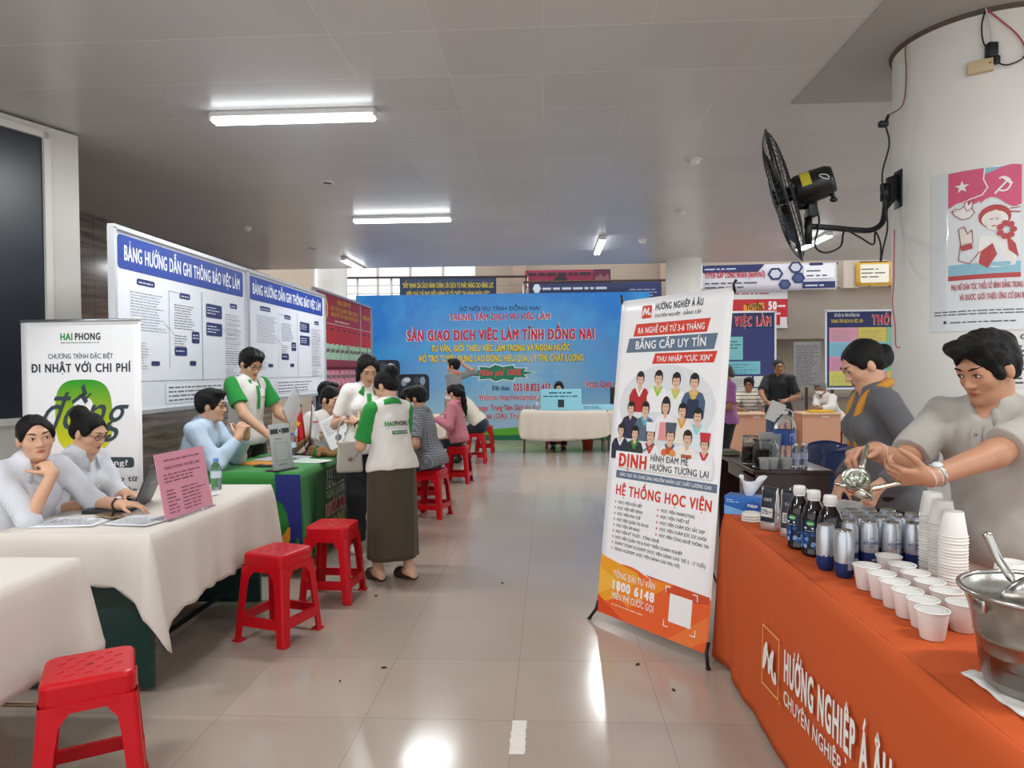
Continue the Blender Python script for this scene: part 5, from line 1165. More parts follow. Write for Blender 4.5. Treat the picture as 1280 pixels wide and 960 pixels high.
# ================================================================ stools, tables, cloths, chairs, desks
RED = M('red_plastic', '#bb0f1c', .3, spec=.35)
def make_stool(label, group=None):
    """square stackable stool: seat with raised pattern, four folded legs, low rails"""
    t = thing('plastic_stool', label, 'stool', (0, 0, 0), 0, group)
    H, ta, ba = .485, .135, .172
    half = lambda z: ba + (ta - ba) * z / H
    mb = MB(); prof = ((.0, ta + .002, H - .075), (0, ta + .002, H - .014), (0, ta - .004, H - .004), (0, ta - .014, H))
    rings = [[(x, y, z) for x, y in rrect(2 * a, 2 * a, .035, 5)] for _, a, z in prof]; n = len(rings[0])
    for a, b in zip(rings[:-1], rings[1:]): mb.add(a + b, [(i, (i + 1) % n, n + (i + 1) % n, n + i) for i in range(n)], 0, True)
    cr = [(x, y, H) for x, y in rrect(2 * (ta - .014), 2 * (ta - .014), .03, 5)]; mb.add(cr, [tuple(range(n))], 0)
    inn = [(x * .95, y * .95, H - .075) for x, y, _ in rings[0]]; inn2 = [(x * .95, y * .95, H - .01) for x, y, _ in rings[0]]
    mb.add(rings[0] + inn + inn2, [((i + 1) % n, i, n + i, n + (i + 1) % n) for i in range(n)] + [(n + (i + 1) % n, n + i, 2 * n + i, 2 * n + (i + 1) % n) for i in range(n)] + [tuple(2 * n + i for i in range(n))[::-1]], 0)
    for k in range(-3, 4):
        for j in range(-2, 3):
            if (k + j) % 2 == 0: mb.tube([(k * .028 - .012, j * .038 - .006, H + .0002), (k * .028 + .012, j * .038 + .006, H + .0002)], .0022, 0, 6)
    mb.lathe([(.011, H + .0006), (.009, H + .0009), (.0001, H + .0009)], (0, 0, 0), 14, 1)
    mb.build('seat', [RED, M('stool_hole', '#5a0d12', .6)], t)
    wt, wb = .062, .050
    for sx in (-1, 1):
        for sy in (-1, 1):
            mb = MB(); rows = 7
            def ring(z):
                a = half(z); w = wb + (wt - wb) * z / H; th = .006; r = .018
                if z > H - .17: w += .05 * ((z - (H - .17)) / .1) ** 2
                out = [(a - r * (1 - cos(q)), a - r * (1 - sin(q))) for q in np.linspace(0, pi / 2, 5)]      # outer corner
                o = [(a, a - w)] + out + [(a - w, a)]
                i_ = [(a - w, a - th), (a - r, a - th - .002), (a - th - .002, a - r), (a - th, a - w)]
                return [(sx * x, sy * y, z) for x, y in o + i_]
            R_ = [ring(z) for z in np.linspace(0, H - .07, rows)]; n = len(R_[0])
            for a, b in zip(R_[:-1], R_[1:]): mb.add(a + b, [(i, (i + 1) % n, n + (i + 1) % n, n + i) if sx * sy > 0 else ((i + 1) % n, i, n + i, n + (i + 1) % n) for i in range(n)], 0)
            mb.add(R_[0], [tuple(range(n))], 0)
            a = half(0) + .001; mb.box((sx * (a - .024), sy * (a - .024), .006), (.054, .054, .012), 0, .004)
            mb.build('leg', RED, t)
    for k in range(4):
        R_ = Matrix.Rotation(k * pi / 2, 3, 'Z'); z = .115; a = half(z) - .003
        mb = MB(); mb.box(R_ @ Vector((0, -a, z)), (2 * a - .06, .007, .05), R=R_); mb.box(R_ @ Vector((0, -a + .008, z + .025)), (2 * a - .06, .018, .005), R=R_); mb.build('rail', RED, t)
        z = H - .095; a = half(z) - .002; mb = MB(); mb.box(R_ @ Vector((0, -a, z + .012)), (2 * a - .10, .006, .03), R=R_); mb.build('apron', RED, t)
    return t
G_ST = 'red plastic stools along the aisle'
stool0 = make_stool('red plastic stool nearest the viewer, in front of the first white table', G_ST)
stool0.location = (-1.567, 2.285, 0); stool0.rotation_euler[2] = radians(32)
for x, y, a, lb in ((-1.52, 3.83, -18, 'red plastic stool with empty seat at the white table with the laptop'), (-1.42, 4.5, -3, 'red plastic stool with empty seat in front of the green table'),
                    (-1.2, 7.05, -12, 'red plastic stool under the seated man in the grey checked shirt'), (-1.2, 9.2, -4, 'red plastic stool under the seated woman in the pink top'),
                    (-1.17, 11.2, 2, 'red plastic stool with stickers on its side under the man in the cream shirt'), (-1.16, 12.6, 0, 'red plastic stool last in the row toward the blue backdrop'),
                    (-1.4, 7.85, 8, 'red plastic stool under the hunched person in black'), (.1, 13.25, 0, 'red plastic stool behind the far white table, under the woman with the blue sign'), (5.0, 12.42, 10, 'red plastic stool under the grey haired man at the salmon desk'),
                    (1.62, 13.55, 5, 'red plastic stool behind the far second white table near the tall banner'), (3.45, 12.35, 5, 'red plastic stool under the man in the striped polo at the salmon desk'),
                    (-2.08, 6.52, 30, 'red plastic stool under the man with the orange collar'), (-2.5, 7.6, 0, 'red plastic stool under the masked man in navy'), (-2.77, 3.40, 20, 'red plastic stool under the woman resting her chin on her hand'), (-2.82, 3.86, -5, 'red plastic stool under the woman with glasses at the laptop'), (-2.74, 5.2, 0, 'red plastic stool under the seated man in the pale blue shirt')):
    dup(stool0, (x, y, 0), radians(a), lb, G_ST)
st_ = [o for o in COL.objects if o.get('label', '').startswith('red plastic stool with stickers')][0]
for z_, y_ in ((.40, -.1445), (.115, -.168)): mb = MB(); mb.box((-.02, y_, z_), (.07, .002, .04)); mb.build('sticker', M('sticker_grey', '#a9a8a6', .5), st_)
# ---- folding tables and draped cloths
def folding_table(label, x0, x1, y0, y1, z=.742, legm=None, inset=.06):
    t = thing('folding_table', label, 'table', ((x0 + x1) / 2, (y0 + y1) / 2, 0)); w, d = x1 - x0, y1 - y0
    mb = MB(); mb.box((0, 0, z - .0135), (w, d, .025), 0, .006); mb.build('tabletop', M('table_board', '#c9b99c', .5), t)
    lm = legm or M('table_leg', '#8c7a5c', .4, .4)
    for sx in (-1, 1):
        for sy in (-1, 1): mb = MB(); mb.tube([(sx * (w / 2 - inset), sy * (d / 2 - inset), .0), (sx * (w / 2 - inset), sy * (d / 2 - inset), z - .02)], .014, 0, 10); mb.build('leg', lm, t)
    for s_ in (-1, 1):
        mb = MB(); a, b = ((-w / 2 + inset, s_ * (d / 2 - inset), .2), (w / 2 - inset, s_ * (d / 2 - inset), .2)) if w < d else ((s_ * (w / 2 - inset), -d / 2 + inset, .2), (s_ * (w / 2 - inset), d / 2 - inset, .2))
        mb.tube([a, b], .01, 0, 8); mb.build('brace', lm, t)
    return t
def cloth(name, label, cat, x0, x1, y0, y1, drops, mat, z=.75, scallop=.012, fold=.014, flare=.035, seed=0, tail=.0, group=None, rows=14, wobble=.0, fray=28):
    """drops = (right +X, far +Y, left -X, near -Y). One sheet: flat top, draped sides with soft folds, corners hanging lower"""
    t = MB(); rnd = random.Random(seed); r = .016
    corners = [(x1, y0), (x1, y1), (x0, y1), (x0, y0)]; seglen = .022; P = []      # (x,y,nx,ny,drop,cornerness)
    nrm = [(1, 0), (0, 1), (-1, 0), (0, -1)]
    for k in range(4):
        a, b = corners[k], corners[(k + 1) % 4]; L = sqrt((b[0] - a[0]) ** 2 + (b[1] - a[1]) ** 2); n = max(4, int(L / seglen)); nx, ny = nrm[k]; dd = drops[k]; dn = drops[(k + 1) % 4]; dp = drops[k - 1]
        for i in range(n):
            f = i / n; s_ = f * L; e0 = math.exp(-s_ / .05); e1 = math.exp(-(L - s_) / .05)
            P.append((a[0] + (b[0] - a[0]) * f, a[1] + (b[1] - a[1]) * f, nx, ny, dd + (tail if min(dp, dd) > .02 else 0) * math.exp(-s_ / .10) + (tail if min(dd, dn) > .02 else 0) * math.exp(-(L - s_) / .10), e0 + e1))
        c = b; m = 7; nn = nrm[(k + 1) % 4]
        for i in range(m):
            q = (i + .5) / m * pi / 2; vx, vy = nx * cos(q) + nn[0] * sin(q), ny * cos(q) + nn[1] * sin(q); P.append((c[0], c[1], vx, vy, (dd * cos(q) ** 2 + dn * sin(q) ** 2) + (tail if min(dd, dn) > .02 else 0), 1.0))
    n = len(P); vs = []; ph = [rnd.uniform(0, 6.28) for _ in range(4)]
    for j in range(rows + 2):
        s_ = 0
        for i, (x, y, nx, ny, dr, cn) in enumerate(P):
            s_ = i * seglen; v = max(0, j - 1) / rows
            if j == 0: vs.append((min(max(x, x0 + r), x1 - r), min(max(y, y0 + r), y1 - r), z)); continue
            f = fold * (sin(s_ * 14 + ph[0]) + .6 * sin(s_ * 31 + ph[1]) + .5 * sin(s_ * 7 + ph[2])) * v ** 1.2 * (.6 + .4 * sin(s_ * 3 + ph[3]))
            off = r * (1 - math.exp(-v * 14)) + flare * v * (.35 + 1.1 * cn) + f * (1 if dr > .05 else .1) * (1 - .5 * cn)
            dz = dr * v + (r * .5 if j > 1 else 0)
            if j == rows + 1: dz += scallop * abs(sin(s_ * fray)) - scallop + wobble * sin(s_ * 2.3 + ph[2])
            vs.append((x + nx * off, y + ny * off, z - dz))
    tn = [tuple(range(n))]; fs = []
    for j in range(rows + 1):
        for i in range(n): a = j * n + i; b = j * n + (i + 1) % n; fs.append((a, a + n, b + n, b))
    i0 = len(vs); vs += [(x0 + r, y0 + r, z), (x1 - r, y0 + r, z), (x1 - r, y1 - r, z), (x0 + r, y1 - r, z)]; fs += [(i0, i0 + 1, i0 + 2, i0 + 3)]
    o = mesh_obj(name, vs, fs, mat, None, True); o.data.polygons[len(fs) - 1].use_smooth = False; md = o.modifiers.new('thickness', 'SOLIDIFY'); md.thickness = .002; md.offset = -1
    return tag(o, label, cat, group)
WC = M('white_cloth', '#d3cbc1', .8, noise=.03, nscale=5, sheen=.1); CC = M('cream_cloth', '#d9cfbf', .8, noise=.04, nscale=4, sheen=.1)
folding_table('table under the nearest white cloth, cut off by the frame at the lower left', -2.7, -1.86, .9, 2.63)
cloth('tablecloth', 'white scalloped cloth on the nearest table behind the first red stool', 'tablecloth', -2.71, -1.85, .89, 2.645, (.37, .34, .3, .3), WC, seed=2, flare=.05, fold=.012)
# table with green end panels (seen under the raised cloth)
t = thing('desk', 'desk with dark green end panel under the white cloth with the laptop', 'desk', (-2.16, 3.72, 0)); GP = M('green_panel', '#1d3a34', .35, noise=.08, nscale=6)
mb = MB(); mb.box((0, 0, .729), (.72, 1.36, .026)); mb.build('tabletop', GP, t)
for y in (-.60, .60): mb = MB(); mb.box((.0, y, .37), (.66, .03, .70), 0, .004); mb.build('end_panel', GP, t)
mb = MB(); mb.box((.22, 0, .50), (.02, 1.17, .42)); mb.build('back_panel', M('dark_green_panel', '#14231f', .4), t)
mb = MB(); mb.box((.1, 0, .06), (.05, 1.2, .035)); mb.build('foot_rail', STEEL, t)
cloth('tablecloth', 'white scalloped cloth with a hanging corner on the table holding the laptop and pink sheet', 'tablecloth', -2.53, -1.79, 3.035, 4.41, (.385, .38, .1, .21), WC, seed=5, tail=.14, flare=.05, fold=.014)
folding_table('table under the green company cloth', -2.52, -1.83, 4.97, 6.12)
GC = M('green_cloth', '#1f7a28', .6, noise=.06, nscale=6, sheen=.1)
cloth('tablecloth', 'green company tablecloth with navy and orange corner and white lettering', 'tablecloth', -2.53, -1.81, 4.955, 6.14, (.66, .6, .10, .66), GC, seed=8, scallop=0, flare=.03, fold=.008)
gt = [o for o in COL.objects if o.get('label', '').startswith('green company tablecloth')][0]
p = Print(flat((-1.772, 4.95, 0), (0, 1, -.0), (.045, 0, 1)), .002); w3 = ink('#dfe6dc'); gdk = ink('#16381c')
p.rect(.20, .09, 1.18, .715, ink('#1a4a22'), .5)
p.text('HAIPHONG', .42, .56, .135, w3, width=.68, bold=.05, lay=3); p.text('HAIPHONG', .425, .565, .125, gdk, width=.67, bold=.018, lay=4)
p.text('TƯƠNG LAI CHO BẠN', .43, .475, .055, ink('#9fb09c'), width=.62, bold=.01, lay=2)
p.text('TUYỂN DỤNG', .41, .335, .095, w3, width=.62, bold=.06, lay=3); p.text('TUYỂN DỤNG', .415, .338, .09, ink('#b3262a'), width=.61, bold=.03, lay=4); p.text('LAO ĐỘNG', .43, .21, .08, ink('#b98a3a'), width=.5, bold=.03, lay=3)
p.build(gt)
p = Print(flat((-2.53, 4.923, 0), (1, 0, 0), (0, -.03, 1)), .002)
p.poly([(.57, .742), (.755, .742), (.76, .1), (.69, .12), (.67, .32), (.655, .45), (.62, .53), (.575, .56)], ink('#232a78'), 2); p.poly([(.655, .36), (.675, .36), (.67, .27), (.63, .20), (.615, .12), (.60, .23), (.555, .26), (.61, .29), (.64, .33)], ink('#d98f2a'), 3); p.poly([(.60, .23), (.555, .26), (.60, .285), (.62, .25)], ink('#c0592c'), 4)
p.build(gt)
for y0, y1, lb in ((6.9, 8.35, 'beside the man in the checked shirt'), (8.45, 10.0, 'beside the woman in pink'), (10.2, 11.7, 'beside the man in the cream shirt')):
    folding_table('folding table %s under a pale cloth' % lb, -2.12, -1.58, y0, y1); cloth('tablecloth', 'pale cloth over the table %s' % lb, 'tablecloth', -2.13, -1.57, y0 - .01, y1 + .01, (.35, .35, .35, .35), CC, seed=int(y0 * 3), flare=.02)
folding_table('folding table with thin wooden legs in front of the blue backdrop, under the blue sign', -.47, 1.0, 12.42, 13.0, inset=.02, legm=M('table_leg'))
cloth('tablecloth', 'cream cloth hanging low in front of the blue backdrop, under the light blue sign', 'tablecloth', -.49, 1.02, 12.40, 13.02, (.42, .3, .3, .50), CC, seed=11, flare=.03, fold=.01, scallop=.006, wobble=.03, tail=-.04)
folding_table('second far folding table half hidden by the tall banner', 1.08, 1.98, 12.62, 13.2, inset=.03)
cloth('tablecloth', 'cream cloth on the far table half hidden by the tall banner', 'tablecloth', 1.06, 2.0, 12.6, 13.22, (.4, .3, .3, .44), CC, seed=13, flare=.02, fold=.01, scallop=.006)
# ---- the orange table
OT = M('orange_cloth', '#c2562a', .8, noise=.05, nscale=3, spec=.2)
folding_table('table under the orange cloth carrying the drinks', .90, 1.40, .72, 3.5)
oc = cloth('tablecloth', 'bright orange company tablecloth reaching the floor with white emblem and name', 'tablecloth', .875, 1.425, .70, 3.55, (.4, .725, .722, .725), OT, seed=21, scallop=0, flare=.032, fold=.008, rows=18)
p = Print(lambda u, v, l: (.832 - l + (.75 - v) * -.02 + .012, 3.55 - u, v), .004)
p = Print(flat((.839, 3.55, .0), (0, -1, 0), (.022, 0, 1)), .002); ow = ink('#efeae4'); oy = ink('#efb55a')
p.line([(.74, .225), (.74, .455), (.935, .465), (.935, .245), (.74, .225)], .006, oy, 3); emblem(p, .742, .245, .19, None, ow, 3)
p.text('HƯỚNG NGHIỆP Á ÂU', .99, .345, .108, ow, width=.80, bold=.045, lay=3, slope=.05); p.text('CHUYÊN NGHIỆP - ĐẲNG CẤP', .995, .262, .050, ow, width=.88, bold=.015, lay=3, slope=.05); p.ell(.955, .24, .008, .008, ink('#d77a4a'), 3, 10)
p.build(oc)
# ---- brown desk
WD = M('dark_brown_wood', '#3a2420', .28, noise=.25, nscale=5, nstretch=(1, 1, 9), coat=.2)
t = thing('wooden_desk', 'dark brown wooden desk with the drinks jugs behind the orange table', 'desk', (1.72, 5.6, 0))
mb = MB(); mb.box((0, 0, .735), (.56, 1.16, .03), 0, .006); mb.build('tabletop', WD, t)
for y in (-.55, .55): mb = MB(); mb.box((0, y, .36), (.5, .03, .72)); mb.build('side_panel', WD, t)
mb = MB(); mb.box((.18, 0, .42), (.02, 1.08, .56)); mb.build('modesty_panel', WD, t)
for k in range(3): mb = MB(); mb.box((-.255, -.35, .60 - k * .2), (.02, .36, .18), 0, .003); o = mb.build('drawer', WD, t); mb = MB(); mb.tube([(-.268, -.39, .62 - k * .2), (-.28, -.37, .62 - k * .2), (-.28, -.33, .62 - k * .2), (-.268, -.31, .62 - k * .2)], .005, 0, 8); mb.build('handle', CHROME, o)
mb = MB(); mb.box((-.22, .08, .66), (.02, .46, .1)); mb.build('pencil_drawer', WD, t)
# ---- salmon desks
SA = M('salmon_board', '#d9a284', .5, noise=.04, nscale=3)
def salmon(x, y, w, label):
    t = thing('counter_desk', label, 'desk', (x, y, 0)); mb = MB(); mb.box((0, 0, .735), (w, .6, .03), 0, .005); mb.build('tabletop', M('salmon_top', '#dcb595', .4), t)
    mb = MB(); mb.box((0, -.27, .36), (w - .02, .02, .72)); mb.build('front_panel', SA, t)
    for s_ in (-1, 1): mb = MB(); mb.box((s_ * (w / 2 - .02), 0, .36), (.02, .54, .72)); mb.build('side_panel', SA, t)
    mb = MB(); mb.box((w * .1, -.283, .69), (.12, .006, .035)); mb.build('label_plate', M('plate_pale', '#e2cdbd', .4), t)
salmon(3.25, 11.75, .98, 'salmon pink desk in front of the man in the striped polo'); salmon(4.37, 11.75, .62, 'salmon pink desk with yellow papers in front of the grey haired man')
# ---- blue plastic chairs
BL = M('blue_plastic', '#1d2a5e', .3, coat=.2)
def blue_chair(label):
    t = thing('plastic_chair', label, 'chair', (0, 0, 0), 0, 'blue plastic chairs by the brown desk')
    def shell(fn, nu, nv, name, th=.006):
        vs = [fn(i / nu, j / nv) for j in range(nv + 1) for i in range(nu + 1)]; fs = [(j * (nu + 1) + i, j * (nu + 1) + i + 1, (j + 1) * (nu + 1) + i + 1, (j + 1) * (nu + 1) + i) for j in range(nv) for i in range(nu)]
        o = mesh_obj(name, vs, fs, BL, t, True); md = o.modifiers.new('t', 'SOLIDIFY'); md.thickness = th; return o
    shell(lambda u, v: ((u - .5) * (.42 - .03 * abs(2 * v - 1)), (v - .5) * .40, .44 + .012 * (2 * u - 1) ** 2 - (.035 * max(0, v - .85) / .15 if v > .85 else 0) + (.02 * (1 - v / .12) if v < .12 else 0)), 12, 10, 'seat')
    def back(u, v):
        a = 2 * u - 1; w = .40 - .05 * v - (.05 * max(0, v - .8) / .2) ; zz = .47 + .36 * v - (.03 * a * a * v)
        return (a * w / 2, -.20 - .09 * v - .03 * (1 - a * a) + .0, zz)
    shell(back, 14, 12, 'backrest')
    for sx in (-1, 1):
        mb = MB(); mb.tube([(sx * .20, .18, 0), (sx * .18, .16, .43)], [.016, .024], 0, 10); mb.build('leg', BL, t)
        mb = MB(); mb.tube([(sx * .21, -.24, 0), (sx * .18, -.18, .43), (sx * .17, -.23, .62)], [.016, .024, .014], 0, 10); mb.build('leg', BL, t)
    mb = MB(); mb.tube([(-.15, -.232, .475), (.15, -.232, .475)], .01, 0, 8); mb.build('back_rail', BL, t)
    return t
bc = blue_chair('navy plastic chair, the largest looking, with its back to the brown desk'); bc.location = (2.22, 5.25, 0); bc.rotation_euler[2] = radians(165)
dup(bc, (2.30, 6.05, 0), radians(150), 'navy plastic chair between the water bottle and the salmon desk'); dup(bc, (2.62, 5.75, 0), radians(195), 'navy plastic chair partly hidden behind the largest navy chair')
# ================================================================ wall fan and wiring
def frame_to(axis):
    z = Vector(axis).normalized(); x = Vector((0, 0, 1)).cross(z).normalized(); return Matrix((x, z.cross(x), z)).transposed()
FC = Vector((1.325, 4.02, 2.437)); FR = frame_to((-.91, .335, -.255))
t = thing('wall_fan', 'black industrial wall fan on a bracket fixed to the near white column', 'fan', FC); FB = M('fan_black', '#17181a', .35, .2)
R_ = .375
def cagepts(side, a, n=10):
    out = []
    for k in range(n + 1):
        f = k / n; r = .055 + (R_ - .055) * f; z = (.058 if side > 0 else -.05) * (1 - f ** 3.2) ** .8
        out.append(FR @ Vector((r * cos(a), r * sin(a), z)))
    return out
for side, nm in ((1, 'front_cage'), (-1, 'rear_cage')):
    mb = MB(); nw = 48
    for k in range(nw): mb.tube(cagepts(side, 2 * pi * k / nw), .0015, 0, 4, cap=False)
    for f in (.12, .45, .75):
        r = .055 + (R_ - .055) * f; z = (.058 if side > 0 else -.05) * (1 - f ** 3.2) ** .8
        mb.tube([FR @ Vector((r * cos(2 * pi * k / 40), r * sin(2 * pi * k / 40), z)) for k in range(40)], .003, 0, 6, closed=True)
    mb.build(nm, FB, t)
mb = MB(); mb.tube([FR @ Vector((R_ * cos(2 * pi * k / 56), R_ * sin(2 * pi * k / 56), 0)) for k in range(56)], .007, 0, 8, closed=True); mb.build('rim', FB, t)
mb = MB(); mb.lathe([(.001, .066), (.05, .063), (.058, .056), (.055, .046)], (0, 0, 0), 24, R=FR); mb.build('badge', FB, t)
for k in range(3):
    mb = MB(); vs = []; a0 = 2 * pi * k / 3
    for i in range(9):
        r = .05 + .24 * i / 8; wd = .16 + .55 * sin(pi * min(1, (i + 1) / 8) * .62)
        for j in range(5): a = a0 + (j / 4 - .5) * wd * (.9 - .4 * r); vs.append(FR @ Vector((r * cos(a), r * sin(a), .008 - .03 * (j / 4 - .5) * 1.4)))
    mb.add(vs, [(i * 5 + j, i * 5 + j + 1, (i + 1) * 5 + j + 1, (i + 1) * 5 + j) for i in range(8) for j in range(4)], 0, True); o = mb.build('blade', M('fan_blade', '#1d1d1f', .35, .6), t); md = o.modifiers.new('t', 'SOLIDIFY'); md.thickness = .003
mb = MB(); mb.lathe([(.001, .05), (.04, .045), (.045, .0), (.04, -.04), (.001, -.04)], (0, 0, 0), 20, R=FR); mb.build('hub', FB, t)
mb = MB(); mb.lathe([(.001, -.05), (.075, -.052), (.085, -.075), (.088, -.16), (.084, -.235), (.07, -.262), (.001, -.268)], (0, 0, 0), 32, R=FR); mo = mb.build('motor', M('motor_black', '#111214', .3), t)
mb = MB(); a = FR @ Vector((0, 0, -.14)); ys_ = []
for k in range(9): q = radians(-4 + k * 7.5); ys_ += [FR @ Vector((.0895 * cos(q), .0895 * sin(q), -.10)), FR @ Vector((.0895 * cos(q), .0895 * sin(q), -.15))]
mb.add(ys_, [(2 * k, 2 * k + 1, 2 * k + 3, 2 * k + 2) for k in range(8)], 0); mb.build('rating_label', M('label_yellow', '#b9b02c', .5), mo)
for sgn in (0, pi):
    mb = MB(); c_ = [FR @ Vector((.0885 * cos(radians(q) + sgn), .0885 * sin(radians(q) + sgn), -.215 + .022 * sin(k * 2 * pi / 8))) for k, q in enumerate((-2, 8, 15, 18, 15, 8, -2, -8))]; mb.tube(c_, .003, 0, 6, closed=True); mb.build('motor_mark', M('mark_white', '#cfd0d2', .4), mo)
L_ = lambda x, y, z: Vector((x, y, z)) - FC
mb = MB(); mb.tube([L_(1.555, 3.94, 2.44), L_(1.565, 3.94, 2.40)], .012, 0, 8); mb.ell(L_(1.567, 3.94, 2.392), (.022, .016, .014), 0); mb.build('oscillation_knob', FB, t)
mb = MB(); mb.box(L_(1.475, 4.02, 2.375), (.05, .06, .12), 0, .006); mb.tube([L_(1.47, 4.05, 2.17), L_(1.47, 4.05, 2.34)], .021, 0, 12); mb.tube([L_(1.40, 4.05, 2.385), L_(1.47, 4.05, 2.385)], .02, 0, 10); mb.build('tilt_joint', FB, t)
arm = bez([L_(1.455, 4.05, 2.272), L_(1.6, 4.10, 2.272), L_(1.80, 4.21, 2.276), L_(1.915, 4.26, 2.285), L_(1.985, 4.285, 2.33), L_(2.005, 4.29, 2.42), L_(2.005, 4.29, 2.50)], 8)
mb = MB(); mb.tube(arm, .0165, 0, 12); mb.tube([L_(2.005, 4.29, 2.46), L_(2.005, 4.29, 2.56)], .028, 0, 14); mb.build('bracket_arm', FB, t)
mb = MB(); mb.prism([(-.10, 0), (.09, .0), (.115, .07), (-.04, .055)], -.01, .01, 0, (Vector((0, 0, 1)), Vector((1, .05, 0)), Vector((0, 1, 0)))); mb.v = [tuple(Vector(v) + L_(2.02, 4.305, 2.51)) for v in mb.v]; mb.box(L_(2.085, 4.3, 2.53), (.012, .09, .22), 0, .003); mb.build('wall_plate', FB, t)
mb = MB(); mb.tube(bez([L_(1.52, 4.06, 2.38), L_(1.53, 4.05, 2.29), L_(1.50, 4.03, 2.16), L_(1.56, 4.04, 2.12), L_(1.66, 4.08, 2.16), L_(1.70, 4.12, 2.255), L_(1.80, 4.17, 2.23), L_(1.90, 4.21, 2.19), L_(1.93, 4.25, 2.27), L_(1.965, 4.26, 2.2), L_(1.97, 4.27, 2.1), L_(1.985, 4.27, 2.18), L_(2.0, 4.25, 2.3), L_(1.98, 4.24, 2.45), L_(1.955, 4.22, 2.6), L_(1.985, 4.2, 2.76), L_(1.96, 4.18, 2.85), L_(1.945, 4.17, 2.865)], 6), .0055, 0, 6); mb.build('power_cord', BLACKP, t)
mb = MB(); mb.box(L_(1.935, 4.165, 2.872), (.05, .04, .035), 0, .01); mb.tube([L_(1.95, 4.17, 2.88), L_(1.975, 4.19, 2.93)], .009, 0, 8); mb.build('plug', BLACKP, t)
def wire(label, pts, col, r=.004, cat='cable'):
    o = MB().tube(bez(pts, 6), r, 0, 6).build('cable', M('wire_' + col[1:], col, .5)); return tag(o, label, cat)
wire('thin brown and cream lead running up the column edge to the ceiling', [(1.975, 4.19, 2.93), (2.07, 4.22, 3.0), (2.08, 4.2, 3.15), (2.07, 4.19, 3.3), (2.09, 4.2, 3.36)], '#8a5a40')
wire('thin red wire hanging down the column edge below the fan', [(2.035, 4.24, 2.28), (2.03, 4.235, 2.0), (2.02, 4.23, 1.85), (2.03, 4.22, 1.72), (2.035, 4.22, 1.6), (2.05, 4.2, 1.585)], '#b5302a', .003)
def colp(deg, z, l=.006): a = radians(deg); return (NC[0] + (NR + l) * cos(a), NC[1] + (NR + l) * sin(a), z)
t = thing('junction_box', 'small beige switch box high on the near column', 'box', colp(-122.5, 3.06)); t.rotation_euler[2] = radians(-32.5)
mb = MB(); mb.box((0, -.012, 0), (.115, .03, .065), 0, .004); mb.build('cover', M('beige_plastic', '#cdb892', .45), t); mb = MB(); mb.lathe([(.005, 0), (.004, .003), (.0001, .003)], (.042, -.027, .005), 10, R=Matrix.Rotation(pi / 2, 3, 'X')); mb.build('screw', M('screw_dark', '#6b6152', .4), t)
t = thing('power_adapter', 'small black adapter hanging beside the beige box on the column', 'adapter', colp(-117, 3.13, .02)); mb = MB(); mb.box((0, 0, 0), (.05, .045, .08), 0, .008); mb.build('body', BLACKP, t)
mb = MB(); mb.box((.015, -.015, -.055), (.03, .03, .04), 0, .006); mb.build('socket', BLACKP, t)
wire('black lead looping down to the adapter on the column', [colp(-120, 3.36, .01), colp(-122, 3.27, .02), colp(-121, 3.18, .02), colp(-118, 3.13, .03)], '#1a1a1a')
wire('white lead from the ceiling to the adapter on the column', [colp(-120, 3.36, .015), colp(-117.5, 3.25, .02), colp(-117, 3.17, .02)], '#cfcdc6')
wire('red lead slanting across the top of the column', [colp(-120, 3.36, .012), colp(-112, 3.28, .012), colp(-104, 3.2, .012), colp(-99, 3.12, .012), colp(-95, 3.0, .012)], '#b5404a')
wire('black lead running from the adapter round the column', [colp(-115, 3.07, .02), colp(-110, 3.04, .03), colp(-104, 3.05, .03), colp(-100, 3.08, .02), colp(-98, 3.14, .012), colp(-95, 3.16, .012)], '#1a1a1a')
# ================================================================ drinks on the orange table
ZT = .7515
def lab(fn_r, z0, z1, a0, a1, draw, parent, step=.0006, names=('label_print', 'lettering')):
    """printing wrapped on a round thing: u is arc length from angle a0"""
    p = Print(lambda u, v, l: ((fn_r(v) + l) * cos(a0 + u / fn_r(v)), (fn_r(v) + l) * sin(a0 + u / fn_r(v)), v), step); draw(p); p.build(parent, *names)
PC = M('paper_cup', '#e4e2dd', .6, noise=.02, nscale=9)
def make_cup(label, group, inv=False, r0=.029, r1=.041, h=.078):
    t = thing('paper_cup', label, 'cup', (0, 0, 0), 0, group); mb = MB()
    prof = [(.001, .006), (r0 - .003, .006), (r0 - .001, .0), (r0, .001), (r1 - .001, h - .004)]
    inner = [(r1 - .004, h - .003), (r0 - .0015, .009), (.001, .009)]
    if inv: prof = [(r, h - z) for r, z in prof]; inner = [(r, h - z) for r, z in inner]
    mb.lathe(prof, (0, 0, 0), 28); mb.lathe(inner, (0, 0, 0), 28); mb.build('cup_body', PC, t)
    z = h - .002 if not inv else .002
    mb = MB(); mb.tube([((r1 - .0005) * cos(2 * pi * k / 28), (r1 - .0005) * sin(2 * pi * k / 28), z) for k in range(28)], .0021, 0, 6, closed=True); mb.build('rolled_rim', PC, t)
    return t
G = 'paper cups set out in two rows'
c0 = make_cup('white paper cup in the front row, first beside the drink cans', G); c0.location = (1.03, 2.325, ZT)
ords = ('second', 'third', 'fourth', 'fifth', 'sixth')
for k, (x, y) in enumerate(((1.035, 2.235), (1.034, 2.15), (1.03, 2.065), (1.032, 1.985), (1.012, 1.90))): dup(c0, (x, y, ZT), k, 'white paper cup in the row along the table edge, %s from the drink cans' % ords[k], G)
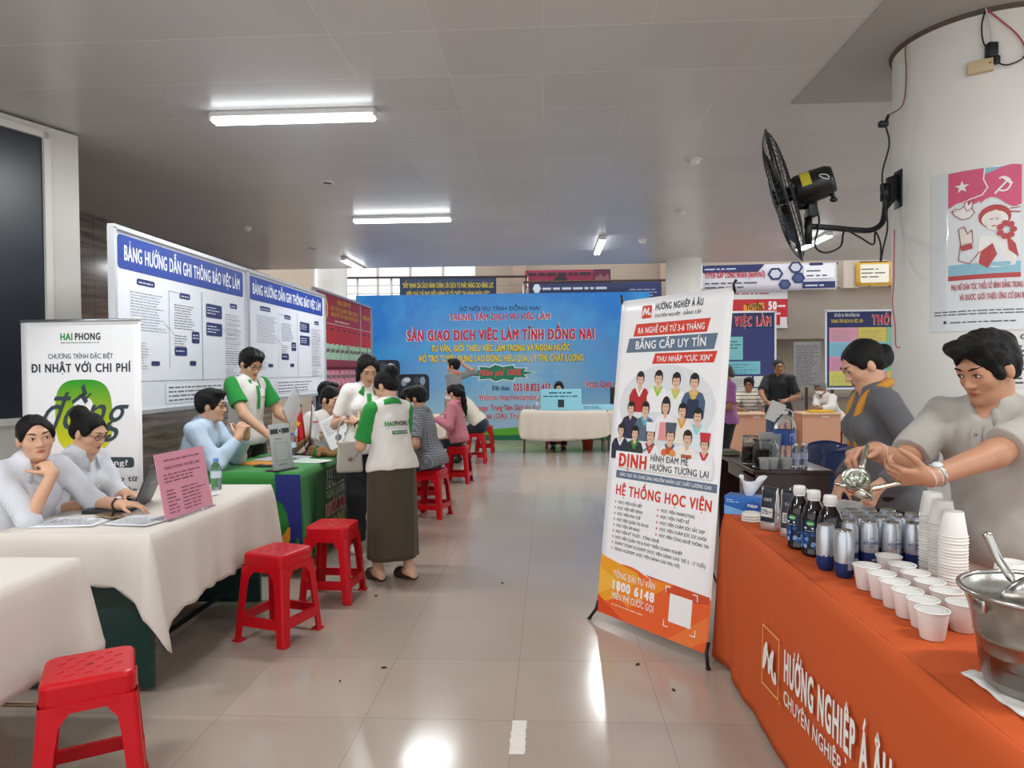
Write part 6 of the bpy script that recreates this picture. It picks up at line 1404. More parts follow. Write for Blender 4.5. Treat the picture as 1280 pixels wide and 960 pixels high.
for k, (x, y) in enumerate(((1.155, 2.44), (1.148, 2.335), (1.143, 2.245), (1.14, 2.155), (1.138, 2.065), (1.125, 1.96))): dup(c0, (x, y, ZT), k, 'white paper cup in the row nearer the cup stacks, %s from the drink cans' % (('first',) + ords)[k], G)
ci = make_cup('x', 'inverted paper cups in tall stacks', True); first = True
SN = ('farthest inverted cup stack', 'middle inverted cup stack', 'inverted cup stack nearest the bucket')
for s_, (x, y, n, h0) in enumerate(((1.305, 2.45, 23, 0), (1.29, 2.362, 22, 0), (1.272, 2.27, 20, 0))):
    rnd = random.Random(s_)
    for k in range(n):
        lb = ('white paper cup topping the %s' % SN[s_]) if k == n - 1 else ('white paper cup at the bottom of the %s' % SN[s_] if k == 0 else 'white paper cup, %s from the bottom of the %s' % (ORD[k], SN[s_]))
        loc = (x + rnd.uniform(-.0012, .0012), y + rnd.uniform(-.0012, .0012), ZT + .0098 * k)
        if first: ci.location = loc; ci['label'] = lb; first = False
        else: dup(ci, loc, k * .7, lb, 'inverted paper cups in tall stacks')
bc_ = make_cup('large white paper cup upside down behind the steel bucket', None, True, .041, .056, .105); bc_.location = (1.405, 2.2, ZT + .02)
t = thing('can', 'drink can lying under the large upturned cup, only its rim showing', 'can', (1.405, 2.2, ZT)); MB().lathe([(.001, 0), (.05, 0), (.052, .004), (.052, .014), (.05, .018), (.001, .018)], (0, 0, 0), 28).build('lid', CHROME, t)
t['label'] = 'silver metal lid under the large upturned cup behind the bucket'; t['category'] = 'lid'; t.name = 'metal_lid'
# cans
CR, CHT = .0325, .160
AL = M('aluminium_can', '#c3c8cf', .28, .75); CANB = M('can_blue', '#28437f', .35, .5)
def make_can(label, group):
    t = thing('can', label, 'drink can', (0, 0, 0), 0, group); mb = MB()
    mb.lathe([(.022, .0), (.025, .002), (CR - .003, .012), (CR, .02), (CR, .052)], (0, 0, 0), 28, 1); mb.lathe([(CR, .052), (CR, CHT - .022), (.0275, CHT - .006), (.0275, CHT)], (0, 0, 0), 28, 0); mb.build('can_body', [AL, CANB], t)
    mb = MB(); mb.lathe([(.0275, CHT), (.0265, CHT + .002), (.0248, CHT - .004), (.001, CHT - .004)], (0, 0, 0), 28); o = mb.build('can_lid', CHROME, t); mb = MB(); mb.box((0, .006, CHT - .002), (.012, .022, .0014), 0, .0005); mb.build('pull_tab', CHROME, o)
    bl_ = ink('#2c4a86'); wt_ = ink('#dbe2ea')
    def d(p):
        p.poly([(.006, .098), (.018, .098), (.03, .107), (.039, .100), (.05, .098), (.05, .0965), (.006, .0965)], bl_, 1)
        p.text('AQUAFINA', .001, .082, .0105, bl_, width=.054, bold=.012, lay=2); p.text('SODA', .019, .072, .006, bl_, width=.018, bold=.01, lay=2)
        for k in range(12): x = -.05 + k * .0165; p.poly([(x, .05), (x + .0168, .05), (x + .0168, .052 + .006 * sin(k * .9 + 1)), (x, .052 + .006 * sin(k * .9))], CANB, 1)
        p.text('SODA', .028, .024, .007, wt_, width=.02, bold=.02, lay=2)
    lab(lambda v: CR, 0, 1, -pi / 2 - .85, 0, d, t); return t
G = 'silver and blue soda cans'
k0 = make_can('silver and blue soda can nearest the table edge, showing its bar code side', G); k0.location = (1.012, 2.455, ZT); k0.rotation_euler[2] = radians(140)
mb = MB(); 
for k in range(9): a = radians(128 + k * 4.2); mb.add([((CR + .0008) * cos(a), (CR + .0008) * sin(a), z) for z in (.03, .065)] + [((CR + .0008) * cos(a + .04), (CR + .0008) * sin(a + .04), z) for z in (.065, .03)], [(0, 3, 2, 1)], 0)
mb.build('bar_code', M('ink_4a5568', '#c9ced6', .5), k0)
pos_ = [(.985, 2.545, 75, 'soda can at the table edge half behind the bar code can'), (1.088, 2.60, 5, 'soda can in the front row, second with its blue peak facing out'), (1.16, 2.60, -10, 'soda can in the middle of the front row, name facing the viewer'), (1.232, 2.585, 5, 'soda can in the front row, second from the cup stacks'), (1.304, 2.575, -5, 'soda can in the front row, beside the cup stacks')]
for x, y, a, lb in pos_: dup(k0, (x, y, ZT), radians(a), 'silver and blue ' + lb, G)
for o in [o for o in COL.objects if o.name.startswith('bar_code') and o.parent != k0]: bpy.data.objects.remove(o)
for r_, y in enumerate((2.665, 2.735, 2.81)):
    for c_ in range(5 - (r_ > 1)): dup(k0, (1.09 + c_ * .072 + r_ * .012, y + .01, ZT), radians(20 + 37 * c_ + r_ * 11), 'silver soda can, %s from the syrup bottles in the %s row behind the front cans' % (ORD[c_], ORD[r_]), G)
for o in [o for o in COL.objects if o.name.startswith('bar_code') and o.parent != k0]: bpy.data.objects.remove(o)
# syrup bottles
SY = M('dark_syrup', '#120709', .12, coat=.5)
def make_bottle(label, group):
    t = thing('syrup_bottle', label, 'bottle', (0, 0, 0), 0, group)
    mb = MB(); mb.lathe([(.001, .002), (.042, .0), (.047, .005), (.047, .012), (.045, .018), (.046, .14), (.045, .155), (.036, .185), (.020, .212), (.0185, .222)], (0, 0, 0), 32); mb.build('bottle_body', SY, t)
    mb = MB(); mb.lathe([(.0185, .215), (.0225, .218), (.0225, .245), (.021, .249), (.001, .249)], (0, 0, 0), 28); 
    for k in range(24): a = 2 * pi * k / 24; mb.box((.0228 * cos(a), .0228 * sin(a), .231), (.0015, .0015, .024), R=Matrix.Rotation(a, 3, 'Z'))
    mb.build('cap', M('cap_white', '#e6e4e0', .45), t); mb = MB(); mb.lathe([(.0195, .208), (.0215, .212), (.0195, .216)], (0, 0, 0), 24); mb.build('cap_ring', M('cap_white'), t)
    def d(p):
        p.rect(-.02, .03, .16, .14, ink('#15233f', .25), 1, nx=20); rr = random.Random(4)
        for k in range(26): x, y = rr.uniform(-.015, .155), rr.uniform(.034, .09); p.ell(x, y, .008, .008, ink(rr.choice(('#2f5fa8', '#5f93d0', '#234a86', '#8fb3dd'))), 2 + (k % 3) * .4, 10)
        for x in (.045, .12): p.ell(x, .128, .016, .010, ink('#3c9a48'), 3, 12); p.bars(x - .009, .122, x + .011, .133, ink('#f0f3e8'), .008, .5, 1, 5); p.bars(x - .022, .105, x + .024, .117, ink('#e8ecf4'), .011, .6, 2, 4, .1); p.bars(x - .02, .095, x + .022, .103, ink('#c8d2e4'), .005, .4, 3, 4)
    lab(lambda v: .0468, 0, 1, -pi / 2 - 1.9, 0, d, t); return t
G = 'dark syrup bottles with white caps'
b0 = make_bottle('dark syrup bottle with blue berry label, farthest from the cans', G); b0.location = (1.0, 2.85, ZT)
dup(b0, (1.018, 2.745, ZT), .3, 'dark syrup bottle with blue berry label, middle of the three', G); dup(b0, (1.036, 2.635, ZT), -.1, 'dark syrup bottle with blue berry label, next to the cans', G)
# coffee bags
def bag(label, x, y, rz, s_=1):
    t = thing('coffee_bag', label, 'bag', (x, y, ZT), rz, 'foil drink powder bags'); vs = []; n = 24; rows = 10; w, d, h = .085 * s_, .055 * s_, .19 * s_
    for j in range(rows + 1):
        v = j / rows; dd = d * (1 - v ** 2.2) + .003; ww = w * (1 - .06 * v)
        for k in range(n): a = 2 * pi * k / n; c, q = cos(a), sin(a); vs.append((ww / 2 * math.copysign(abs(c) ** .5, c), dd / 2 * math.copysign(abs(q) ** .55, q) + .004 * sin(j * 1.9) * v, h * v))
    fs = [(j * n + k, j * n + (k + 1) % n, (j + 1) * n + (k + 1) % n, (j + 1) * n + k) for j in range(rows) for k in range(n)] + [tuple(range(n))[::-1], tuple(rows * n + k for k in range(n))]
    mi = [1 if (.12 < (i // n) / rows < .98 and (i % n) in range(15, 21)) else 0 for i in range(rows * n)] + [0, 0]
    mesh_obj('pouch', vs, fs, [M('foil', '#c4c2be', .25, .55, bump=.4, bscale=25), M('bag_navy', '#1f2330', .4)], t, True, mi)
    p = Print(lambda u, v, l: (u, -d * .5 * (1 - (v / h) ** 2.2) - .004 - l, v), .0008); p.rect(-.028 * s_, .06 * s_, .028 * s_, .10 * s_, ink('#d7d5d0'), 1); p.bars(-.024 * s_, .065 * s_, .024 * s_, .097 * s_, ink('#3b3d44'), .008, .5, 2, 2); p.text('CAFE', -.02 * s_, .13 * s_, .012 * s_, ink('#c9c7c2'), width=.04 * s_, bold=.02, lay=2); p.build(t, 'label_print')
    return t
bag('foil powder bag with dark front, beside the stack of lids', .985, 3.17, radians(-50)); bag('foil powder bag with silver side, next to the syrup bottles', 1.03, 3.03, radians(-35), 1.05); bag('flat foil powder bag behind the other two foil bags', 1.12, 3.2, radians(-20), .95)
# lids
for k in range(3):
    t = thing('cup_lid', ('cream cup lid on top of the small lid stack', 'cream cup lid in the middle of the small lid stack', 'cream cup lid at the bottom of the small lid stack')[2 - k], 'lid', (.955, 3.36, ZT + k * .012), 0, 'stacked cup lids'); mb = MB(); mb.lathe([(.001, .014), (.038, .014), (.041, .012), (.043, .004), (.046, .003), (.046, 0), (.001, .001)], (0, 0, 0), 28); mb.build('disc', M('lid_cream', '#d9d5c8', .45), t); mb = MB(); mb.tube([(.034 * cos(2 * pi * q / 28), .034 * sin(2 * pi * q / 28), .0145) for q in range(28)], .0015, 0, 6, closed=True); mb.build('ridge', M('lid_cream'), t)
# tissue box
t = thing('tissue_box', 'blue tissue box with a white tissue pulled up at the end of the orange table', 'tissue box', (.99, 3.52, ZT), radians(-28)); TB = M('tissue_blue', '#1f63b5', .35)
mb = MB(); mb.box((0, 0, .045), (.215, .115, .09), 0, .003); mb.build('carton', TB, t)
p = Print(flat((-.107, -.0585, 0), (1, 0, 0), (0, 0, 1)), .0008); p.poly([(0, .0), (.214, 0), (.214, .03), (.1, .02), (0, .045)], ink('#6fa8dd'), 1); p.ell(.135, .05, .036, .02, ink('#153a80'), 2); p.ell(.135, .05, .033, .017, ink('#2a5fae'), 3); p.text('Pulppy', .111, .045, .013, ink('#eef3fa'), width=.048, bold=.03, lay=5, shear=.2); p.bars(.01, .055, .07, .08, ink('#9cc3ea'), .01, .5, 2, 2); p.build(t)
p = Print(flat((-.1085, .0575, 0), (0, -1, 0), (0, 0, 1)), .0008); p.poly([(0, .0), (.115, 0), (.115, .05), (.05, .02), (0, .03)], ink('#6fa8dd'), 1); p.ell(.06, .06, .02, .014, ink('#cfe0f3'), 2); p.build(t, 'end_print')
vs = []; fs = []; n = 18
for j in range(8):
    for k in range(n): a = 2 * pi * k / n; v = j / 7; r = (.014 + .034 * v ** .8) * (1 + .35 * sin(3 * a + v * 2) * v); vs.append((r * cos(a) * 1.2 + .012 * v, r * sin(a) * .7, .088 + .085 * v * (1 + .25 * sin(2 * a + 1))))
fs = [(j * n + k, j * n + (k + 1) % n, (j + 1) * n + (k + 1) % n, (j + 1) * n + k) for j in range(7) for k in range(n)]; mesh_obj('tissue', vs, fs, M('tissue_paper', '#e9ebee', .9), t, True)
# a flat packet lying behind the bags
t = thing('snack_packet', 'cream printed packet lying flat between the tissue box and foil bags', 'packet', (1.16, 3.42, ZT), .2); mb = MB(); mb.box((0, 0, .012), (.17, .12, .024), 0, .008); mb.build('wrapper', M('packet_cream', '#c9b795', .4), t); p = Print(flat((-.08, -.055, .0245), (1, 0, 0), (0, 1, 0)), .001); p.ell(.11, .05, .035, .025, ink('#a8763c'), 1); p.bars(.01, .03, .07, .09, ink('#6b5236'), .014, .5, 3); p.build(t)
# jugs
PL = M('clear_plastic', '#e4e8e6', .2, trans=.62, ior=1.2); GL = M('clear_glass', '#f4f8f8', .03, trans=1, ior=1.3); WL_ = M('lime_drink', '#c9d2a2', .1, trans=.6, ior=1.2)
def jug(name, label, x, y, rz, r0, r1, h, mat, fill=None, fillm=None, handle=True, z=ZT, group=None, cat='jug'):
    t = thing(name, label, cat, (x, y, z), rz, group)
    mb = MB(); mb.lathe([(.001, 0), (r0, 0), (r0 + .002, .003), (r1, h - .01), (r1 + .004, h), (r1 + .001, h), (r1 - .003, h - .008), (r0 - .001, .006), (.001, .006)], (0, 0, 0), 32)
    for i, v in enumerate(mb.v):
        if v[2] > h * .9 and v[0] < -r1 * .9: mb.v[i] = (v[0] * 1.12, v[1] * .8, v[2])
    mb.build('vessel', mat, t)
    if handle: mb = MB(); mb.tube(bez([(r1 - .004, 0, h * .88), (r1 + .035, 0, h * .9), (r1 + .05, 0, h * .6), (r1 + .028, 0, h * .25), (r0 + (r1 - r0) * .2, 0, h * .2)], 6), .007, 0, 8); mb.build('handle', mat, t)
    if fill: a = r0 + (r1 - r0) * fill; mb = MB(); mb.lathe([(.001, .008), (r0 - .003, .008), (a - .004, h * fill), (.001, h * fill)], (0, 0, 0), 28); mb.build('drink', fillm, t)
    return t
jug('measuring_jug', 'clear plastic jug with handle behind the syrup bottles', 1.22, 2.96, radians(-15), .055, .07, .16, PL)
jug('measuring_jug', 'clear jug with dark strip and lime drink beside the squeezer', 1.36, 2.90, radians(-10), .05, .062, .12, PL, .45, WL_)
jug('plastic_tub', 'low clear plastic tub between the jugs and the cans', 1.30, 2.80 + .07, 0, .05, .056, .05, PL, handle=False, cat='tub')
jug('plastic_cup', 'clear empty plastic cup standing among jugs behind the cans', 1.41, 2.74, 0, .034, .043, .10, PL, handle=False, cat='cup')
# steel bucket with scoop on a towel
t = thing('towel', 'white towel spread under the steel bucket', 'towel', (1.085, 1.515, ZT)); vs = []; n = 24
for j in range(n + 1):
    for i in range(n + 1): u, v = i / n - .5, j / n - .5; vs.append((u * .25, v * .33, .003 + .004 * sin(u * 31 + v * 9) * sin(v * 23) + .004))
o = mesh_obj('cloth', vs, [(j * (n + 1) + i, j * (n + 1) + i + 1, (j + 1) * (n + 1) + i + 1, (j + 1) * (n + 1) + i) for j in range(n) for i in range(n)], M('towel_white', '#dcdad6', .9), t, True); md = o.modifiers.new('t', 'SOLIDIFY'); md.thickness = .004
BS = M('brushed_steel', '#a3a09a', .3, 1.0, bump=.12, bscale=40, noise=.12, nscale=6); ZB = ZT + .012
t = thing('ice_bucket', 'dented stainless steel bucket at the near end of the orange table', 'bucket', (1.075, 1.585, ZB))
mb = MB(); mb.lathe([(.001, .004), (.100, .0), (.106, .006), (.112, .06), (.115, .064), (.114, .07), (.124, .13), (.127, .134), (.126, .14), (.134, .2), (.148, .245), (.152, .252)], (0, 0, 0), 56)
for i, v in enumerate(mb.v): v = (v[0], v[1], v[2] * .84); r = 1 + .006 * sin(v[2] * 60 + 4 * atan2(v[1], v[0])) + .004 * sin(7 * atan2(v[1], v[0]) + v[2] * 30); mb.v[i] = (v[0] * r, v[1] * r, v[2])
mb.lathe([(.152, .2115), (.146, .21), (.13, .168), (.11, .02), (.001, .015)], (0, 0, 0), 56); mb.build('bucket_body', BS, t)
mb = MB(); mb.tube([(.152 * cos(2 * pi * k / 56), .152 * sin(2 * pi * k / 56), (.253 * .84)) for k in range(56)], .0065, 0, 10, closed=True); mb.build('rolled_rim', STEEL, t)
for a in (radians(190), radians(10)): mb = MB(); mb.box((.146 * cos(a), .146 * sin(a), .19), (.012, .03, .03), 0, .004, R=Matrix.Rotation(a, 3, 'Z')); mb.build('lug', STEEL, t)
t = thing('ice_scoop', 'steel scoop with long handle standing in the bucket', 'scoop', (1.08, 1.585, ZB + .165)); mb = MB(); Rs = Matrix.Rotation(radians(35), 3, 'Y') @ Matrix.Rotation(radians(-62), 3, 'X')
vs = []; n = 24; m = 8
for j in range(m + 1):
    for k in range(n): a = pi * .5 * j / m; b2 = 2 * pi * k / n; r = .062 * sin(a); vs.append(Rs @ Vector((r * cos(b2), r * sin(b2) * 1.25, -.05 * cos(a) + .05)))
fs = [(j * n + k, j * n + (k + 1) % n, (j + 1) * n + (k + 1) % n, (j + 1) * n + k) for j in range(m) for k in range(n)]; o = mesh_obj('scoop_bowl', vs, fs, STEEL, t, True); md = o.modifiers.new('t', 'SOLIDIFY'); md.thickness = .0025
mb = MB(); mb.tube(bez([Vector((-.02, .03, .02)), Vector((-.03, .06, .06)), Vector((-.045, .085, .10)), Vector((-.062, .10, .155))], 6), [.006] * 6 + [.010] * 13, 0, 10); mb.build('handle', STEEL, t)
# ================================================================ brown desk
DZ = .7515; CO = M('dark_coffee', '#1b0f0a', .08)
def glassjug(label, x, y, rz, r0, r1, h, f): return jug('glass_jug', label, x, y, rz, r0, r1, h, GL, f, CO, z=DZ, group='glass jugs of dark drink')
glassjug('glass jug of dark drink at the far corner of the brown desk', 1.53, 5.40, radians(100), .07, .055, .21, .6); glassjug('glass jug of dark drink nearest on the brown desk', 1.56, 5.2, radians(-20), .072, .06, .20, .62)
jug('plastic_tub', 'clear plastic tub half full of dark drink on the brown desk', 1.76, 5.62, 0, .065, .085, .21, PL, .42, CO, handle=False, z=DZ, cat='tub')
for (x, y, lb) in ((1.535, 5.075, 'small clear plastic cup on the brown desk, beside the glass jugs'), (1.60, 5.085, 'small clear plastic cup on the brown desk, second in the little row'), (1.69, 5.08, 'small clear plastic cup on the brown desk, beside the little bottles')): jug('plastic_cup', lb, x, y, 0, .028, .037, .082, M('frosted_plastic', '#dfe2e2', .3, trans=.55, ior=1.2), handle=False, z=DZ, cat='cup')
t = thing('water_bottle', 'big clear water bottle with blue label and carrying handle on the brown desk', 'bottle', (1.86, 5.62, DZ)); mb = MB(); mb.lathe([(.001, 0), (.075, 0), (.082, .01), (.082, .10), (.078, .11), (.082, .12), (.082, .25), (.076, .30), (.045, .345), (.022, .36), (.022, .375), (.001, .376)], (0, 0, 0), 36); mb.build('bottle_body', M('water_plastic', '#eef4f8', .06, trans=.95, ior=1.2), t)
mb = MB(); mb.lathe([(.083, .12), (.0835, .235), (.083, .236)], (0, 0, 0), 36); mb.build('label_band', M('label_blue', '#27489a', .4), t); mb = MB(); mb.lathe([(.024, .36), (.025, .385), (.001, .386)], (0, 0, 0), 20); mb.build('cap', M('cap_white'), t); mb = MB(); mb.tube(bez([(-.06, 0, .33), (-.055, 0, .375), (0, 0, .40), (.055, 0, .375), (.06, 0, .33)], 5), .005, 0, 8); mb.build('handle', M('cap_white'), t)
p = Print(lambda u, v, l: ((.0838 + l) * cos(-2.2 + u / .084), (.0838 + l) * sin(-2.2 + u / .084), v), .0008); p.rect(.0, .14, .05, .22, ink('#3a62b8'), 1); p.bars(.06, .14, .12, .22, ink('#c9d6ee'), .014, .4, 3); p.build(t)
for k, (x, y) in enumerate(((1.80, 5.2), (1.865, 5.23))):
    t = thing('water_bottle', ('small clear water bottle at the corner of the brown desk, nearer the cups', 'small clear water bottle at the corner of the brown desk, nearer the navy chairs')[k], 'bottle', (x, y, DZ), 0, 'small water bottles on the brown desk'); mb = MB(); mb.lathe([(.001, 0), (.026, 0), (.029, .005), (.028, .05), (.029, .11), (.022, .135), (.011, .15), (.011, .158)], (0, 0, 0), 24); mb.build('bottle_body', M('water_plastic'), t); mb = MB(); mb.lathe([(.0295, .055), (.0297, .10)], (0, 0, 0), 24); mb.build('label_band', M('label_mix', '#b5bdd0', .4), t); mb = MB(); mb.lathe([(.013, .155), (.013, .17), (.001, .171)], (0, 0, 0), 16); mb.build('cap', M('cap_white'), t)
t = thing('folded_cloth', 'grey green folded cloth at the far corner of the brown desk', 'cloth', (1.5, 5.98, DZ)); mb = MB(); mb.box((0, 0, .012), (.16, .22, .024), 0, .008); mb.box((.01, .0, .03), (.13, .18, .014), 0, .006); mb.build('fold', M('cloth_khaki', '#6b6a58', .9, bump=.4, bscale=30), t)
# ================================================================ table with the laptop
ZW = .7535
t = thing('laptop', 'open dark grey laptop on the white table, lid back toward the aisle', 'laptop', (-2.325, 3.65, ZW), radians(15)); LG = M('laptop_grey', '#33363b', .35, .3)
mb = MB(); mb.box((0, 0, .009), (.24, .35, .016), 0, .004); base_ = mb.build('base', LG, t)
mb = MB()
for i in range(5):
    for j in range(13): mb.box((-.01 - .095 + .038 + i * .021, -.155 + j * .0258, .0178), (.017, .021, .002))
mb.build('keyboard', M('keys_black', '#17181a', .5), base_); mb = MB(); mb.box((-.085, 0, .0174), (.055, .09, .001)); mb.build('touchpad', M('touchpad', '#45484d', .3), base_)
Rl = Matrix.Rotation(radians(22), 3, 'Y'); hp = Vector((.122, 0, .016)); mb = MB(); mb.box(hp + Rl @ Vector((0, 0, .115)), (.007, .35, .23), 0, .003, R=Rl); lid_ = mb.build('lid', M('lid_grey', '#3b3f46', .35, .4), t)
mb = MB(); mb.box(hp + Rl @ Vector((-.0042, 0, .118)), (.001, .325, .20), R=Rl); mb.build('screen', M('screen_dark', '#101418', .1), lid_)
p = Print(lambda u, v, l: tuple(hp + Rl @ Vector((.0038 + l, u, v))), .0006); p.text('acer', -.03, .11, .022, ink('#a3a7ab', .3), width=.06, bold=.02, lay=2, shear=.2); p.build(lid_, 'logo_mark', 'logo'); mb = MB(); mb.tube([hp + Vector((-.004, -.13, 0)), hp + Vector((-.004, .13, 0))], .006, 0, 8); mb.build('hinge', LG, t)
# pink sheet in a stand
t = thing('sign_holder', 'pink printed sheet standing in a clear holder on the white table', 'sign', (-1.84, 3.49, ZW), radians(-4)); Rk = Matrix.Rotation(radians(-10), 3, 'Y')
mb = MB(); mb.box((-.03, 0, .004), (.10, .41, .006), 0, .002); mb.build('foot', M('acrylic', '#eef3f5', .05, trans=.9, ior=1.2), t); mb = MB(); mb.box(Rk @ Vector((0, 0, .165)), (.003, .42, .325), R=Rk); pk_ = mb.build('sheet', M('pink_sheet', '#d992a6', .45), t)
p = Print(lambda u, v, l: tuple(Rk @ Vector((.0022 + l, (u - .18) * 1.12, v * .86))), .0008); dp_ = ink('#8d4f63'); p.bars(.05, .315, .33, .35, dp_, .018, .5, 3, 1, .1); p.text('BẢNG THÔNG TIN VIỆC LÀM', .18, .285, .016, dp_, width=.27, align='c', bold=.02); p.bars(.03, .20, .33, .27, dp_, .02, .4, 4, 1, .3); p.bars(.03, .03, .12, .18, dp_, .021, .35, 5, 1, .3); p.bars(.14, .03, .33, .18, dp_, .021, .35, 6, 1, .4); p.build(pk_)
def clearbottle(label, x, y, h, r, cap, z=ZW):
    t = thing('water_bottle', label, 'bottle', (x, y, z)); mb = MB(); mb.lathe([(.001, 0), (r * .9, 0), (r, .006), (r * .96, h * .3), (r, h * .36), (r, h * .6), (r * .95, h * .66), (r * .8, h * .76), (r * .42, h * .88), (r * .42, h * .93)], (0, 0, 0), 28); mb.build('bottle_body', M('water_plastic'), t); mb = MB(); mb.lathe([(r * 1.01, h * .37), (r * 1.01, h * .59)], (0, 0, 0), 28); mb.build('label_band', M('label_pale', '#cddbe8', .4), t); mb = MB(); mb.lathe([(r * .48, h * .9), (r * .48, h), (.001, h + .001)], (0, 0, 0), 18); mb.build('cap', M('cap_' + cap[1:], cap, .4), t); return t
clearbottle('small water bottle with blue cap beside the pink sheet', -2.06, 4.22, .19, .032, '#4a8fd0')
def sheet(name, label, cat, x, y, rz, w, d, col, z=ZW, n=1, rx=0, prt=None, group=None):
    t = thing(name, label, cat, (x, y, z), rz, group); mb = MB()
    vs = []; m = 8
    for j in range(m + 1):
        for i in range(m + 1): u, v = i / m - .5, j / m - .5; vs.append((u * w, v * d, .002 + .0035 * max(0, u * v * 4) + .001))
    o = mesh_obj('page', vs, [(j * (m + 1) + i, j * (m + 1) + i + 1, (j + 1) * (m + 1) + i + 1, (j + 1) * (m + 1) + i) for j in range(m) for i in range(m)], M('sheet_' + col[1:], col, .6), t, True); md = o.modifiers.new('t', 'SOLIDIFY'); md.thickness = .0015 * n
    p = Print(flat((-w / 2, -d / 2, .0062), (1, 0, 0), (0, 1, 0)), .0005); p.bars(w * .1, d * .1, w * .9, d * .9, ink(prt or '#8b8d92'), .017, .35, int(abs(x * 100))); p.build(t); return t
sheet('document', 'white printed papers at the near edge of the laptop table', 'paper', -2.3, 3.26, radians(95), .21, .30, '#dfe2e6', n=3); sheet('document', 'white paper partly under the pink sheet holder', 'paper', -1.99, 3.29, radians(80), .21, .25, '#d5d8dc'); sheet('document', 'white leaflet beside the water bottle on the laptop table', 'paper', -2.07, 4.0, radians(70), .15, .21, '#dfe2e6')
def phone(label, x, y, rz, col, z): t = thing('phone', label, 'phone', (x, y, z), rz); mb = MB(); mb.box((0, 0, .005), (.075, .155, .008), 0, .003); mb.build('case', M('case_' + col[1:], col, .3), t); mb = MB(); mb.box((0, 0, .0092), (.068, .146, .0006)); mb.build('screen', M('screen_dark'), t); mb = MB(); mb.ell((.022, .06, .0095), (.006, .006, .001), 0, None, 10, 4); mb.build('camera_lens', M('lens', '#050607', .1), t)
phone('phone with tan case on the papers by the laptop', -2.19, 3.37, radians(60), '#8f7a55', ZW + .008)
# small round thing at the very left edge of the nearest cloth
t = thing('phone', 'dark phone at the left edge of the nearest white table', 'phone', (-2.56, 2.28, ZW), .3); mb = MB(); mb.box((0, 0, .005), (.075, .155, .008), 0, .003); mb.build('case', M('case_grey', '#6d7075', .3), t); mb = MB(); mb.box((0, 0, .0092), (.068, .146, .0006)); mb.build('screen', M('screen_dark'), t)
# ================================================================ green table
t = thing('sign_holder', 'grey notice with dark header standing in a holder on the green table', 'sign', (-1.955, 5.06, ZW), radians(-20)); Rk2 = Matrix.Rotation(radians(-8), 3, 'Y')
mb = MB(); mb.box((-.02, 0, .004), (.12, .22, .006)); mb.build('foot', M('holder_dark', '#2b2e30', .3), t); mb = MB(); mb.box(Rk2 @ Vector((0, 0, .17)), (.006, .215, .34), 0, .002, R=Rk2); o = mb.build('sheet', M('sheet_grey', '#aeb3b2', .35), t)
p = Print(lambda u, v, l: tuple(Rk2 @ Vector((.0035 + l, u, v))), .0008); p.rect(-.10, .27, .10, .305, ink('#33383d'), 1); p.ell(0, .288, .02, .02, ink('#dfe2e0'), 2); p.ell(0, .288, .013, .013, ink('#33383d'), 3); p.bars(-.06, .225, .06, .24, ink('#5d6366'), .012, .5, 2); p.bars(-.05, .03, .05, .05, ink('#5d6366'), .012, .5, 3); p.line([(-.07, .07), (.07, .07), (.07, .2), (-.07, .2), (-.07, .07)], .003, ink('#7d8385'), 1); p.build(o)
t = thing('desk_flags', 'pair of small table flags, red and white, on a dark red base', 'flags', (-2.11, 6.0, ZW)); mb = MB(); mb.lathe([(.001, .03), (.03, .028), (.034, .02), (.055, .012), (.058, 0), (.001, 0)], (0, 0, 0), 24); mb.build('base', M('base_maroon', '#4f1218', .3), t)
for s_, col, nm in ((-1, '#d2212c', 'red'), (1, '#dcdcda', 'white')):
    mb = MB(); tp = Vector((s_ * .05, 0, .43 + .03 * (s_ > 0))); mb.tube([(s_ * .012, 0, .02), tp], .004, 0, 8); mb.ell(tp, (.008, .008, .012), 0, None, 10, 6); po = mb.build('pole', M('pole_maroon', '#5a1c20', .3), t); po['label'] = '%s flag pole' % nm
    vs = []; n = 10
    for j in range(n + 1):
        for i in range(7): u, v = i / 6, j / n; q = tp * (1 - .62 * v); vs.append((q.x + (.085 if s_ > 0 else -.075) * u * (.5 + .5 * v), q.y + .02 * sin(u * 7 + v * 2), q.z - .02 - u * .12 * (1 - v * .6)))
    o = mesh_obj('flag', vs, [(j * 7 + i, j * 7 + i + 1, (j + 1) * 7 + i + 1, (j + 1) * 7 + i) for j in range(n) for i in range(6)], M('flag_' + nm, col, .7), po, True); md = o.modifiers.new('t', 'SOLIDIFY'); md.thickness = .002
    if s_ < 0: mb = MB(); c_ = Vector((-.070, -.028, .27)); mb.add([c_] + [c_ + Vector(((.030 if i % 2 == 0 else .012) * cos(pi / 2 + i * pi / 5), 0, (.030 if i % 2 == 0 else .012) * sin(pi / 2 + i * pi / 5))) for i in range(10)], [(0, 1 + i, 1 + (i + 1) % 10) for i in range(10)], 0); mb.build('star', M('star_yellow', '#e8b32c', .6), o)
    else: mb = MB(); mb.box((.085, -.024, .285), (.05, .002, .012)); mb.build('mark', M('flag_red'), o)
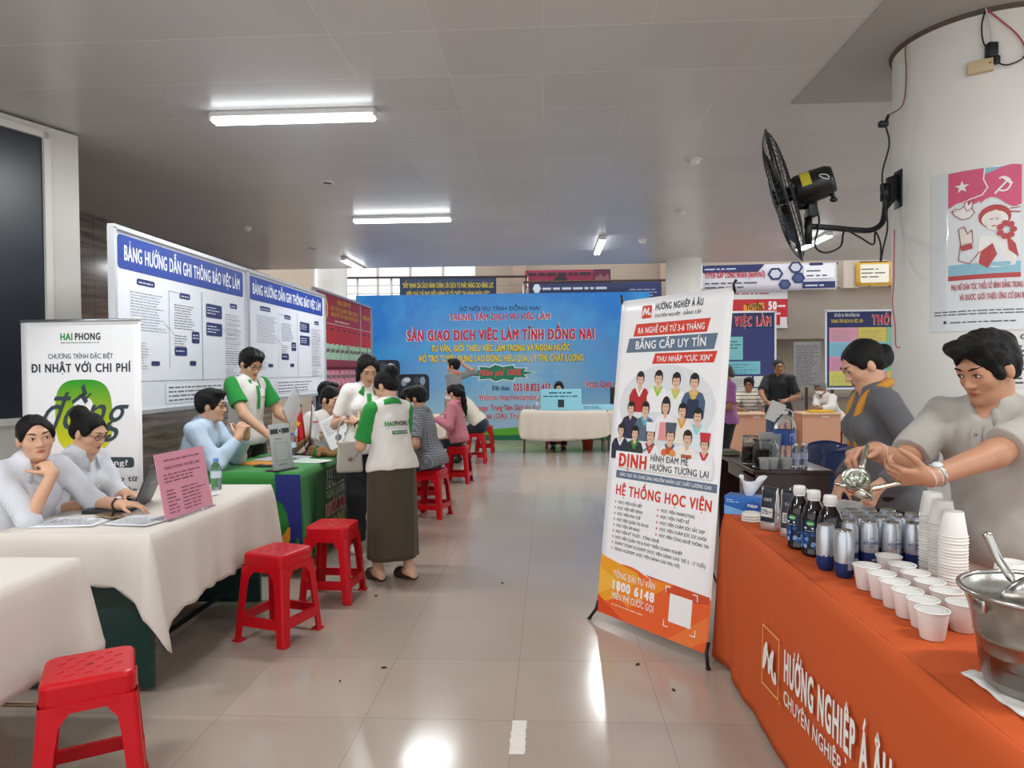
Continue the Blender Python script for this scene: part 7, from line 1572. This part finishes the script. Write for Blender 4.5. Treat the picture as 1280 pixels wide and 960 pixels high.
t = thing('plush_toy', 'small brown plush toy with green scarf lying on the green table', 'toy', (-1.93, 5.86, ZW)); F = Field(.005); F.e((0, 0, .04), (.07, .05, .04), k=.02); F.e((-.08, .0, .045), (.042, .042, .04), k=.015); F.e((-.085, .035, .08), (.015, .012, .015)); F.e((-.085, -.035, .08), (.015, .012, .015)); F.c((.05, .03, .03), (.11, .05, .02), .02, .022); F.c((.05, -.03, .03), (.115, -.045, .02), .02, .022); F.c((-.02, .04, .03), (-.01, .09, .02), .017, .015); F.c((-.02, -.04, .03), (.0, -.09, .02), .017, .015); V, Q = F.mesh(wr=.002, wf=150); np_mesh('plush_body', V, Q, M('plush_brown', '#8a6238', .9, noise=.2, nscale=60, bump=.5, bscale=150), t)
mb = MB(); mb.tube([(-.045 + .012 * cos(a), .042 * cos(a), .042 + .042 * sin(a)) for a in np.linspace(0, 2 * pi, 20)[:-1]], .009, 0, 8, closed=True); mb.box((-.03, -.05, .03), (.03, .02, .05), 0, .004); mb.build('scarf', M('scarf_green', '#2f6b34', .8), t)
sheet('leaflet', 'white and green leaflets at the aisle edge of the green table', 'leaflet', -1.93, 5.55, radians(70), .21, .30, '#dde3dd', n=4, prt='#7fa67f'); sheet('leaflet', 'colourful leaflets in front of the seated man in blue', 'leaflet', -2.26, 5.68, radians(75), .21, .3, '#cfd0d6', n=4, prt='#b06a72'); sheet('leaflet', 'white sheet beside the table flags', 'leaflet', -2.1, 5.78, radians(95), .2, .2, '#dcdfe2'); sheet('folder', 'orange yellow folder under the elbow of the man in blue', 'folder', -2.29, 5.42, radians(75), .2, .28, '#d6922e', n=4, prt='#c07f22'); phone('dark phone lying on the green table in front of the folder', -2.18, 5.25, radians(80), '#26282b', ZW)
t = thing('cap', 'black cap lying behind the flags on the green table', 'cap', (-2.32, 6.0, ZW)); mb = MB(); mb.lathe([(.085, 0), (.083, .03), (.07, .07), (.04, .092), (.001, .097)], (0, 0, 0), 28); mb.build('crown', M('cap_black', '#17181a', .8), t); mb = MB(); vs = [(.08 * cos(a), .08 * sin(a), .008) for a in np.linspace(-1.2, 1.2, 13)] + [(.08 * cos(a) + .065 * max(0, cos(a * 1.25)), .082 * sin(a), .0) for a in np.linspace(-1.2, 1.2, 13)]; mb.add(vs, [(i, i + 1, 14 + i, 13 + i) for i in range(12)], 0, True); o = mb.build('brim', M('cap_black'), t); md = o.modifiers.new('t', 'SOLIDIFY'); md.thickness = .004; mb = MB(); mb.ell((0, 0, .097), (.008, .008, .005)); mb.build('button', M('cap_black'), t)
clearbottle('small blue labelled water bottle behind the grey notice on the green table', -2.2, 5.9, .2, .03, '#2f5fb0')
# far tables
t = thing('table_sign', 'light blue sign board standing on the far cream table', 'sign', (.22, 12.62, .7535)); mb = MB(); mb.box((0, 0, .19), (.73, .02, .38), 0, .004); mb.build('board', M('sign_blue', '#8fd0e0', .5), t); mb = MB(); mb.box((0, .08, .01), (.5, .16, .012)); mb.build('foot', M('sign_blue'), t)
p = Print(flat((-.365, -.0105, 0), (1, 0, 0), (0, 0, 1)), .0015); p.bars(.15, .29, .6, .35, ink('#2c5a78'), .05, .5, 2, 1, .1); p.bars(.05, .20, .68, .28, ink('#2c5a78'), .04, .5, 3, 1, .1); p.rect(.31, .05, .42, .19, ink('#26343c'), 1); p.build(t)
t = thing('table_sign', 'low pale blue folded card on the far cream table beside the blue sign', 'sign', (.86, 12.66, .7535)); mb = MB(); mb.prism([(-.06, 0), (.06, 0), (0, .10)], -.3, .3, 0, (Vector((0, 1, 0)), Vector((0, 0, 1)), Vector((1, 0, 0)))); mb.build('card', M('card_blue', '#7fb8cc', .5), t); p = Print(flat((-.3, -.062, 0), (1, 0, 0), (0, .6, 1)), .002); p.bars(.06, .02, .5, .09, ink('#3f6b80'), .03, .5, 2); p.build(t)
t = thing('display_stand', 'black and white stand on the far table half hidden by the tall banner', 'stand', (1.28, 12.9, .7535)); mb = MB(); mb.box((-.09, 0, .2), (.13, .09, .40), 0, .01); mb.build('speaker_box', BLACKP, t); mb = MB(); mb.box((.14, .03, .27), (.32, .02, .54), 0, .004); mb.build('panel', M('stand_white', '#dcdcdc', .5), t); mb = MB(); mb.box((.14, .06, .01), (.3, .16, .015)); mb.build('foot', BLACKP, t)
clearbottle('clear water bottle at the end of the far cream table', -.2, 12.75, .24, .035, '#cfd8de', z=.7535)
t = thing('bin', 'small orange bucket on the floor under the far cream table', 'bucket', (.72, 13.1, 0)); mb = MB(); mb.lathe([(.001, .005), (.09, 0), (.12, .26), (.126, .265), (.126, .272), (.116, .268), (.088, .012), (.001, .012)], (0, 0, 0), 24); mb.build('bucket_body', M('bin_orange', '#b5502c', .4), t); mb = MB(); mb.tube(bez([(-.12, 0, .25), (-.08, 0, .32), (0, 0, .345), (.08, 0, .32), (.12, 0, .25)], 5), .003, 0, 6); mb.build('handle', STEEL, t)
t = thing('folder', 'yellow folder under the hands of the grey haired man', 'folder', (4.42, 11.68, .7515), .1); mb = MB(); mb.box((0, 0, .014), (.36, .26, .025), 0, .005); mb.box((.02, .0, .03), (.3, .22, .01), 0, .003); mb.build('folder_body', M('folder_yellow', '#d9b02e', .6), t)
# ================================================================ marks on the floor
t = thing('floor_tape', 'short worn strip of white tape on the floor tiles in the aisle', 'tape', (-.132, 2.78, 0)); rnd = random.Random(3); n = 14
vs = [(-.03 + rnd.uniform(-.003, .003), -.13 + .26 * k / n, .0012) for k in range(n + 1)] + [(.03 + rnd.uniform(-.003, .003), -.13 + .26 * k / n, .0012) for k in range(n + 1)]
o = mesh_obj('strip', vs, [(k, n + 1 + k, n + 2 + k, k + 1) for k in range(n)], M('tape_white', '#d9d5cd', .5, noise=.12, nscale=30), t)
for k, (x, y, s_) in enumerate(((-.826, 3.408, 1), (.433, 3.488, 1), (.561, 3.213, .8), (-.33, 4.808, .7), (-1.141, 4.511, .8), (-1.0, 3.251, .5))):
    o = MB().ell((0, 0, .003), (.016 * s_, .009 * s_, .004), 0, Matrix.Rotation(k, 3, 'Z'), 9, 6).build('dry_leaf_scrap', M('scrap_dark', '#2c231d', .8)); o.location = (x, y, 0)
    tag(o, ('dark scrap on the floor tile in front of the brown skirted woman, toward the viewer', 'dark scrap on the floor behind the foot of the tall banner', 'dark scrap on the floor just before the banner foot by the orange cloth', 'tiny dark scrap in the middle of the aisle', 'dark scrap on the floor by the brown slippers', 'tiny dark scrap on the floor by the empty stools')[k], 'scrap')
# ================================================================ people
def fab(n, c, **k): k.setdefault('noise', .05); k.setdefault('nscale', 12); return M('fabric_' + n, c, .82, bump=.1, bscale=220, sheen=.1, **k)
WHT = fab('white', '#dcd9d3'); GRN = fab('green', '#1f8b38'); BLK = fab('black', '#16171a'); NVY = fab('navy', '#1b2233'); JEAN = fab('jeans', '#27344a')
PIN = stripes('fabric_pinstripe', '#d3d6dc', '#c6cad2', 0, 190, .4); SKYB = stripes('fabric_sky', '#bccfe0', '#b0c4d8', 0, 190, .4)
CHK = stripes('fabric_check', '#8f9095', '#5a5c62', 0, 42, .5, 2, 42); POL = stripes('fabric_polo_stripe', '#cfc8ba', '#5c564e', 2, 16, .25)
def watch(q, col, face='#d8d6d0'):
    def fn(x):
        el, wr, hd = x['arms'][q]; d = unit(wr - el); c = wr - d * .02 * x['s']; u = unit(np.cross(d, (0.3, .2, 1))); v = np.cross(d, u); r = .031 * x['s']
        mb = MB(); mb.tube([c + (u * cos(a) + v * sin(a)) * r for a in np.linspace(0, 2 * pi, 25)[:-1]], .0065, 0, 8, closed=True); o = mb.build('watch', M('strap_' + col[1:], col, .3, .8 if col == '#b9b7b2' else 0), x['root'])
        k = c + np.array([0, -.2, .6]) * 0 + unit(-u * .3 + np.cross(d, u) * -.6) * (r + .004); MB().ell(k, (.016, .016, .008), 0, frame_to(k - c), 16, 8).build('dial', M('dial_' + face[1:], face, .2), o)
    return fn
def back_print(draw, flip=-1):
    def fn(x):
        F, T = x['shirtfield'], x['T']; cache = {}
        def pt(u, v, l):
            ys = np.linspace(-.28, .05, 90); P = np.stack([T(u, yy, v) for yy in ys]); d = F.at(P) - x['wr'] * 1.5; k = int(np.argmax(d < 0)); return T(u, ys[max(k - 1, 0)] - .004 - l, v)
        p = Print(pt, .0012); draw(p); p.build(x['root'], 'back_print', 'back_lettering')
    return fn
def front_print(draw):
    def fn(x): p = Print(lambda u, v, l: x['front'](u, v, l), .0012); draw(p); p.build(x['root'], 'chest_print', 'chest_lettering')
    return fn
# ---- the two women at the laptop table
human('woman in striped shirt resting her chin on her hand at the white table', (-2.715, 3.41, 0), -112, 1.60, True, .0055, 'light', pz=.60, lean=19, head=(-20, 4, 6), hair='pulled', world=True, look=-.6, seed=1,
      rh=((-2.415, 3.28, .99), (.2, -.3, -1), (-.62, .25, .5), (-.35, .3, -.75), 62), lh=((-2.20, 3.47, .80), (-.4, .6, -.5), (1, .1, 0), (0, 0, -1), 20),
      top=dict(mat=PIN, sleeve=1.05, collar=PIN, open_v=.06, buttons=((.30, .2, .1), M('button_white', '#e8e8e8', .3)), hem=-.04), bottom=dict(mat=BLK), shoes='#1a1a1a', extras=[watch(-1, '#3a2a22', '#e3e0da')])
human('woman with glasses and hair in a bun, typing at the laptop', (-2.80, 3.87, 0), -92, 1.60, True, .0055, 'light', pz=.575, lean=17, head=(-4, 22, 0), hair='bun', world=True, seed=2,
      rh=((-2.40, 3.60, .80), (0, -.5, -.8), (1, .15, -.05), (0, 0, -1), 25), lh=((-2.38, 3.80, .80), (0, .5, -.8), (1, -.2, -.05), (0, 0, -1), 25),
      top=dict(mat=PIN, sleeve=1.1, collar=PIN, open_v=.04, buttons=((.32, .22, .12), M('button_white')), hem=-.04), bottom=dict(mat=BLK), shoes='#1a1a1a', extras=[glasses('#3b2418')])
# ---- green table
human('man with glasses in pale blue shirt, hands clasped before his mouth at the green table', (-2.76, 5.2, 0), -86, 1.72, False, .007, 'light', pz=.62, lean=18, head=(4, 6, 0), hair='short', world=True, seed=3,
      rh=((-2.335, 5.15, .985), (.1, -.35, -1), (.12, .30, .9), (-.2, .9, -.2), 55), lh=((-2.325, 5.26, .985), (.1, .35, -1), (.12, -.30, .9), (-.2, -.9, -.2), 55),
      top=dict(mat=SKYB, sleeve=1.88, collar=SKYB, hem=-.04), bottom=dict(mat=NVY), extras=[glasses()])
human('standing man with glasses in white polo with green sleeves, looking down beside the green table', (-2.67, 6.02, 0), -112, 1.75, False, .007, 'light', lean=5, head=(-8, 30, 0), hair='tall', world=True, seed=4,
      rh=((-2.36, 5.76, .95), (-.5, -.6, -.6), (.75, -.2, -.35), (.1, .5, -.8), 30), lh=((-2.28, 6.02, 1.05), (.1, .6, -.8), (.45, -.45, .4), (-.3, -.8, -.3), 45),
      top=dict(mat=WHT, sleeve=.62, sleeve_mat=GRN, collar=GRN, placket=(.24, .43, .032, GRN), hem=-.05), bottom=dict(mat=BLK), extras=[glasses('#4a4644'), front_print(lambda p: p.text('HAIPHONG', -.10, .33, .012, ink('#2b3a30'), width=.06, bold=.03, lay=2))])
t = thing('clear_folder', 'clear plastic folder held by the standing man in the green sleeved polo', 'folder', (-2.20, 5.92, 1.18), radians(84)); mb = MB(); mb.box((0, 0, 0), (.22, .004, .30), 0, .001, R=Matrix.Rotation(radians(48), 3, 'Y')); mb.build('cover', M('clear_film', '#dfe3e6', .2, alpha=.45), t); mb = MB(); mb.box(Matrix.Rotation(radians(48), 3, 'Y') @ Vector((0, 0, .15)), (.22, .008, .012), R=Matrix.Rotation(radians(48), 3, 'Y')); mb.build('spine_bar', M('film_bar', '#c9cdd0', .4), t)
def bk_(p):
    p.text('HAI', -.10, .295, .034, ink('#1f8b38'), width=.065, bold=.04, lay=4); p.text('PHONG', -.03, .295, .034, ink('#26332c'), width=.125, bold=.04, lay=4); p.bars(-.095, .272, .085, .286, ink('#8d9a90'), .009, .4, 2, 4)
    for k in range(8): p.rect(-.055 + k * .0165, .232, -.0385 + k * .0165, .258, ink('#1f6b38'), 4)
    p.text('TƯƠNG LAI CHO BẠN', .011, .240, .010, ink('#dfe8df'), width=.115, align='c', bold=.02, lay=7)
human('woman seen from behind in white and green polo and long brown skirt', (-1.10, 4.86, 0), 42, 1.545, True, .006, 'light', lean=7, head=(28, 26, 0), hair='bun', world=True, seed=5, sandals=True,
      lh=((-1.37, 4.98, 1.10), (.1, -.6, -.9), (-.75, .35, .35), (.3, .7, -.4), 45), rh=((-1.28, 5.17, 1.11), (.5, .3, -.9), (-.85, .15, .35), (-.2, -.7, -.4), 45), rf=(.09, -.06, .075, 12), lf=(-.09, .06, .075, 2),
      top=dict(mat=WHT, sleeve=.82, sleeve_mat=GRN, collar=GRN, hem=-.02, flare=.008), bottom=dict(mat=fab('brown_skirt', '#43392a'), skirt=(.17, .205), waist=.12), shoes='#33231c', extras=[back_print(bk_), watch(-1, '#2b1d16', '#4b3a30')])
human('standing woman in white shirt with green placket, facing the viewer behind the brown skirted woman', (-1.50, 5.70, 0), 203, 1.68, True, .007, 'light', lean=5, head=(6, 30, 0), hair='bob', world=True, seed=6,
      rh=((-1.60, 5.40, 1.10), (-.5, .2, -.9), (.45, -.75, .1), (.4, .2, -.7), 45), lh=((-1.36, 5.33, 1.10), (.5, .3, -.9), (-.3, -.8, .2), (-.6, .3, -.6), 45),
      top=dict(mat=WHT, sleeve=.70, collar=GRN, placket=(.20, .42, .035, GRN), hem=-.05), bottom=dict(mat=BLK, wide=.02), shoes='#d5d1ca')
phone('black phone held between the two women in white and green shirts', -1.475, 5.19, radians(30), '#1a1b1d', 1.13)
t = thing('handbag', 'pale grey handbag with pointed flap hanging in front of the green table', 'bag', (-1.525, 5.27, .70), radians(18)); BG = M('bag_leather', '#b9b4aa', .5, bump=.15, bscale=120)
mb = MB(); mb.box((0, 0, .12), (.20, .10, .23), 0, .022, taper=(.86, .7)); mb.build('bag_body', BG, t); mb = MB(); mb.prism([(-.085, .235), (.085, .235), (.08, .19), (0, .085), (-.08, .19)], .042, .056, 0, (Vector((1, 0, 0)), Vector((0, 0, 1)), Vector((0, -1, 0)))); mb.build('flap', BG, t); mb = MB(); mb.box((0, -.06, .115), (.025, .01, .03), 0, .003); mb.build('clasp', M('brass', '#7d735c', .3, .9), t)
mb = MB(); mb.tube(bez([(-.09, 0, .22), (-.075, -.01, .36), (-.02, -.02, .42), (.04, -.01, .36), (.09, 0, .22)], 6), .006, 0, 8); mb.build('strap', BG, t)
human('seated man with orange collared white shirt reading a sheet behind the table flags', (-2.10, 6.55, 0), -150, 1.70, False, .008, 'light', pz=.605, lean=12, head=(32, 20, 0), hair='crew', world=True, seed=7,
      rh=((-2.15, 6.22, .90), (-.7, .2, -.7), (.5, -.6, .2), (.3, .3, -.8), 40), lh=((-1.84, 6.26, .92), (.7, .3, -.7), (.2, -.7, .3), (-.6, .2, -.6), 40),
      top=dict(mat=WHT, sleeve=.65, collar=fab('orange', '#d96a34'), placket=(.22, .42, .03, fab('orange', '#d96a34'))), bottom=dict(mat=NVY))
t = thing('document', 'white printed sheet held up by the seated man with the orange collar', 'paper', (-1.86, 6.10, .965), radians(8)); Rp = Matrix.Rotation(radians(-28), 3, 'Y') @ Matrix.Rotation(radians(-25), 3, 'X'); mb = MB(); mb.box((0, 0, 0), (.27, .002, .30), R=Rp); o = mb.build('page', M('paper', '#dedddb', .7), t)
p = Print(lambda u, v, l: tuple(Rp @ Vector((u, -.0015 - l, v))), .001); p.bars(-.11, -.02, .11, .13, ink('#8d9298'), .02, .3, 4); p.ell(-.03, -.07, .03, .03, ink('#5c6066'), 1); p.ell(.05, -.08, .025, .025, ink('#6d7176'), 1); p.build(o)
human('man with face mask and glasses in navy shirt seated beyond the orange collared man', (-2.52, 7.6, 0), -80, 1.74, False, .010, 'light', pz=.61, lean=8, head=(0, 8, 0), hair='short', seed=8, world=True, rh=((-2.08, 7.45, .80), (0, -.4, -1), (1, 0, 0), (0, 0, -1), 30), lh=((-2.08, 7.72, .80), (0, .4, -1), (1, 0, 0), (0, 0, -1), 30),
      top=dict(mat=fab('deep_navy', '#1a2740'), sleeve=.65, collar=fab('deep_navy', '#1a2740')), bottom=dict(mat=BLK), extras=[mask('#b9d0de'), glasses()])
# ---- visitors on stools
human('man in grey checked shirt and face mask seated on a red stool', (-1.20, 7.05, 0), 84, 1.70, False, .008, 'mid', pz=.595, lean=14, head=(4, 16, 0), hair='short', seed=9, world=True, rh=((-1.52, 7.25, .82), (.1, .5, -1), (-1, 0, 0), (0, 0, -1), 30), lh=((-1.50, 6.92, .80), (.1, -.5, -1), (-1, 0, 0), (0, 0, -1), 30),
      top=dict(mat=CHK, sleeve=.75, collar=CHK, hem=-.08, flare=.025), bottom=dict(mat=JEAN), extras=[mask('#cddbe2')], shoes='#22242a')
human('hunched person in black behind the man in the checked shirt', (-1.36, 7.86, 0), 86, 1.66, True, .010, 'mid', pz=.59, lean=22, head=(0, 30, 0), hair='bob', seed=10, top=dict(mat=BLK, sleeve=1.9), bottom=dict(mat=BLK), world=True, rh=((-1.66, 8.02, .82), (.1, .5, -1), (-1, 0, 0), (0, 0, -1), 30), lh=((-1.66, 7.72, .82), (.1, -.5, -1), (-1, 0, 0), (0, 0, -1), 30))
human('woman in pink long sleeved top with a ponytail and face mask on a red stool', (-1.21, 9.2, 0), 82, 1.60, True, .009, 'light', pz=.60, lean=5, head=(0, 12, 0), hair='pony', seed=11, world=True, rh=((-1.52, 9.35, .84), (.1, .5, -1), (-1, 0, 0), (0, 0, -1), 30), lh=((-1.48, 9.05, .86), (.2, -.5, -1), (-.8, 0, .5), (0, .3, -1), 30),
      top=dict(mat=fab('pink', '#b9707e'), sleeve=1.85, collar=fab('pink', '#b9707e'), hem=-.06), bottom=dict(mat=NVY), extras=[mask('#e3dfe2')], shoes='#b9a08c')
human('person in cream shirt bending forward on a red stool beyond the woman in pink', (-1.10, 11.2, 0), 84, 1.70, False, .011, 'mid', pz=.60, lean=36, head=(0, 30, 0), hair='short', seed=12, top=dict(mat=fab('cream', '#cfc9ba'), sleeve=1.7, hem=.04), bottom=dict(mat=NVY, waist=.10), world=True, rh=((-1.60, 11.4, .80), (.1, .5, -1), (-1, 0, 0), (0, 0, -1), 30), lh=((-1.60, 11.05, .80), (.1, -.5, -1), (-1, 0, 0), (0, 0, -1), 30))
human('standing person in grey with a raised hand behind the head before the blue backdrop', (-1.66, 12.2, 0), 72, 1.76, False, .011, 'light', head=(8, 0, 0), hair='short', seed=13, world=True, rh=((-1.50, 12.32, 1.58), (.9, .4, .2), (-.3, -.1, .9), (-.8, 0, 0), 50), lh=None,
      top=dict(mat=fab('grey', '#85868a'), sleeve=1.2, collar=fab('orange', '#d96a34')), bottom=dict(mat=NVY))
human('woman with long dark hair sitting behind the light blue sign on the far cream table', (.20, 13.3, 0), 176, 1.58, True, .011, 'light', pz=.58, lean=12, head=(0, 22, 0), hair='curtain', seed=14, world=True, rh=((.12, 12.94, .80), (-.5, .2, -.9), (0, -1, 0), (0, 0, -1), 25), lh=((.50, 12.92, .80), (.6, .2, -.9), (-.3, -1, 0), (0, 0, -1), 25), top=dict(mat=WHT, sleeve=.7), bottom=dict(mat=BLK))
human('person in white bending over the far table, mostly hidden by the tall banner', (1.62, 13.62, 0), 165, 1.64, False, .011, 'mid', pz=.60, lean=40, head=(0, 20, 0), hair='short', seed=15, world=True, rh=((1.42, 13.1, .84), (-.6, .2, -.6), (.3, -1, 0), (0, 0, -1), 25), lh=((1.7, 13.08, .82), (.6, .2, -.6), (-.2, -1, 0), (0, 0, -1), 25), top=dict(mat=WHT, sleeve=.7), bottom=dict(mat=BLK))
human('person in purple top standing hidden behind the edge of the tall banner', (2.24, 9.0, 0), 100, 1.60, True, .010, 'tan', head=(0, 10, 0), hair='pulled', seed=16, haircol='#4a4744', rh=((.16, .30, .98), (.6, -.4, -.8), (-.6, .6, 0), (-.3, 0, -1), 40), lh=((-.16, .26, .96), (-.6, -.4, -.8), (.6, .5, 0), (.3, 0, -1), 40), top=dict(mat=fab('purple', '#9a5f96'), sleeve=.8), bottom=dict(mat=BLK))
# ---- right hand desks
human('man in striped polo sitting at the salmon desk', (3.47, 12.42, 0), 172, 1.68, False, .010, 'tan', pz=.60, lean=14, head=(-14, 10, 0), hair='short', seed=17, world=True, rh=((3.20, 11.92, .79), (-.7, .2, -.8), (.6, -.7, 0), (0, 0, -1), 20), lh=((3.66, 11.92, .79), (.7, .2, -.8), (-.6, -.6, 0), (0, 0, -1), 20), top=dict(mat=POL, sleeve=.75, collar=POL), bottom=dict(mat=NVY), extras=[glasses('#6a6560')])
human('man in black polo and jeans standing with papers between the salmon desks', (3.50, 10.85, 0), 150, 1.68, False, .009, 'tan', fat=1.12, head=(28, 4, 0), hair='crew', seed=18, haircol='#2e2520', world=True, rh=((3.22, 10.58, .98), (-.8, .3, -.6), (.5, -.5, -.3), (.3, .4, -.7), 40), lh=((3.52, 10.54, 1.0), (.8, .2, -.6), (-.7, -.5, -.1), (-.2, .4, -.8), 40), top=dict(mat=BLK, sleeve=.78, collar=BLK, hem=-.10, flare=.03), bottom=dict(mat=fab('blue_jeans', '#3a4d6b')), extras=[])
t = thing('document', 'folded white papers held by the man in black', 'paper', (3.25, 10.50, .90), radians(-20)); 
for a, nm in ((-14, 'page'), (16, 'page')): mb = MB(); R_ = Matrix.Rotation(radians(22), 3, 'Y') @ Matrix.Rotation(radians(a), 3, 'Z'); mb.box(R_ @ Vector((.11 if a < 0 else .10, .01 * (a > 0), -.03)), (.21, .002, .29), R=R_); mb.build(nm, M('sheet_held', '#d2d5d3', .7), t)
human('grey haired man in white shirt leaning over yellow papers at the salmon desk', (4.98, 12.44, 0), 112, 1.68, False, .010, 'tan', pz=.60, lean=34, head=(14, 22, 0), hair='short', haircol='#77746f', seed=19, world=True, rh=((4.48, 11.98, .80), (.2, .4, -.8), (-.9, -.3, 0), (0, 0, -1), 25), lh=((4.50, 11.86, .80), (.3, -.6, -.6), (-.9, .1, 0), (0, 0, -1), 25), top=dict(mat=fab('offwhite', '#d9d4ca'), sleeve=1.85, collar=fab('offwhite', '#d9d4ca'), hem=-.06), bottom=dict(mat=BLK), extras=[mask('#e6eaec')])
# ---- behind the orange table
def scarf(x):
    T, s = x['T'], x['s']; mb = MB(); pts = []
    mb.tube(bez([T(-.05, .115, .22), T(-.062, .10, .36), T(-.072, .05, .455), T(-.062, -.045, .50), T(0, -.085, .505), T(.062, -.045, .50), T(.072, .05, .455), T(.062, .10, .36), T(.05, .115, .22)], 6), .022 * s, 0, 10)
    mb.build('scarf', M('scarf_amber', '#c98a2a', .6), x['root'])
GCAR = fab('grey_cardigan', '#5e5e61')
human('woman in grey cardigan with amber scarf and low bun, looking down behind the juice maker', (1.66, 3.52, 0), 84, 1.68, True, .006, 'light', lean=9, head=(4, 32, 0), hair='lowbun', seed=20, world=True, lh=((1.47, 3.22, .93), (.5, -.5, -.5), (-.5, -.1, -.85), (-.2, .9, 0), 30), rh=((1.49, 3.66, .88), (.5, .6, -.5), (-.4, -.3, -.8), (0, -.2, -1), 35),
      top=dict(mat=GCAR, sleeve=1.8, hem=-.08, flare=.015), bottom=dict(mat=BLK, wide=.015), extras=[scarf])
PG = fab('pale_grey_polo', '#a8a39c')
def gloves(x):
    for q in (1, -1):
        el, wr, hd = x['arms'][q]; d = unit(wr - el); mb = MB(); u = unit(np.cross(d, (0, .3, 1))); v = np.cross(d, u)
        mb.tube([wr - d * .012, wr + d * .004, wr + d * .02], [.034, .030, .032], 0, 14, cap=False); mb.build('glove_cuff', M('glove_film', '#e6e6e2', .25, alpha=.35), x['root'])
human('man in pale grey polo pressing limes with a steel squeezer behind the orange table', (1.60, 2.55, 0), 124, 1.66, False, .0045, 'mid', lean=10, head=(-16, 24, 0), hair='tall', seed=22, world=True, look=0,
      rh=((1.075, 2.36, 1.195), (.3, .6, -1), (-.85, -.2, .0), (-.1, -.35, -.9), 58), lh=((1.055, 2.15, 1.10), (.7, -.6, -.7), (-.9, .18, -.02), (-.05, .75, .6), 50),
      top=dict(mat=PG, sleeve=.80, collar=PG, placket=(.28, .43, .032, PG), open_v=.03, hem=-.06, flare=.006, buttons=((.40, .34, .29), M('button_grey', '#8f8a83', .4))), bottom=dict(mat=fab('white_trousers', '#d6d2cb')), extras=[watch(-1, '#b9b7b2', '#cfd2d4'), gloves, front_print(lambda p: (p.rect(-.105, .325, -.07, .337, ink('#b02a30'), 3), p.rect(-.103, .318, -.072, .323, ink('#e0dcd6'), 3)))])
# the squeezer in his hands
t = thing('citrus_squeezer', 'polished steel lime squeezer held open in the hands of the juice maker', 'squeezer', (.945, 2.21, 1.115)); ST2 = M('squeezer_steel', '#c9cbbf', .16, 1.0)
def bowl(c, r, R, name, ribs=False):
    mb = MB(); mb.lathe([(r + .006, .004), (r + .006, -.001), (r, -.002), (r * .92, -r * .45), (r * .6, -r * .8), (.001, -r * .9)], c, 28, R=R); mb.lathe([(r + .006, .004), (r - .003, .003), (r * .86, -r * .42), (r * .55, -r * .72), (.001, -r * .8)], c, 28, R=R)
    if ribs:
        for k in range(10): a = 2 * pi * k / 10; mb.tube([Vector(c) + R @ Vector((r * .2 * cos(a), r * .2 * sin(a), -r * .70)), Vector(c) + R @ Vector((r * .8 * cos(a), r * .8 * sin(a), -r * .42))], .0016, 0, 6)
    return mb.build(name, ST2, t)
R1 = frame_to((-.35, -.62, .70)); R2 = frame_to((-.55, -.25, -.8))
bowl((0, 0, .012), .036, R1, 'upper_bowl', True); bowl((.012, .0, -.03), .036, R2, 'lower_bowl')
for a, nm, p_ in ((0, 'upper_handle', [(.028, .02, .04), (.05, .05, .075), (.075, .09, .105)]), (1, 'lower_handle', [(.045, .0, -.02), (.085, .0, -.012), (.135, .0, .0)])):
    mb = MB(); mb.tube(bez([Vector(q) for q in p_], 6), [.009] * 6 + [.0075] * 6 + [.007], 0, 10); mb.build(nm, ST2, t)
mb = MB(); mb.tube([(-.035, -.012, -.008), (-.05, .02, -.008)], .006, 0, 8); mb.build('hinge', ST2, t)
